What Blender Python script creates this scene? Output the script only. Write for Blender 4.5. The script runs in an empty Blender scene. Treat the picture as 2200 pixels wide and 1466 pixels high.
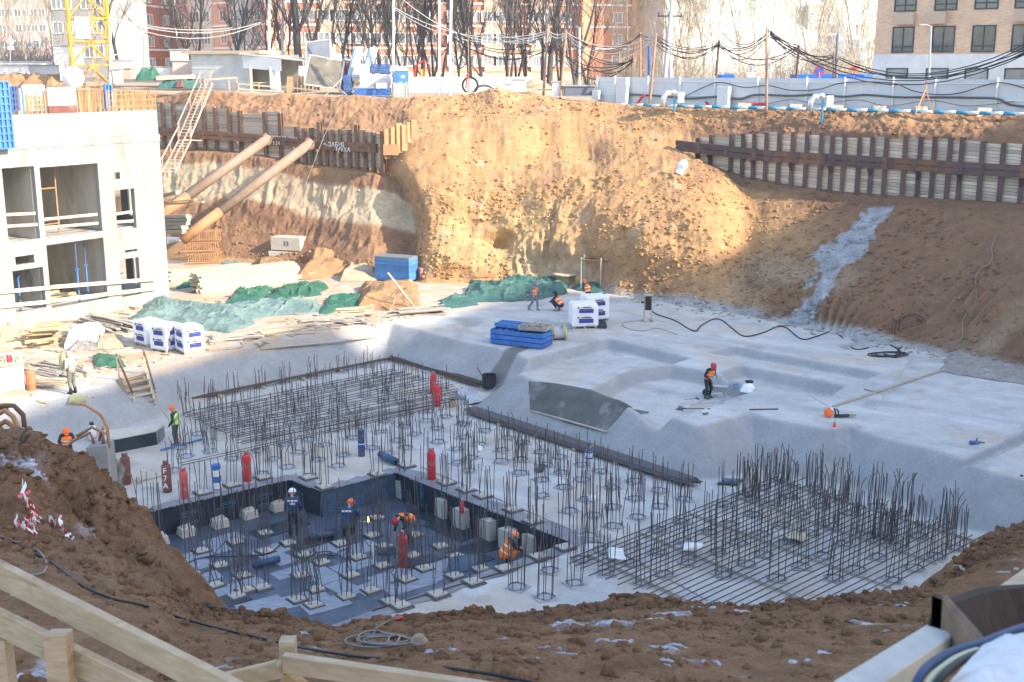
import bpy,bmesh,math,random
import numpy as np
from mathutils import Vector,Matrix
random.seed(7)
RNG=np.random.default_rng(7)
sc=bpy.context.scene
col=sc.collection
# ---------------------------------------------------------------- camera
FPX,CXP,CYP=2552.0,1100.0,733.0
PITCH=math.radians(13.0)
CAMZ=15.85
ST,CT=math.sin(PITCH),math.cos(PITCH)
cam=bpy.data.cameras.new('camera')
cam.sensor_width=36.0
cam.lens=FPX/2200.0*36.0
cam.clip_start,cam.clip_end=0.1,3000.0
cam.dof.use_dof=True
cam.dof.focus_distance=48.0
cam.dof.aperture_fstop=6.3
camo=bpy.data.objects.new('camera',cam)
camo.location=(0,0,CAMZ)
camo.rotation_euler=(math.pi/2-PITCH,0,0)
col.objects.link(camo)
sc.camera=camo
# ---------------------------------------------------------------- light
SUN_AZ=Vector((0.885,-0.465,0)).normalized()
SUN_EL=math.atan(0.55)
w=bpy.data.worlds.new('World')
sc.world=w
w.use_nodes=True
nt=w.node_tree
bg=nt.nodes['Background']
sky=nt.nodes.new('ShaderNodeTexSky')
sky.sky_type='NISHITA'
sky.sun_disc=False
sky.sun_elevation=SUN_EL
sky.sun_rotation=math.atan2(SUN_AZ.x,SUN_AZ.y)
sky.air_density=1.0
sky.dust_density=1.2
sky.ozone_density=0.4
bg.inputs['Strength'].default_value=0.15
nt.links.new(sky.outputs[0],bg.inputs['Color'])
sun=bpy.data.lights.new('sun','SUN')
sun.energy=3.05
sun.angle=math.radians(0.53)
sun.color=(1.0,0.87,0.70)
suno=bpy.data.objects.new('sun',sun)
tosun=Vector((SUN_AZ.x*math.cos(SUN_EL),SUN_AZ.y*math.cos(SUN_EL),math.sin(SUN_EL)))
suno.rotation_euler=tosun.to_track_quat('Z','Y').to_euler()
suno.location=(60,-20,60)
col.objects.link(suno)
vs=sc.view_settings
vs.view_transform='Standard'
vs.look='None'
vs.exposure=1.92
vs.gamma=1.0
vs.use_curve_mapping=False
sc.cycles.max_bounces=5
sc.cycles.diffuse_bounces=3
sc.cycles.glossy_bounces=2
sc.cycles.transmission_bounces=3
sc.cycles.transparent_max_bounces=6
sc.cycles.use_denoising=True
# ---------------------------------------------------------------- measuring
def W(px,py,z=0.0):
 """the point at height z seen at photo pixel (px, py)"""
 D=(py-CYP)*CT+FPX*ST
 k=(CAMZ-z)/D
 return Vector((k*(px-CXP),k*(FPX*CT-(py-CYP)*ST),z))
def Wd(px,py,d):
 """the point at depth d along the view axis"""
 k=d/FPX
 return Vector((k*(px-CXP),k*(FPX*CT-(py-CYP)*ST),CAMZ-k*((py-CYP)*CT+FPX*ST)))
def depth(p):
 return p[1]*CT+(CAMZ-p[2])*ST
def PX(p):
 d=p[1]*CT+(CAMZ-p[2])*ST
 u=(p[2]-CAMZ)*CT+p[1]*ST
 return CXP+FPX*p[0]/d,CYP-FPX*u/d
def _hash(ix,iy,iz,s):
 h=(ix.astype(np.int64)*374761393+iy.astype(np.int64)*668265263+iz.astype(np.int64)*1274126177+s*974711)&0xFFFFFFFF
 h=((h^(h>>13))*1103515245)&0xFFFFFFFF
 h=((h^(h>>16))*69069)&0xFFFFFFFF
 return(h&0xFFFFFF)/float(0x7FFFFF)-1.0
def vnoise(p,s=0):
 i=np.floor(p)
 f=p-i
 f=f*f*(3-2*f)
 i=i.astype(np.int64)
 out=0
 for dx in(0,1):
  wx=f[:,0]if dx else 1-f[:,0]
  for dy in(0,1):
   wy=f[:,1]if dy else 1-f[:,1]
   for dz in(0,1):
    wz=f[:,2]if dz else 1-f[:,2]
    out=out+wx*wy*wz*_hash(i[:,0]+dx,i[:,1]+dy,i[:,2]+dz,s)
 return out
def fbm(p,scale,octv=4,s=0,billow=False,gain=0.5):
 out=np.zeros(len(p))
 a,t=1.0,0.0
 q=p/scale
 for o in range(octv):
  n=vnoise(q,s+o)
  if billow:
   n=1-2*np.abs(n)
  out+=a*n
  t+=a
  a*=gain
  q=q*2.03+7.1
 return out/t
def smst(a,b,x):
 t=np.clip((x-a)/(b-a),0,1)
 return t*t*(3-2*t)
class MB:
 """collects faces for ONE mesh object"""
 def __init__(s):
  s.v,s.f,s.m=[],[],[]
 def add(s,vs,fs,mi=0):
  o=len(s.v)
  s.v.extend([tuple(v)for v in vs])
  s.f.extend([tuple(i+o for i in f)for f in fs])
  s.m.extend([mi]*len(fs))
  return s
 def hexa(s,b,t,mi=0):
  return s.add(list(b)+list(t),[(3,2,1,0),(4,5,6,7),(0,1,5,4),(1,2,6,5),(2,3,7,6),(3,0,4,7)],mi)
 def box(s,c,d,mi=0,R=None):
  c=Vector(c)
  x,y,z=d[0]/2,d[1]/2,d[2]/2
  P=[Vector(q)for q in((-x,-y,-z),(x,-y,-z),(x,y,-z),(-x,y,-z),(-x,-y,z),(x,-y,z),(x,y,z),(-x,y,z))]
  if R is not None:
   P=[R@q for q in P]
  P=[c+q for q in P]
  return s.hexa(P[:4],P[4:],mi)
 def bar(s,a,b,w,h,mi=0,up=(0,0,1)):
  """a beam from a to b, w wide and h high"""
  a,b=Vector(a),Vector(b)
  d=(b-a).normalized()
  up=Vector(up)
  if abs(d.dot(up))>0.98:
   up=Vector((0,1,0))if abs(d.y)<0.9 else Vector((1,0,0))
  r=d.cross(up).normalized()
  u=r.cross(d).normalized()
  def ring(c):
   return[c-r*w/2-u*h/2,c+r*w/2-u*h/2,c+r*w/2+u*h/2,c-r*w/2+u*h/2]
  A,B=ring(a),ring(b)
  return s.add(A+B,[(0,1,2,3),(7,6,5,4),(0,4,5,1),(1,5,6,2),(2,6,7,3),(3,7,4,0)],mi)
 def tube(s,pts,r,n=6,mi=0,cap=True):
  pts=[Vector(p)for p in pts]
  rr=r if isinstance(r,(list,tuple))else[r]*len(pts)
  vs_,fs=[],[]
  prev=None
  for i,p in enumerate(pts):
   d=(pts[min(i+1,len(pts)-1)]-pts[max(i-1,0)])
   if d.length<1e-9:
    d=Vector((0,0,1))
   d.normalize()
   if prev is None:
    q=Vector((0,0,1))if abs(d.z)<0.9 else Vector((1,0,0))
    a=d.cross(q).normalized()
   else:
    a=(prev-d*prev.dot(d))
    a=a.normalized()if a.length>1e-6 else d.orthogonal().normalized()
   prev=a
   b=d.cross(a)
   for j in range(n):
    t=2*math.pi*j/n
    vs_.append(p+(a*math.cos(t)+b*math.sin(t))*rr[i])
  for i in range(len(pts)-1):
   for j in range(n):
    k=(j+1)%n
    fs.append((i*n+j,i*n+k,(i+1)*n+k,(i+1)*n+j))
  if cap:
   fs.append(tuple(range(n-1,-1,-1)))
   e=(len(pts)-1)*n
   fs.append(tuple(range(e,e+n)))
  return s.add(vs_,fs,mi)
 def lathe(s,prof,c=(0,0,0),n=14,mi=0,R=None):
  c=Vector(c)
  vs_,fs=[],[]
  for(r,z)in prof:
   for j in range(n):
    t=2*math.pi*j/n
    q=Vector((r*math.cos(t),r*math.sin(t),z))
    vs_.append(c+(R@q if R is not None else q))
  for i in range(len(prof)-1):
   for j in range(n):
    k=(j+1)%n
    fs.append((i*n+j,i*n+k,(i+1)*n+k,(i+1)*n+j))
  if prof[0][0]>1e-4:
   fs.append(tuple(range(n-1,-1,-1)))
  if prof[-1][0]>1e-4:
   e=(len(prof)-1)*n
   fs.append(tuple(range(e,e+n)))
  return s.add(vs_,fs,mi)
 def prism(s,poly,off,mi=0):
  """a polygon pushed along the vector off"""
  n=len(poly)
  P=[Vector(p)for p in poly]
  off=Vector(off)
  Q=[p+off for p in P]
  fs=[tuple(range(n-1,-1,-1)),tuple(range(n,2*n))]
  for i in range(n):
   k=(i+1)%n
   fs.append((i,k,n+k,n+i))
  return s.add(P+Q,fs,mi)
 def build(s,name,mat,parent=None,smooth=False,world=True):
  me=bpy.data.meshes.new(name)
  me.from_pydata(s.v,[],s.f)
  mats=mat if isinstance(mat,(list,tuple))else[mat]
  for m in mats:
   me.materials.append(m)
  if len(mats)>1:
   me.polygons.foreach_set('material_index',s.m)
  if smooth:
   me.polygons.foreach_set('use_smooth',[True]*len(me.polygons))
  me.update()
  return link(name,me,parent,world)
def pmat(t):
 m=Matrix.Translation(t.location)@t.rotation_euler.to_matrix().to_4x4()
 if t.parent is not None:
  m=pmat(t.parent)@t.matrix_parent_inverse@m
 return m
def link(name,me,parent=None,world=True):
 o=bpy.data.objects.new(name,me)
 col.objects.link(o)
 if parent is not None:
  o.parent=parent
  if world:
   o.matrix_parent_inverse=pmat(parent).inverted()
 return o
def tag(o,label=None,cat=None,group=None,kind=None):
 if label:o['label']=label
 if cat:o['category']=cat
 if group:o['group']=group
 if kind:o['kind']=kind
 return o
def thing(name,label,cat,loc=(0,0,0),rz=0.0,group=None):
 o=bpy.data.objects.new(name,None)
 col.objects.link(o)
 o.empty_display_size=0.2
 o.location=loc
 o.rotation_euler=(0,0,rz)
 return tag(o,label,cat,group)
def copy_tree(o,parent=None):
 c=o.copy()
 col.objects.link(c)
 if parent is not None:
  c.parent=parent
 for ch in list(o.children):
  copy_tree(ch,c)
 return c
def grid_mesh(name,V,nu,nv,mat,cols=None,keep=None,smooth=True):
 """V: (nu*nv, 3) points, faces between neighbours"""
 idx=np.arange(nu*nv).reshape(nu,nv)
 a,b,c,d=idx[:-1,:-1].ravel(),idx[1:,:-1].ravel(),idx[1:,1:].ravel(),idx[:-1,1:].ravel()
 F4=np.stack([a,b,c,d],1)
 if keep is not None:
  F4=F4[keep]
 nf=len(F4)
 me=bpy.data.meshes.new(name)
 me.vertices.add(len(V))
 me.vertices.foreach_set('co',np.ascontiguousarray(V,dtype=np.float32).ravel())
 me.loops.add(nf*4)
 me.loops.foreach_set('vertex_index',F4.ravel().astype(np.int32))
 me.polygons.add(nf)
 me.polygons.foreach_set('loop_start',np.arange(0,nf*4,4,dtype=np.int32))
 me.polygons.foreach_set('loop_total',np.full(nf,4,dtype=np.int32))
 me.polygons.foreach_set('use_smooth',np.full(nf,smooth))
 me.materials.append(mat)
 me.update(calc_edges=True)
 if cols is not None:
  at=me.color_attributes.new('Col','FLOAT_COLOR','POINT')
  cc=np.ones((len(V),4),dtype=np.float32)
  cc[:,:3]=cols
  at.data.foreach_set('color',cc.ravel())
 return link(name,me)
def nodes(name):
 m=bpy.data.materials.new(name)
 m.use_nodes=True
 n=m.node_tree
 return m,n,n.nodes['Principled BSDF']
def mk(name,c1,c2=None,scale=1.0,rough=0.8,bump=0.0,bscale=0.1,metal=0.0,rnd=0.0,stretch=(1,1,1),c3=None,spec=0.3,bdist=0.02,coords='Object'):
 """c1/c2 mixed by noise of size `scale` metres, c3 as sparse stains, bump of grain size bscale metres"""
 m,n,p=nodes(name)
 N,L=n.nodes,n.links
 p.inputs['Roughness'].default_value=rough
 p.inputs['Metallic'].default_value=metal
 p.inputs['Specular IOR Level'].default_value=spec
 tc=N.new('ShaderNodeTexCoord')
 mp=N.new('ShaderNodeMapping')
 mp.inputs['Scale'].default_value=stretch
 L.new(tc.outputs[coords],mp.inputs['Vector'])
 out=None
 if c2 is not None:
  nz=N.new('ShaderNodeTexNoise')
  nz.inputs['Scale'].default_value=1.0/scale
  nz.inputs['Detail'].default_value=6
  nz.inputs['Roughness'].default_value=0.62
  L.new(mp.outputs[0],nz.inputs['Vector'])
  rp=N.new('ShaderNodeMapRange')
  rp.inputs['From Min'].default_value=0.32
  rp.inputs['From Max'].default_value=0.68
  L.new(nz.outputs['Fac'],rp.inputs['Value'])
  mx=N.new('ShaderNodeMix')
  mx.data_type='RGBA'
  mx.inputs['A'].default_value=(*c1,1)
  mx.inputs['B'].default_value=(*c2,1)
  L.new(rp.outputs[0],mx.inputs['Factor'])
  out=mx.outputs['Result']
  if c3 is not None:
   n3=N.new('ShaderNodeTexNoise')
   n3.inputs['Scale'].default_value=0.63/scale
   n3.inputs['Detail'].default_value=8
   n3.inputs['Roughness'].default_value=0.7
   n3.noise_dimensions='4D'
   n3.inputs['W'].default_value=3.7
   L.new(mp.outputs[0],n3.inputs['Vector'])
   r3=N.new('ShaderNodeMapRange')
   r3.inputs['From Min'].default_value=0.55
   r3.inputs['From Max'].default_value=0.7
   L.new(n3.outputs['Fac'],r3.inputs['Value'])
   m3=N.new('ShaderNodeMix')
   m3.data_type='RGBA'
   m3.inputs['B'].default_value=(*c3,1)
   L.new(out,m3.inputs['A'])
   L.new(r3.outputs[0],m3.inputs['Factor'])
   out=m3.outputs['Result']
 if rnd>0:
  oi=N.new('ShaderNodeObjectInfo')
  rr=N.new('ShaderNodeMapRange')
  rr.inputs['To Min'].default_value=1-rnd
  rr.inputs['To Max'].default_value=1+rnd
  L.new(oi.outputs['Random'],rr.inputs['Value'])
  hs=N.new('ShaderNodeHueSaturation')
  L.new(rr.outputs[0],hs.inputs['Value'])
  if out is not None:
   L.new(out,hs.inputs['Color'])
  else:
   hs.inputs['Color'].default_value=(*c1,1)
  out=hs.outputs[0]
 if out is not None:
  L.new(out,p.inputs['Base Color'])
 else:
  p.inputs['Base Color'].default_value=(*c1,1)
 if bump>0:
  b=N.new('ShaderNodeTexNoise')
  b.inputs['Scale'].default_value=1.0/bscale
  b.inputs['Detail'].default_value=5
  b.inputs['Roughness'].default_value=0.65
  L.new(mp.outputs[0],b.inputs['Vector'])
  bp=N.new('ShaderNodeBump')
  bp.inputs['Strength'].default_value=bump
  bp.inputs['Distance'].default_value=bdist
  L.new(b.outputs['Fac'],bp.inputs['Height'])
  L.new(bp.outputs[0],p.inputs['Normal'])
 return m
def mk_attr(name,var=0.25,scale=0.5,rough=0.95,bump=0.5,bscale=0.15,bdist=0.05,fine=0.05):
 """vertex colour 'Col' broken up by two sizes of noise"""
 m,n,p=nodes(name)
 N,L=n.nodes,n.links
 p.inputs['Roughness'].default_value=rough
 p.inputs['Specular IOR Level'].default_value=0.15
 at=N.new('ShaderNodeVertexColor')
 at.layer_name='Col'
 tc=N.new('ShaderNodeTexCoord')
 tot=None
 for sc_,amp in((scale,1.0),(fine,0.8)):
  nz=N.new('ShaderNodeTexNoise')
  nz.inputs['Scale'].default_value=1.0/sc_
  nz.inputs['Detail'].default_value=6
  nz.inputs['Roughness'].default_value=0.68
  L.new(tc.outputs['Object'],nz.inputs['Vector'])
  r=N.new('ShaderNodeMapRange')
  r.inputs['From Min'].default_value=0.3
  r.inputs['From Max'].default_value=0.7
  r.inputs['To Min'].default_value=1-var*amp
  r.inputs['To Max'].default_value=1+var*amp
  L.new(nz.outputs['Fac'],r.inputs['Value'])
  if tot is None:
   tot=r.outputs[0]
  else:
   mu=N.new('ShaderNodeMath')
   mu.operation='MULTIPLY'
   L.new(tot,mu.inputs[0])
   L.new(r.outputs[0],mu.inputs[1])
   tot=mu.outputs[0]
 hs=N.new('ShaderNodeHueSaturation')
 L.new(at.outputs['Color'],hs.inputs['Color'])
 L.new(tot,hs.inputs['Value'])
 L.new(hs.outputs[0],p.inputs['Base Color'])
 b=N.new('ShaderNodeTexNoise')
 b.inputs['Scale'].default_value=1.0/bscale
 b.inputs['Detail'].default_value=6
 b.inputs['Roughness'].default_value=0.7
 L.new(tc.outputs['Object'],b.inputs['Vector'])
 bp=N.new('ShaderNodeBump')
 bp.inputs['Strength'].default_value=bump
 bp.inputs['Distance'].default_value=bdist
 L.new(b.outputs['Fac'],bp.inputs['Height'])
 L.new(bp.outputs[0],p.inputs['Normal'])
 return m
MT={}
MT['soil']=mk_attr('soil',0.22,0.7,0.95,0.9,0.22,0.10,0.09)
MT['near_soil']=mk_attr('near_soil',0.34,0.3,0.85,1.0,0.07,0.06,0.03)
MT['shotcrete']=mk_attr('shotcrete',0.13,1.1,0.9,0.35,0.12,0.02,0.12)
MT['concrete']=mk('concrete',(0.50,0.48,0.44),(0.40,0.385,0.35),0.7,0.85,0.15,0.05,c3=(0.33,0.31,0.27))
MT['facade']=mk('facade',(0.335,0.335,0.33),(0.25,0.248,0.238),1.0,0.85,0.2,0.3,stretch=(1,1,0.22),c3=(0.185,0.18,0.16))
MT['inner']=mk('inner_concrete',(0.56,0.54,0.50),(0.40,0.385,0.345),0.9,0.85,stretch=(1,1,0.3),c3=(0.2,0.19,0.17))
MT['rust']=mk('rust',(0.15,0.075,0.045),(0.23,0.125,0.075),0.5,0.85,0.2,0.05,rnd=0.15,c3=(0.09,0.05,0.04))
MT['rust_light']=mk('rust_light',(0.50,0.27,0.13),(0.36,0.19,0.1),0.4,0.8,rnd=0.2)
MT['rust_dark']=mk('rust_dark',(0.075,0.055,0.06),(0.13,0.07,0.055),0.6,0.7,rnd=0.2)
MT['rebar']=mk('rebar',(0.105,0.080,0.072),(0.075,0.07,0.08),0.3,0.75,rnd=0.3,spec=0.4)
MT['plank']=mk('plank',(0.52,0.43,0.32),(0.40,0.32,0.22),0.25,0.85,0.2,0.02,rnd=0.32,stretch=(1,1,3))
MT['plank_grey']=mk('plank_grey',(0.42,0.38,0.32),(0.30,0.265,0.22),0.3,0.9,0.2,0.03,rnd=0.25,stretch=(1,1,3))
MT['timber']=mk('timber',(0.50,0.39,0.24),(0.40,0.29,0.165),0.25,0.8,0.15,0.02,rnd=0.15)
MT['timber_pale']=mk('timber_pale',(0.52,0.46,0.35),(0.43,0.36,0.26),0.35,0.8,0.15,0.02,rnd=0.12)
MT['steel']=mk('steel',(0.42,0.43,0.44),(0.33,0.34,0.36),0.5,0.45,metal=0.3)
MT['white']=mk('white_paint',(0.78,0.78,0.77),(0.68,0.68,0.67),0.8,0.5)
MT['bag']=mk('white_bag',(0.80,0.81,0.84),(0.68,0.70,0.75),0.4,0.55,0.3,0.1)
MT['blue']=mk('blue_paint',(0.03,0.13,0.42),(0.05,0.17,0.47),0.4,0.5,rnd=0.15,c3=(0.18,0.22,0.3))
MT['blue_dark']=mk('blue_dark',(0.04,0.09,0.25),(0.07,0.13,0.3),0.4,0.6,rnd=0.15)
MT['red']=mk('red_paint',(0.55,0.03,0.035),(0.46,0.035,0.04),0.3,0.4,rnd=0.1,c3=(0.6,0.25,0.22))
MT['maroon']=mk('maroon_paint',(0.13,0.05,0.045),(0.19,0.075,0.06),0.25,0.6,c3=(0.24,0.16,0.13))
MT['orange_rust']=mk('orange_rust',(0.55,0.2,0.09),(0.42,0.14,0.07),0.3,0.7)
MT['yellow']=mk('crane_yellow',(0.62,0.32,0.03),(0.55,0.27,0.03),0.8,0.5)
MT['membrane']=mk('membrane',(0.012,0.016,0.024),(0.028,0.036,0.052),0.7,0.38,0.25,0.3,spec=0.5)
MT['membrane_floor']=mk('membrane_floor',(0.035,0.055,0.09),(0.085,0.105,0.14),0.8,0.45,0.3,0.25,spec=0.5,c3=(0.13,0.14,0.16))  # sky sheen on the black floor put into the base colour as blue
MT['membrane_pale']=mk('membrane_pale',(0.30,0.33,0.37),(0.20,0.225,0.27),0.4,0.6,0.2,0.1,stretch=(1,3,1))
MT['print_blue']=mk('print_blue',(0.10,0.20,0.38),rough=0.6)
MT['black']=mk('black_rubber',(0.018,0.018,0.02),(0.03,0.03,0.034),0.5,0.55)
MT['cable_blue']=mk('cable_blue',(0.02,0.045,0.11),(0.03,0.06,0.14),0.5,0.5)
MT['grey_cable']=mk('grey_cable',(0.16,0.155,0.15),(0.22,0.21,0.2),0.5,0.6)
MT['fence']=mk('fence_sheet',(0.60,0.62,0.65),(0.55,0.57,0.60),2.0,0.5,rnd=0.04)
MT['fence_post']=mk('fence_post',(0.72,0.73,0.74),rough=0.5)
MT['green']=mk('green_tarp',(0.024,0.095,0.055),(0.036,0.13,0.078),0.6,0.45,0.5,0.12,c3=(0.08,0.18,0.13),spec=0.4)
MT['teal']=mk('teal_tarp',(0.155,0.225,0.21),(0.105,0.17,0.158),0.5,0.55,0.5,0.12,c3=(0.23,0.28,0.265),spec=0.3)
MT['dark_teal']=mk('dark_teal_tarp',(0.03,0.095,0.08),(0.055,0.14,0.118),0.5,0.5,0.5,0.12,c3=(0.15,0.22,0.20),spec=0.35)
MT['sand']=mk('sand',(0.40,0.33,0.23),(0.34,0.27,0.18),0.8,0.95,0.4,0.05)
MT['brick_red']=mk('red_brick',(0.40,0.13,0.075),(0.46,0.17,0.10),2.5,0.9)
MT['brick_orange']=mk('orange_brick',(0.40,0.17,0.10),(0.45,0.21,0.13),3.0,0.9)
MT['beige']=mk('beige_wall',(0.46,0.37,0.29),(0.40,0.32,0.25),3.0,0.9)
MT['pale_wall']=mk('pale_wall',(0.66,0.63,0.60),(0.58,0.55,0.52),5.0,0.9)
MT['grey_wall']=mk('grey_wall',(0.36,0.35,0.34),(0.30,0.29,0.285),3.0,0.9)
MT['pink_wall']=mk('pink_wall',(0.60,0.47,0.41),(0.54,0.41,0.36),4.0,0.9)
MT['tan_wall']=mk('tan_wall',(0.55,0.43,0.28),(0.50,0.39,0.25),4.0,0.9)
MT['white_band']=mk('white_band',(0.72,0.71,0.70),rough=0.8)
MT['win_frame']=mk('window_frame',(0.72,0.72,0.73),rough=0.5)
MT['win_dark']=mk('window_frame_dark',(0.035,0.045,0.07),rough=0.4)
MT['bark']=mk('bark',(0.06,0.055,0.056),(0.10,0.09,0.085),0.4,0.9,stretch=(1,1,0.3),rnd=0.2)
MT['bark_light']=mk('bark_light',(0.30,0.26,0.20),(0.38,0.33,0.25),0.5,0.9,rnd=0.2)
MT['bark_pale']=mk('bark_pale',(0.40,0.36,0.30),(0.5,0.46,0.38),0.5,0.9,rnd=0.15)
MT['pole_conc']=mk('pole_concrete',(0.62,0.61,0.60),(0.55,0.54,0.53),1.0,0.8)
MT['corrugated']=mk('corrugated',(0.55,0.55,0.54),(0.42,0.42,0.41),0.8,0.5,metal=0.2,c3=(0.34,0.36,0.4))
MT['ply']=mk('plywood_face',(0.11,0.10,0.085),(0.20,0.175,0.135),0.6,0.6,c3=(0.30,0.265,0.2))
MT['ply_grey']=mk('plywood_grey',(0.14,0.155,0.18),(0.19,0.205,0.225),0.6,0.6)
MT['skin']=mk('skin',(0.45,0.26,0.19),rough=0.6)
MT['paper']=mk('paper',(0.75,0.74,0.71),(0.66,0.65,0.62),0.3,0.8)
MT['strap']=mk('yellow_strap',(0.60,0.48,0.06),rough=0.7)
MT['ice']=mk('ice',(0.40,0.42,0.48),(0.27,0.26,0.27),0.06,0.35,0.4,0.05)
MT['tape_red']=mk('tape_red',(0.62,0.05,0.06),rough=0.5)
MT['strut']=mk('strut_steel',(0.29,0.215,0.16),(0.22,0.15,0.105),0.6,0.7,c3=(0.27,0.14,0.08))
MT['prop_blue']=mk('prop_blue',(0.05,0.17,0.47),(0.08,0.22,0.52),0.5,0.5)
MT['pink_board']=mk('pink_board',(0.66,0.30,0.25),(0.7,0.36,0.3),0.3,0.8)
MT['ply_pale']=mk('plywood_pale',(0.42,0.39,0.33),(0.52,0.48,0.40),0.5,0.8,c3=(0.6,0.57,0.5))
MT['membrane_blue']=mk('membrane_blue',(0.035,0.065,0.10),(0.06,0.10,0.15),0.6,0.35,0.3,0.3,spec=0.5)
MT['membrane_lip']=mk('membrane_lip',(0.16,0.16,0.18),(0.26,0.25,0.26),0.6,0.6,0.3,0.15,c3=(0.10,0.09,0.11))
MT['ring']=mk('wire_ring',(0.30,0.315,0.34),(0.17,0.18,0.20),0.15,0.8)
MT['pile_pale']=mk('pile_pale',(0.40,0.40,0.40),(0.32,0.325,0.33),0.2,0.9)
MT['rebar_rust']=mk('rebar_rust',(0.14,0.085,0.06),(0.09,0.07,0.065),0.6,0.8,rnd=0.25)
MT['rebar_steel']=mk('rebar_steel',(0.10,0.095,0.105),(0.15,0.12,0.11),0.8,0.55,rnd=0.25,spec=0.5)
def glass(name,c,rough=0.08):
 m,n,p=nodes(name)
 p.inputs['Base Color'].default_value=(*c,1)
 p.inputs['Roughness'].default_value=rough
 p.inputs['Specular IOR Level'].default_value=0.8
 return m
MT['glass']=glass('window_glass',(0.10,0.12,0.15))
MT['glass_pale']=mk('window_glass_pale',(0.30,0.32,0.34),(0.14,0.15,0.17),1.2,0.15,spec=0.8,rnd=0.4)
MT['glass_dark']=mk('window_glass_dark',(0.045,0.055,0.07),(0.12,0.125,0.13),0.9,0.1,spec=0.8,coords='Object',rnd=0.4)
MT['orange_pilaster']=mk('orange_pilaster',(0.66,0.36,0.20),(0.62,0.32,0.18),2.5,0.9)
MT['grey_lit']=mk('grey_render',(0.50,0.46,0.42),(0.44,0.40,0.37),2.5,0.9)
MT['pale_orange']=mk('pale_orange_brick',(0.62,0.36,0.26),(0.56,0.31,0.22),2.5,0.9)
MT['far_white']=mk('far_white',(0.68,0.66,0.66),(0.60,0.57,0.57),6,0.9)
MT['beige_box']=mk('beige_box',(0.52,0.40,0.31),rough=0.7)
MT['dark_cable']=mk('dark_cable',(0.10,0.10,0.115),rough=0.6)
MT['stripe_blue']=mk('stripe_blue',(0.03,0.25,0.42),rough=0.45)
MT['foil']=mk('foil',(0.72,0.73,0.75),(0.55,0.56,0.58),0.2,0.35,0.6,0.08,metal=0.4)
MT['footing']=mk('footing',(0.48,0.43,0.36),(0.40,0.36,0.30),0.5,0.9)
MT['tripod']=mk('tripod_wood',(0.62,0.36,0.17),(0.56,0.30,0.15),0.3,0.7)
MT['pole_grey']=mk('pole_grey',(0.40,0.42,0.46),(0.33,0.35,0.39),0.8,0.8)
MT['pole_grey_dark']=mk('pole_dark',(0.10,0.12,0.16),(0.14,0.16,0.2),0.8,0.6)
MT['rust_pole']=mk('rust_pole',(0.36,0.22,0.14),(0.27,0.15,0.10),0.6,0.8)
MT['pale_cable']=mk('pale_cable',(0.58,0.56,0.53),rough=0.6)
MT['sign_blue']=mk('sign_blue',(0.02,0.10,0.45),rough=0.4)
MT['roof_blue']=mk('roof_blue',(0.02,0.12,0.50),rough=0.45)
def brick_mat(name,c1,c2,cm):
 m,n,p=nodes(name)
 N,L=n.nodes,n.links
 p.inputs['Roughness'].default_value=0.9
 tc=N.new('ShaderNodeTexCoord')
 sx=N.new('ShaderNodeSeparateXYZ')
 L.new(tc.outputs['Object'],sx.inputs[0])
 md=N.new('ShaderNodeMath');md.operation='SUBTRACT'
 L.new(sx.outputs['X'],md.inputs[0]);L.new(sx.outputs['Y'],md.inputs[1])
 cx=N.new('ShaderNodeCombineXYZ')
 L.new(md.outputs[0],cx.inputs['X']);L.new(sx.outputs['Z'],cx.inputs['Y'])
 b=N.new('ShaderNodeTexBrick')
 b.inputs['Scale'].default_value=1.0
 b.inputs['Brick Width'].default_value=0.42
 b.inputs['Row Height'].default_value=0.085
 b.inputs['Mortar Size'].default_value=0.012
 b.inputs['Color1'].default_value=(*c1,1)
 b.inputs['Color2'].default_value=(*c2,1)
 b.inputs['Mortar'].default_value=(*cm,1)
 L.new(cx.outputs[0],b.inputs['Vector'])
 nz=N.new('ShaderNodeTexNoise');nz.inputs['Scale'].default_value=1.3;nz.inputs['Detail'].default_value=5
 L.new(tc.outputs['Object'],nz.inputs['Vector'])
 mr=N.new('ShaderNodeMapRange');mr.inputs['To Min'].default_value=.8;mr.inputs['To Max'].default_value=1.2
 L.new(nz.outputs['Fac'],mr.inputs['Value'])
 hs=N.new('ShaderNodeHueSaturation')
 L.new(b.outputs['Color'],hs.inputs['Color']);L.new(mr.outputs[0],hs.inputs['Value'])
 L.new(hs.outputs[0],p.inputs['Base Color'])
 return m
MT['tan_brick']=brick_mat('tan_brick',(0.58,0.33,0.18),(0.70,0.47,0.31),(0.66,0.55,0.45))
MT['white_brick']=brick_mat('white_brick',(0.66,0.66,0.67),(0.72,0.72,0.73),(0.6,0.6,0.61))
for nm,c1,c2 in(('camo',(0.52,0.49,0.42),(0.30,0.28,0.23)),('camo_dark',(0.10,0.11,0.09),(0.24,0.23,0.2)),('khaki',(0.36,0.34,0.2),(0.3,0.28,0.16)),('navy',
(0.022,0.028,0.045),(0.03,0.036,0.055)),('navy_blue',(0.03,0.07,0.17),(0.02,0.045,0.11)),('dark_green',(0.035,0.06,0.045),(0.05,0.075,0.055)),('black_cloth',
(0.02,0.02,0.022),(0.03,0.03,0.03)),('grey_cloth',(0.18,0.2,0.24),(0.13,0.145,0.18)),('boot_brown',(0.12,0.09,0.07),(0.09,0.07,0.05)),('boot_green',(0.05,
0.085,0.085),(0.04,0.06,0.06)),('boot_grey',(0.24,0.25,0.26),(0.18,0.18,0.19)),('orange_vest',(0.95,0.23,0.03),(0.85,0.19,0.02)),('hivis',(0.45,0.85,0.08),
(0.38,0.75,0.06))):
 MT[nm]=mk(nm,c1,c2,0.07 if 'camo' in nm else 0.2,0.85)
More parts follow.
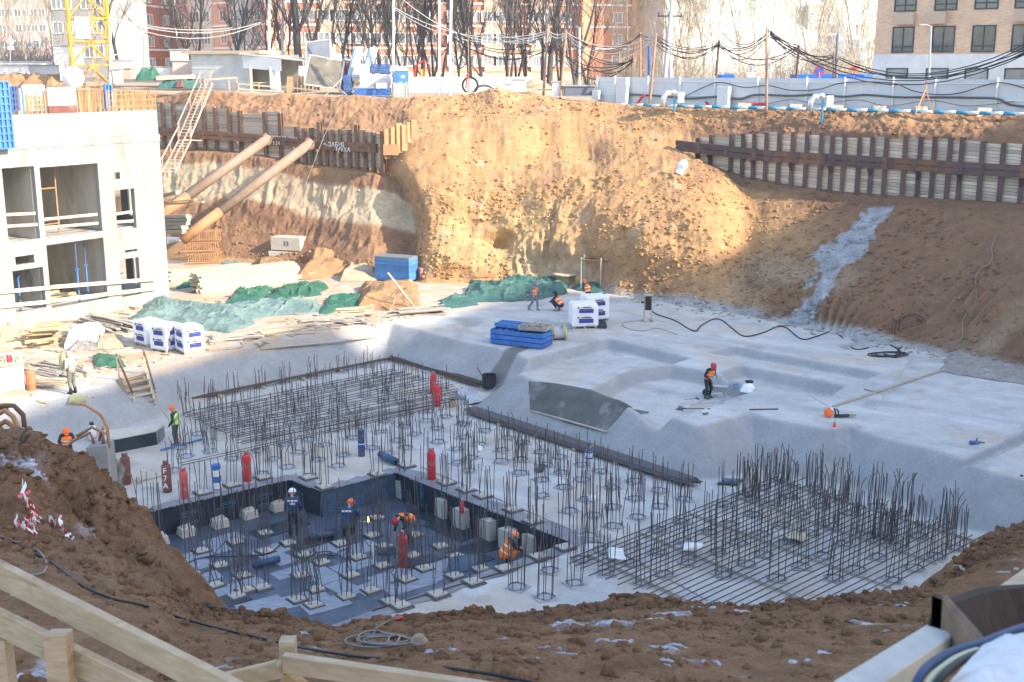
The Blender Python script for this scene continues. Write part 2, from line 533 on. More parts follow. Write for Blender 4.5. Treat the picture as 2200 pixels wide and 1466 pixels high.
MT['orange']=mk('orange_plastic',(0.85,0.16,0.03),rough=0.35)
MT['orange_pale']=mk('orange_pale_plastic',(0.85,0.3,0.15),rough=0.4)
MT['reflect']=mk('reflective',(0.72,0.74,0.72),rough=0.4)
MT['print_white']=mk('print_white',(0.55,0.6,0.7),rough=0.7)
MT['dark_plastic']=mk('dark_plastic',(0.12,0.14,0.17),(0.30,0.31,0.32),0.4,0.45,0.4,0.1,c3=(0.42,0.41,0.38))
MT['scrap']=mk('scrap',(0.30,0.28,0.26),(0.14,0.13,0.125),0.15,0.9,c3=(0.5,0.46,0.42))
MT['olive']=mk('olive',(0.24,0.26,0.14),(0.3,0.31,0.18),0.1,0.9)
MT['olive_pale']=mk('olive_pale',(0.42,0.44,0.30),rough=0.5)
MT['soil_plain']=mk('soil_plain',(0.36,0.215,0.105),(0.26,0.145,0.072),0.4,0.95,0.9,0.15,c3=(0.5,0.35,0.2),bdist=0.08)
MT['rubble']=mk('rubble',(0.33,0.31,0.29),(0.24,0.19,0.15),0.3,0.95,0.9,0.1,c3=(0.46,0.46,0.47),bdist=0.08)
MT['plastic']=mk('plastic_bag',(0.45,0.47,0.50),(0.25,0.27,0.31),0.15,0.25,spec=0.6)
MT['bag_grey']=mk('bag_grey',(0.45,0.46,0.50),(0.34,0.35,0.40),0.2,0.4)
MT['print_strong']=mk('print_strong',(0.035,0.05,0.30),rough=0.6)
MT['print_dark']=mk('print_dark',(0.03,0.04,0.09),rough=0.6)
MT['block_pale']=mk('block_pale',(0.52,0.48,0.41),(0.45,0.41,0.35),0.5,0.9)
MT['blue_panel']=mk('blue_panel',(0.05,0.17,0.42),(0.09,0.23,0.48),0.5,0.6,rnd=0.2,c3=(0.16,0.26,0.4))
MT['blue_panel2']=mk('blue_panel_light',(0.18,0.33,0.55),(0.24,0.40,0.6),0.5,0.6,rnd=0.15)
MT['red_faded']=mk('red_faded',(0.46,0.14,0.13),(0.50,0.24,0.22),0.3,0.7,rnd=0.15)
MT['red_faded2']=mk('red_scuffed',(0.50,0.06,0.06),(0.42,0.12,0.11),0.15,0.5,c3=(0.5,0.3,0.28))
MT['red_bright']=mk('red_bright',(0.85,0.06,0.06),rough=0.3)
MT['coupler']=mk('coupler',(0.32,0.24,0.22),(0.45,0.40,0.38),0.08,0.7)
MT['roll_blue']=mk('roll_blue',(0.03,0.07,0.14),(0.05,0.10,0.19),0.3,0.45)
MT['pale_sheet']=mk('pale_sheet',(0.58,0.60,0.61),(0.52,0.54,0.56),0.8,0.5)
MT['panel_blue_pale']=mk('panel_blue_pale',(0.32,0.42,0.52),(0.45,0.52,0.57),0.6,0.6)
MT['sign_blue2']=mk('door_blue',(0.06,0.20,0.52),rough=0.5)
MT['rose_timber']=mk('rose_timber',(0.52,0.36,0.30),(0.46,0.30,0.24),0.3,0.85,rnd=0.15)
MT['railing']=mk('railing_timber',(0.46,0.365,0.255),(0.35,0.26,0.17),0.10,0.75,0.3,0.012,stretch=(0.55,0.8,3.2),c3=(0.24,0.155,0.09),bdist=0.004)
MT['timber_grey']=mk('timber_grey',(0.46,0.46,0.43),(0.38,0.38,0.36),0.12,0.8,0.15,0.01,stretch=(2,.7,3),bdist=0.004)
MT['stone']=mk('stone',(0.25,0.18,0.13),(0.33,0.26,0.2),0.08,0.9,0.4,0.03)
MT['pile_grey']=mk('pile_grey',(0.34,0.33,0.31),(0.26,0.24,0.22),0.35,0.9,0.3,0.05,c3=(0.36,0.25,0.14))
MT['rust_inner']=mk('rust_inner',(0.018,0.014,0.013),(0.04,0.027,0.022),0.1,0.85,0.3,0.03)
MT['rust_face']=mk('rust_face',(0.20,0.125,0.08),(0.11,0.085,0.07),0.07,0.8,0.4,0.02,c3=(0.28,0.15,0.07),bdist=0.006)
MT['dirty_sheet']=mk('dirty_sheet',(0.62,0.64,0.68),(0.48,0.50,0.53),0.12,0.6,0.3,0.05,c3=(0.40,0.30,0.25),bdist=0.01)
MT['fresh_render']=mk('fresh_render',(0.085,0.088,0.08),(0.125,0.125,0.118),0.9,0.85,0.4,0.08,c3=(0.27,0.28,0.285))
MT['beige_pier']=mk('beige_pier',(0.50,0.46,0.40),(0.41,0.38,0.33),0.4,0.9,0.2,0.05)
MT['lagging']=mk('lagging',(0.60,0.52,0.42),(0.46,0.38,0.29),0.3,0.9,0.2,0.03,rnd=0.28,stretch=(1,1,3),c3=(0.3,0.24,0.19))
hm_=bpy.data.materials.new('haze')
hm_.use_nodes=True
hn_=hm_.node_tree
hn_.nodes.remove(hn_.nodes['Principled BSDF'])
vp_=hn_.nodes.new('ShaderNodeVolumePrincipled')
vp_.inputs['Density'].default_value=0.00045
vp_.inputs['Color'].default_value=(0.93,0.96,1.0,1)
vp_.inputs['Anisotropy'].default_value=0.3
hn_.links.new(vp_.outputs[0],hn_.nodes['Material Output'].inputs['Volume'])
MT['haze']=hm_
# ================================================================ THE GROUND
# ---- far embankment, with the mound of spoil and the ground on top of it
COLS=[(-350,[(-350,505,112),(-350,440,113),(-350,370,114),(-350,310,115),(-350,298,116),(-350,212,117),(-350,186,119)],14.0),(150,[(150,525,98),(150,465,
99),(150,390,100),(150,320,101),(150,305,102),(150,222,103),(150,193,105)],14.0),(350,[(370,545,91),(360,480,93.5),(355,400,95),(350,325,96),(350,310,
97.3),(350,228,98.5),(350,199,100)],13.9),(500,[(510,552,89.3),(510,480,91),(510,400,92.3),(510,330,93.2),(500,320,94.6),(500,240,95.6),(500,202,97.5)],
13.8),(650,[(650,562,87),(650,500,88.6),(660,430,89.6),(660,356,90.3),(650,345,91.8),(650,275,92.8),(650,208,95.5)],13.8),(800,[(800,592,82.2),(800,530,
84),(810,450,86),(810,374,87.3),(800,360,88.6),(800,298,89.6),(800,209,94)],13.7),(885,[(882,596,83.0),(888,540,84.6),(893,480,85.8),(868,410,86.8),(835,
362,87.6),(852,290,89.2),(888,209,93)],13.6),(922,[(912,597,81.4),(915,545,81.6),(922,475,82.2),(902,408,83.6),(866,356,85.8),(880,284,88.3),(918,208,
92.8)],13.6),(985,[(960,598,81.3),(960,545,81.4),(970,475,81.9),(980,402,83.0),(985,330,85.8),(985,260,88.8),(990,206,92.5)],13.6),(1030,[(1020,599,81.1),
(1020,545,81.3),(1025,470,82.0),(1030,400,83.2),(1030,330,85.9),(1028,258,88.9),(1030,199,92)],13.4),(1065,[(1080,600,81),(1080,545,81.4),(1080,465,82.2),
(1075,400,83.4),(1075,330,86.0),(1065,255,89.0),(1065,184,91.6)],13.3),(1110,[(1110,600,80.9),(1110,545,81.3),(1115,465,82.1),(1115,400,83.4),(1110,330,
86.0),(1108,258,88.9),(1108,196,91.8)],13.2),(1200,[(1195,603,80.5),(1190,545,81.0),(1200,465,82.0),(1220,405,83.6),(1220,335,86.2),(1205,272,88.8),(1200,
214,91.8)],13.1),(1330,[(1330,630,76.6),(1330,560,77.6),(1330,470,79.6),(1340,402,81.8),(1340,340,84.8),(1330,280,87.4),(1330,224,90)],13.0),(1480,[(1460,
648,73.8),(1470,570,75.2),(1480,480,77.4),(1490,402,80.2),(1490,338,83.4),(1480,285,85.2),(1480,233,86.5)],13.0),(1600,[(1560,666,71.4),(1590,590,73.2),
(1600,490,76),(1600,416,79),(1600,372,80.6),(1600,290,82),(1600,239,84)],13.0),(1750,[(1700,691,67.9),(1720,620,69.6),(1740,512,72.4),(1750,436,75.2),
(1750,400,77.2),(1750,296,79.2),(1750,242,81.3)],13.0),(1900,[(1850,722,64.2),(1860,660,65.6),(1890,542,68.6),(1900,450,72),(1900,412,74.6),(1900,302,
76.2),(1900,244,78.6)],13.0),(2050,[(2080,770,59.4),(2070,690,61.8),(2060,565,65),(2050,457,69.2),(2050,424,72.1),(2050,306,73.6),(2050,246,76.4)],13.0),
(2200,[(2215,802,56.8),(2200,700,59.3),(2210,575,62),(2200,460,66.6),(2200,434,69.4),(2200,309,70.9),(2200,248,74)],13.0),(2500,[(2500,905,50.5),(2500,
780,53),(2500,620,56.5),(2500,475,60.5),(2500,450,63.5),(2500,318,65),(2500,254,68.5)],13.0),(3000,[(3000,1080,43),(3000,900,46),(3000,700,49.5),(3000,
500,53),(3000,480,55),(3000,330,56.5),(3000,262,60)],13.0),]
BPX=np.array([c[0]for c in COLS],float)
rows=[]
for(x,pts,ztop)in COLS:
 P=[Wd(*p)for p in pts]
 d=Vector((P[0].x,P[0].y,0)).normalized()
 n=Vector((-0.25,-0.97,0))
 fr=P[0]+n*3.2
 fr.z=0.6
 e=P[-1]
 top=[]
 for(dy,zz)in((14,ztop),(34,ztop+0.5),(75,ztop+1.0),(220,ztop+1.5)):
  top.append(Vector((e.x*(1+dy/100.0),e.y+dy,zz)))
 if x in(1030,1065,1110):
  top[0].z=13.0
 rows.append([fr]+P+top)
CTRL=np.array([[tuple(q)for q in r]for r in rows])
SEG=[8,46,48,40,14,8,34,12,8,6,5]
NC=980
pxs=np.concatenate([np.linspace(-350,330,90,endpoint=False),np.linspace(330,2240,820,endpoint=False),np.linspace(2240,3000,70)])
C2=np.zeros((NC,CTRL.shape[1],3))
for r in range(CTRL.shape[1]):
 for k in range(3):
  C2[:,r,k]=np.interp(pxs,BPX,CTRL[:,r,k])
ker=np.exp(-np.linspace(-2.6,2.6,33)**2)
ker/=ker.sum()
for r in range(CTRL.shape[1]):
 for k in range(3):
  pad=np.pad(C2[:,r,k],16,mode='edge')
  pad[:16]+=(np.arange(-16,0))*(C2[1,r,k]-C2[0,r,k])
  C2[:,r,k]=np.convolve(pad,ker,'valid')
tt=[]
for i,n in enumerate(SEG):
 tt+=[i+j/n for j in range(n)]
tt.append(len(SEG))
tt=np.array(tt)
NR=len(tt)
B=np.zeros((NC,NR,3))
i0=np.minimum(tt.astype(int),len(SEG)-1)
fr_=(tt-i0)[None,:,None]
B=C2[:,i0,:]*(1-fr_)+C2[:,i0+1,:]*fr_
for _ in range(3):
 Bs=B.copy()
 Bs[:,1:-1]=0.25*B[:,:-2]+0.5*B[:,1:-1]+0.25*B[:,2:]
 keep_wall=(tt>4.7)&(tt<6.2)
 Bs[:,keep_wall]=B[:,keep_wall]
 B=Bs
B0=B.copy()
du=np.gradient(B,axis=0)
dv=np.gradient(B,axis=1)
Nn=np.cross(du,dv)
Nn/=np.linalg.norm(Nn,axis=2,keepdims=True)+1e-9
P3=B.reshape(-1,3)
T=np.broadcast_to(tt,(NC,NR)).reshape(-1)
X=np.broadcast_to(pxs[:,None],(NC,NR)).reshape(-1)
moundm=smst(880,930,X)*(1-smst(1450,1640,X))
leftm=1-smst(880,910,X)
rightm=smst(1480,1680,X)
slope=(T>1)&(T<4.6)
upper=smst(6.0,6.15,T)*(1-smst(6.9,7.2,T))
amp=0.10+0.30*moundm*smst(1,1.6,T)*(1-smst(6.8,7.1,T))+0.16*rightm*smst(1.0,1.5,T)*(1-smst(4.6,5,T))+0.55*upper*(1-moundm)
walls=smst(4.75,4.9,T)*(1-smst(5.9,6.1,T))*(1-moundm)
amp=amp*(1-0.85*walls)
amp=amp*np.where(T>7.2,0.35,1.0)
disp=amp*0.9*fbm(P3,3.4,4,11)+0.22*amp*fbm(P3,1.0,3,31,billow=True)+0.17*amp*fbm(P3,0.4,3,51,billow=True)
flq=P3*np.array([1,1,0.12])
fl=fbm(flq,0.8,3,71,billow=True)
fm=leftm*smst(1.3,2.0,T)*(1-smst(3.9,4.1,T))+1.9*smst(1080,1110,X)*(1-smst(1255,1285,X))*smst(0.9,1.2,T)*(1-smst(2.2,2.6,T))
disp=disp+0.20*fm*fl
disp=disp+rightm*slope*0.35*fbm(P3,5.0,2,91)
nz0=fbm(P3,2.0,2,94)
Tr=np.interp(X,[1065,1140,1230,1330,1420,1500,1580,1640],[7.3,6.75,6.35,5.85,5.3,4.75,4.3,4.1])
heap=(1-smst(-0.16,0.10,T-Tr+0.12*fbm(P3,1.2,3,95)))*smst(1100,1200,X)*(1-smst(1540,1640,X))*smst(1.4,2.6,T)
disp=disp+0.75*heap
gau=lambda x0,sx_,t0,st_:np.exp(-((X-x0)/sx_)**2-((T-t0)/st_)**2)
disp=disp+0.45*(1-smst(3.9,4.06,T+0.06*fbm(P3,1.0,2,96)))*smst(1090,1190,X)*(1-smst(1500,1610,X))*smst(1.2,2.2,T)
disp=disp-0.75*gau(1245,46,4.9,0.5)-0.5*gau(1160,30,5.2,0.5)+0.5*gau(1095,60,5.6,0.7)+0.35*gau(960,40,5.0,0.8)
disp=disp-1.3*gau(1062,26,2.35,0.2)-0.7*gau(1020,30,2.9,0.3)+0.7*gau(985,36,1.75,0.4)-0.5*gau(1275,16,2.0,0.8)-0.5*gau(1600,40,2.6,0.8)+0.4*gau(1420,60,
2.2,0.6)
disp=disp+moundm*slope*0.22*fbm(P3*np.array([1,1,0.3]),1.5,3,97,billow=True)
tm=gau(1840,70,1.5,0.5)+0.8*gau(2080,80,2.2,0.7)+0.6*gau(1960,40,1.6,0.5)
disp=disp+tm*0.14*np.sin((X-1800)/(2.2+1.6*(T-1))+3*nz0)
B=P3+Nn.reshape(-1,3)*disp[:,None]
lob=smst(0.2,1.0,T)*(1-smst(1.0,2.0,T))*(0.5+0.5*fbm(P3*np.array([1,1,0]),3.0,3,17))
B[:,1]-=lob*0.9
sand=np.array([0.40,0.235,0.112])
pale=np.array([0.47,0.36,0.24])
yellow=np.array([0.49,0.33,0.16])
brown=np.array([0.19,0.108,0.066])
dark=np.array([0.17,0.10,0.065])
grey=np.array([0.36,0.35,0.34])
cc=np.broadcast_to(sand,(len(P3),3)).copy()
def blend(c,m):
 global cc
 m=np.clip(m,0,1)[:,None]
 cc=cc*(1-m)+c*m
nz=fbm(P3,3.0,4,5)
wob=0.25*fbm(P3*np.array([1,1,0.3]),2.0,3,6)
blend(brown*1.25,leftm*slope*(0.8+0.5*nz))
blend(pale,leftm*smst(2.5,2.7,T+wob)*(1-smst(3.55,3.7,T+wob)))
blend(brown*1.2,leftm*smst(1.0,1.3,T)*(1-smst(2.2,2.6,T+wob))*(0.55+0.6*nz))
blend(yellow,smst(930,990,X)*(1-smst(1200,1300,X))*smst(1.25,1.6,T+wob)*(1-smst(2.9,3.2,T+wob))*0.65)
blend(pale*0.95,smst(1090,1130,X)*(1-smst(1240,1300,X))*(1-smst(1.8,2.3,T))*0.7)
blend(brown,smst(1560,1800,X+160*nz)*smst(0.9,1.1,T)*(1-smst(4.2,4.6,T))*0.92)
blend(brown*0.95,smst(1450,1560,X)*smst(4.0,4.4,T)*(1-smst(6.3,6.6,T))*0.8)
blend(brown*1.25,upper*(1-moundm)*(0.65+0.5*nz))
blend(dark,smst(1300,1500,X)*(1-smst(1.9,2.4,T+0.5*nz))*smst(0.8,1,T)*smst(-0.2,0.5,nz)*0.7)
blend(pale*0.8,rightm*smst(0.15,0.45,fbm(P3,4.2,3,44))*smst(1.0,1.3,T)*(1-smst(2.3,2.8,T))*0.55)
blend(brown*1.5,moundm*smst(0.05,0.5,fbm(P3,1.6,4,98))*0.55)
blend(pale*1.0,moundm*smst(0.25,0.5,fbm(P3,1.1,4,99))*0.4)
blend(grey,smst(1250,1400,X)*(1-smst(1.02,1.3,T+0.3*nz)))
blend(np.array([0.40,0.33,0.26]),smst(6.95,7.1,T)*(0.75+0.3*nz))
sp_c=np.interp(T,[1.0,1.6,2.2,3.0,3.6,4.05],[1745,1775,1800,1838,1862,1893])
sp_w=np.interp(T,[1.0,1.6,2.2,3.0,3.6,4.05],[26,15,17,30,27,20])
edge=30*fbm(P3,1.3,4,66)+12*fbm(P3,0.3,3,67)
spm=(1-smst(0,10,np.abs(X-sp_c)-sp_w+edge))*(T>0.9)*(1-smst(4.0,4.12,T))
spm2=(1-smst(0,9,np.abs(X-sp_c+24)-sp_w*0.5+edge*1.6))*(T>1.9)*(1-smst(2.9,3.1,T))
blend(np.array([0.31,0.32,0.335])*(1+0.35*fbm(P3,0.5,3,68))[:,None],np.maximum(spm,spm2)*0.9)
B[:,1]-=np.maximum(spm,spm2)*0.10
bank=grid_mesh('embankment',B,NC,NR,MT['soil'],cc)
tag(bank,kind='structure')
BANK=B.reshape(NC,NR,3)
BANKC=cc.reshape(NC,NR,3)
def bank_at(px,t):
 """point of the bank in column px at row parameter t"""
 i=int(np.clip(np.searchsorted(pxs,px),1,NC-1))
 j=int(np.argmin(np.abs(tt-t)))
 return Vector(BANK[i,j])
NEAR=[(-500,925,19.5,1150,14.0,1466,8.8),(-60,908,19.0,1140,14.0,1466,8.6),(60,912,19.2,1140,14.2,1466,8.6),(100,935,19.6,1145,14.4,1466,8.6),(135,962,
20.0,1150,14.5,1466,8.6),(175,985,20.3,1155,14.6,1466,8.6),(215,1008,20.4,1165,14.6,1466,8.6),(240,1042,20.2,1178,14.5,1466,8.6),(270,1090,19.9,1205,14.4,
1466,8.6),(300,1135,19.4,1225,14.2,1466,8.6),(335,1175,18.6,1250,14.0,1466,8.6),(375,1245,16.8,1290,13.8,1466,8.6),(420,1293,15.2,1335,12.8,1466,8.6),
(520,1302,14.8,1345,12.6,1466,8.6),(640,1308,14.6,1350,12.5,1466,8.6),(720,1326,14.2,1362,12.3,1466,8.6),(790,1312,14.5,1352,12.4,1466,8.6),(1000,1309,
14.6,1352,12.4,1466,8.7),(1180,1308,14.8,1350,12.5,1466,8.8),(1260,1288,15.3,1340,12.9,1466,8.9),(1320,1260,15.8,1325,13.1,1466,9.0),(1480,1272,15.6,1330,
13.1,1466,9.1),(1600,1284,15.4,1332,13.1,1466,9.2),(1720,1270,15.7,1325,13.3,1466,9.3),(1890,1258,16.0,1318,13.5,1466,9.4),(1985,1246,16.4,1312,13.6,1466,
9.5),(2060,1185,18.3,1285,14.2,1466,9.6),(2130,1140,19.6,1270,14.6,1466,9.7),(2215,1092,21.0,1255,15.0,1466,9.8),(2500,985,24.5,1210,15.6,1466,10.2),(2900,
900,28.0,1180,16.0,1466,11.0),]
NPX=np.array([n[0]for n in NEAR],float)
nr=[]
for(x,yc,dc,ym,dm,yb,db)in NEAR:
 c,m,b=Wd(x,yc,dc),Wd(x,ym,dm),Wd(x,yb,db)
 u=Vector((c.x-b.x*0.0,c.y,0)).normalized()
 out=Vector((0.18 if x<400 else 0.0,1,0))
 f1=Vector((c.x,c.y,c.z))+out*1.0+Vector((0,0,-0.9))
 f2=Vector((c.x,c.y,0))+out*(1.0+(c.z+1.2)*0.85)
 f2.z=-1.2
 b2=Vector((b.x*0.75,b.y-3.5,b.z+0.75))
 b3=Vector((b.x*0.7,b.y-12.0,12.3))
 mm=c*0.35+m*0.65
 nr.append([f2,f1,c,mm,m,b,b2,b3])
NCTRL=np.array([[tuple(q)for q in r]for r in nr])
NSEG=[26,14,60,22,120,30,10]
NNC=900
npx=np.concatenate([np.linspace(-500,-20,60,endpoint=False),np.linspace(-20,2230,790,endpoint=False),np.linspace(2230,2900,50)])
D2=np.zeros((NNC,8,3))
for r in range(8):
 for k in range(3):
  D2[:,r,k]=np.interp(npx,NPX,NCTRL[:,r,k])
ker2=np.exp(-np.linspace(-2,2,9)**2)
ker2/=ker2.sum()
for r in range(8):
 for k in range(3):
  pad=np.pad(D2[:,r,k],4,mode='edge')
  D2[:,r,k]=np.convolve(pad,ker2,'valid')
tn=[]
for i,n in enumerate(NSEG):
 tn+=[i+j/n for j in range(n)]
tn.append(len(NSEG))
tn=np.array(tn)
NNR=len(tn)
i0=np.minimum(tn.astype(int),len(NSEG)-1)
f_=(tn-i0)[None,:,None]
G=D2[:,i0,:]*(1-f_)+D2[:,i0+1,:]*f_
for _ in range(4):
 Gs=G.copy()
 Gs[:,1:-1]=0.25*G[:,:-2]+0.5*G[:,1:-1]+0.25*G[:,2:]
 G=Gs
Ng=np.cross(np.gradient(G,axis=0),np.gradient(G,axis=1))
Ng/=np.linalg.norm(Ng,axis=2,keepdims=True)+1e-9
GP=G.reshape(-1,3)
TG=np.broadcast_to(tn,(NNC,NNR)).reshape(-1)
XG=np.broadcast_to(npx[:,None],(NNC,NNR)).reshape(-1)
moundL=1-smst(300,480,XG)
berm=np.exp(-((TG-2.25)/0.55)**2)
amp=0.055+0.12*berm+0.20*moundL*(1-smst(3.6,4.6,TG))
gd=amp*fbm(GP,1.3,3,101)+0.6*amp*fbm(GP,0.42,3,121,billow=True)+(0.16*amp+0.014)*fbm(GP,0.12,3,141,billow=True)
gd=gd+np.exp(-((TG-2.35)/0.3)**2)*(0.12+0.14*fbm(GP*np.array([1,1,0]),1.1,3,161))*(1-moundL)
rut=np.exp(-((TG-4.35-0.06*np.sin(XG/140.0))/0.05)**2)+np.exp(-((TG-4.75-0.05*np.sin(XG/170.0+1))/0.045)**2)
gd=gd-0.06*rut*smst(600,800,XG)
gg=lambda x0,sx_,t0,st_:np.exp(-((XG-x0)/sx_)**2-((TG-t0)/st_)**2)
sl=np.exp(-((XG-np.interp(TG,[2.3,2.7,3.1,3.4],[150,166,182,205]))/15.0)**2)*smst(2.45,2.8,TG)*(1-smst(3.15,3.4,TG))
ck=np.clip(0.55*sl+gg(182,24,3.02,0.2)+0.8*gg(268,46,3.1,0.13),0,1)
gd=gd+0.18*gg(222,40,2.8,0.3)+0.15*gg(120,40,3.1,0.4)
GV=GP+Ng.reshape(-1,3)*gd[:,None]
GV[:,2]-=0.5*ck
soilb=np.array([0.205,0.112,0.057])
cc=np.broadcast_to(soilb,(len(GP),3)).copy()
n1=fbm(GP,0.9,4,201)
n2=fbm(GP,0.25,4,221)
blend(np.array([0.265,0.152,0.083]),smst(3.8,4.4,TG)*(0.45+0.6*n1))
blend(np.array([0.13,0.066,0.034]),berm*(0.35+0.6*n2))
blend(np.array([0.26,0.165,0.10]),moundL*smst(0.0,0.5,n1)*0.5)
low=-gd/(amp+1e-6)
sm=smst(0.15,0.4,fbm(GP*np.array([1,1,1.0]),0.9,3,241)+0.12*low-0.26+0.5*n2*0.5)*smst(2.5,2.9,TG)*(1-smst(4.9,5.4,TG))
big=moundL*smst(2.3,2.6,TG)*(1-smst(3.25,3.7,TG))*smst(0.06,0.2,fbm(GP,1.7,3,261)+0.25*low-0.13)*(1-smst(95,135,XG))
snow=np.clip(np.maximum(sm*0.8,big),0,1)*smst(0.6,0.8,np.abs(Ng.reshape(-1,3)[:,2]))
blend(np.array([0.62,0.64,0.70]),snow*0.9)
near=grid_mesh('near_ground',GV,NNC,NNR,MT['near_soil'],cc)
tag(near,kind='structure')
NG=GV.reshape(NNC,NNR,3)
NGC=cc.reshape(NNC,NNR,3)
def near_at(px,py):
 """point of the near ground seen at photo pixel (px, py)"""
 i=int(np.clip(np.searchsorted(npx,px),1,NNC-1))
 best,bj=1e9,0
 for j in range(NNR):
  if tn[j]<2.2:continue
  q=PX(NG[i,j])
  if abs(q[1]-py)<best:
   best,bj=abs(q[1]-py),j
 return Vector(NG[i,bj])
from mathutils import kdtree
_sub=GV.reshape(NNC,NNR,3)[::2,20::2].reshape(-1,3)
KD=kdtree.KDTree(len(_sub))
for i_,p_ in enumerate(_sub):KD.insert((p_[0],p_[1],0),i_)
KD.balance()
def near_z(x,y):
 return max(_sub[i_][2]for(c_,i_,d_)in KD.find_n((x,y,0),3))
def near_hit(px,py):
 p=near_at(px,py)
 for _ in range(6):
  q=W(px,py,p.z)
  p=Vector((q.x,q.y,.5*p.z+.5*near_z(q.x,q.y)))
 q=W(px,py,p.z)
 return Vector((q.x,q.y,near_z(q.x,q.y)))
ICO=None
def ico():
 t=(1+5**0.5)/2
 v=np.array([(-1,t,0),(1,t,0),(-1,-t,0),(1,-t,0),(0,-1,t),(0,1,t),(0,-1,-t),(0,1,-t),(t,0,-1),(t,0,1),(-t,0,-1),(-t,0,1)],float)
 v/=np.linalg.norm(v[0])
 f=np.array([(0,11,5),(0,5,1),(0,1,7),(0,7,10),(0,10,11),(1,5,9),(5,11,4),(11,10,2),(10,7,6),(7,1,8),(3,9,4),(3,4,2),(3,2,6),(3,6,8),(3,8,9),(4,9,5),(2,
4,11),(6,2,10),(8,6,7),(9,8,1)])
 return v,f
IV,IF=ico()
def lumps(name,pts,rad,cols,mat,squash=0.75):
 n=len(pts)
 V=IV[None]*(0.65+0.6*RNG.random((n,12,1)))
 ax=RNG.random((n,1,3))*0.7+0.65
 V=V*ax
 V[:,:,2]*=squash
 an=RNG.random(n)*6.28
 c,s=np.cos(an)[:,None],np.sin(an)[:,None]
 V=np.stack([V[:,:,0]*c-V[:,:,1]*s,V[:,:,0]*s+V[:,:,1]*c,V[:,:,2]],2)
 V=V*rad[:,None,None]+pts[:,None,:]
 Fc=(IF[None]+(np.arange(n)*12)[:,None,None]).reshape(-1,3)
 me=bpy.data.meshes.new(name)
 me.vertices.add(n*12)
 me.vertices.foreach_set('co',V.astype(np.float32).ravel())
 nf=len(Fc)
 me.loops.add(nf*3)
 me.loops.foreach_set('vertex_index',Fc.ravel().astype(np.int32))
 me.polygons.add(nf)
 me.polygons.foreach_set('loop_start',np.arange(0,nf*3,3,dtype=np.int32))
 me.polygons.foreach_set('loop_total',np.full(nf,3,dtype=np.int32))
 me.materials.append(mat)
 me.update(calc_edges=True)
 at=me.color_attributes.new('Col','FLOAT_COLOR','POINT')
 q=np.ones((n,12,4),dtype=np.float32)
 q[:,:,:3]=cols[:,None,:]*(0.85+0.3*RNG.random((n,1,1)))
 at.data.foreach_set('color',q.ravel())
 return tag(link(name,me),kind='stuff')
n=24000
xi=RNG.integers(60,NC-30,n*3)
tj=RNG.integers(2,NR-24,n*3)
tv,xv=tt[tj],pxs[xi]
dens=0.12+0.75*smst(840,960,xv)*(1-smst(1900,2200,xv))*((tv>1)&(tv<7))+0.5*((tv>0.7)&(tv<1.5))
dens=dens*np.where((tv>4.6)&(tv<6.1)&((xv<850)|(xv>1420)),0,1)*np.where((xv<840)&(tv>2)&(tv<4),0.15,1)*np.where(tv>7,0.15,1)*np.where((xv>1090)&(xv<1270)&(tv<2.5),
.25,1)
dens=dens*(0.35+0.9*smst(-0.15,0.35,fbm(BANK[xi,tj],2.2,3,301)))
ok=RNG.random(n*3)<dens
xi,tj=xi[ok][:n],tj[ok][:n]
rad=0.025+0.15*RNG.random(len(xi))**8
lumps('soil_clods',BANK[xi,tj],rad,BANKC[xi,tj],MT['soil'])
n=20000
xi=RNG.integers(40,NNC-30,n*3)
tj=RNG.integers(20,NNR-12,n*3)
tv,xv=tn[tj],npx[xi]
mL=1-smst(300,480,xv)
dens=0.06+0.9*np.exp(-((tv-2.35)/0.4)**2)+0.25*mL*(tv<4.3)+0.14*np.exp(-((tv-4.1)/0.2)**2)
dens=dens*(0.3+smst(-0.2,0.4,fbm(NG[xi,tj],0.8,3,321)))
ok=RNG.random(n*3)<dens
xi,tj=xi[ok][:n],tj[ok][:n]
rad=0.014+0.08*RNG.random(len(xi))**4
lumps('near_soil_clods',NG[xi,tj],rad,NGC[xi,tj]*np.array([0.95,0.95,0.95]),MT['near_soil'])
# ================================================================ CONCRETE
def poly_sd(P,poly):
 """signed distance to a polygon, positive inside"""
 poly=np.array([(p[0],p[1])for p in poly])
 n=len(poly)
 d=np.full(len(P),1e9)
 ins=np.zeros(len(P),bool)
 for i in range(n):
  a,b=poly[i],poly[(i+1)%n]
  e=b-a
  w_=P-a
  t=np.clip((w_@e)/(e@e),0,1)
  q=w_-t[:,None]*e
  d=np.minimum(d,np.einsum('ij,ij->i',q,q))
  c1=(a[1]<=P[:,1])&(b[1]>P[:,1])&((e[0]*w_[:,1]-e[1]*w_[:,0])>0)
  c2=(a[1]>P[:,1])&(b[1]<=P[:,1])&((e[0]*w_[:,1]-e[1]*w_[:,0])<0)
  ins^=(c1|c2)
 d=np.sqrt(d)
 return np.where(ins,d,-d)
ZU=1.6
ZP=-1.05
def wp(lst,z):
 return[W(x,y,z)for(x,y)in lst]
U1=wp([(-900,985),(-300,925),(0,877),(60,866),(140,852),(205,832),(250,817),(330,793),(440,764),(560,742),(720,708),(842,694),(903,708),(973,729),(1037,
741),(1090,752),(1140,774),(1150,790),(1113,803),(1132,812),(1270,846),(1409,885),(1460,903),(1500,916),(1560,900),(1612,885),(1654,899),(1766,920),(1794,
923),(1818,915),(1878,934),(1955,955),(2056,980),(2081,1002),(2200,1030),(2450,1090),(2700,1150)],ZU)+[Vector((60,30,0)),Vector((60,105,0)),Vector((-70,
125,0)),Vector((-70,50,0))]
RA=wp([(1085,802),(1150,766),(1307,727),(1484,769),(1440,783),(1345,788),(1300,806),(1228,789),(1150,797)],ZU)
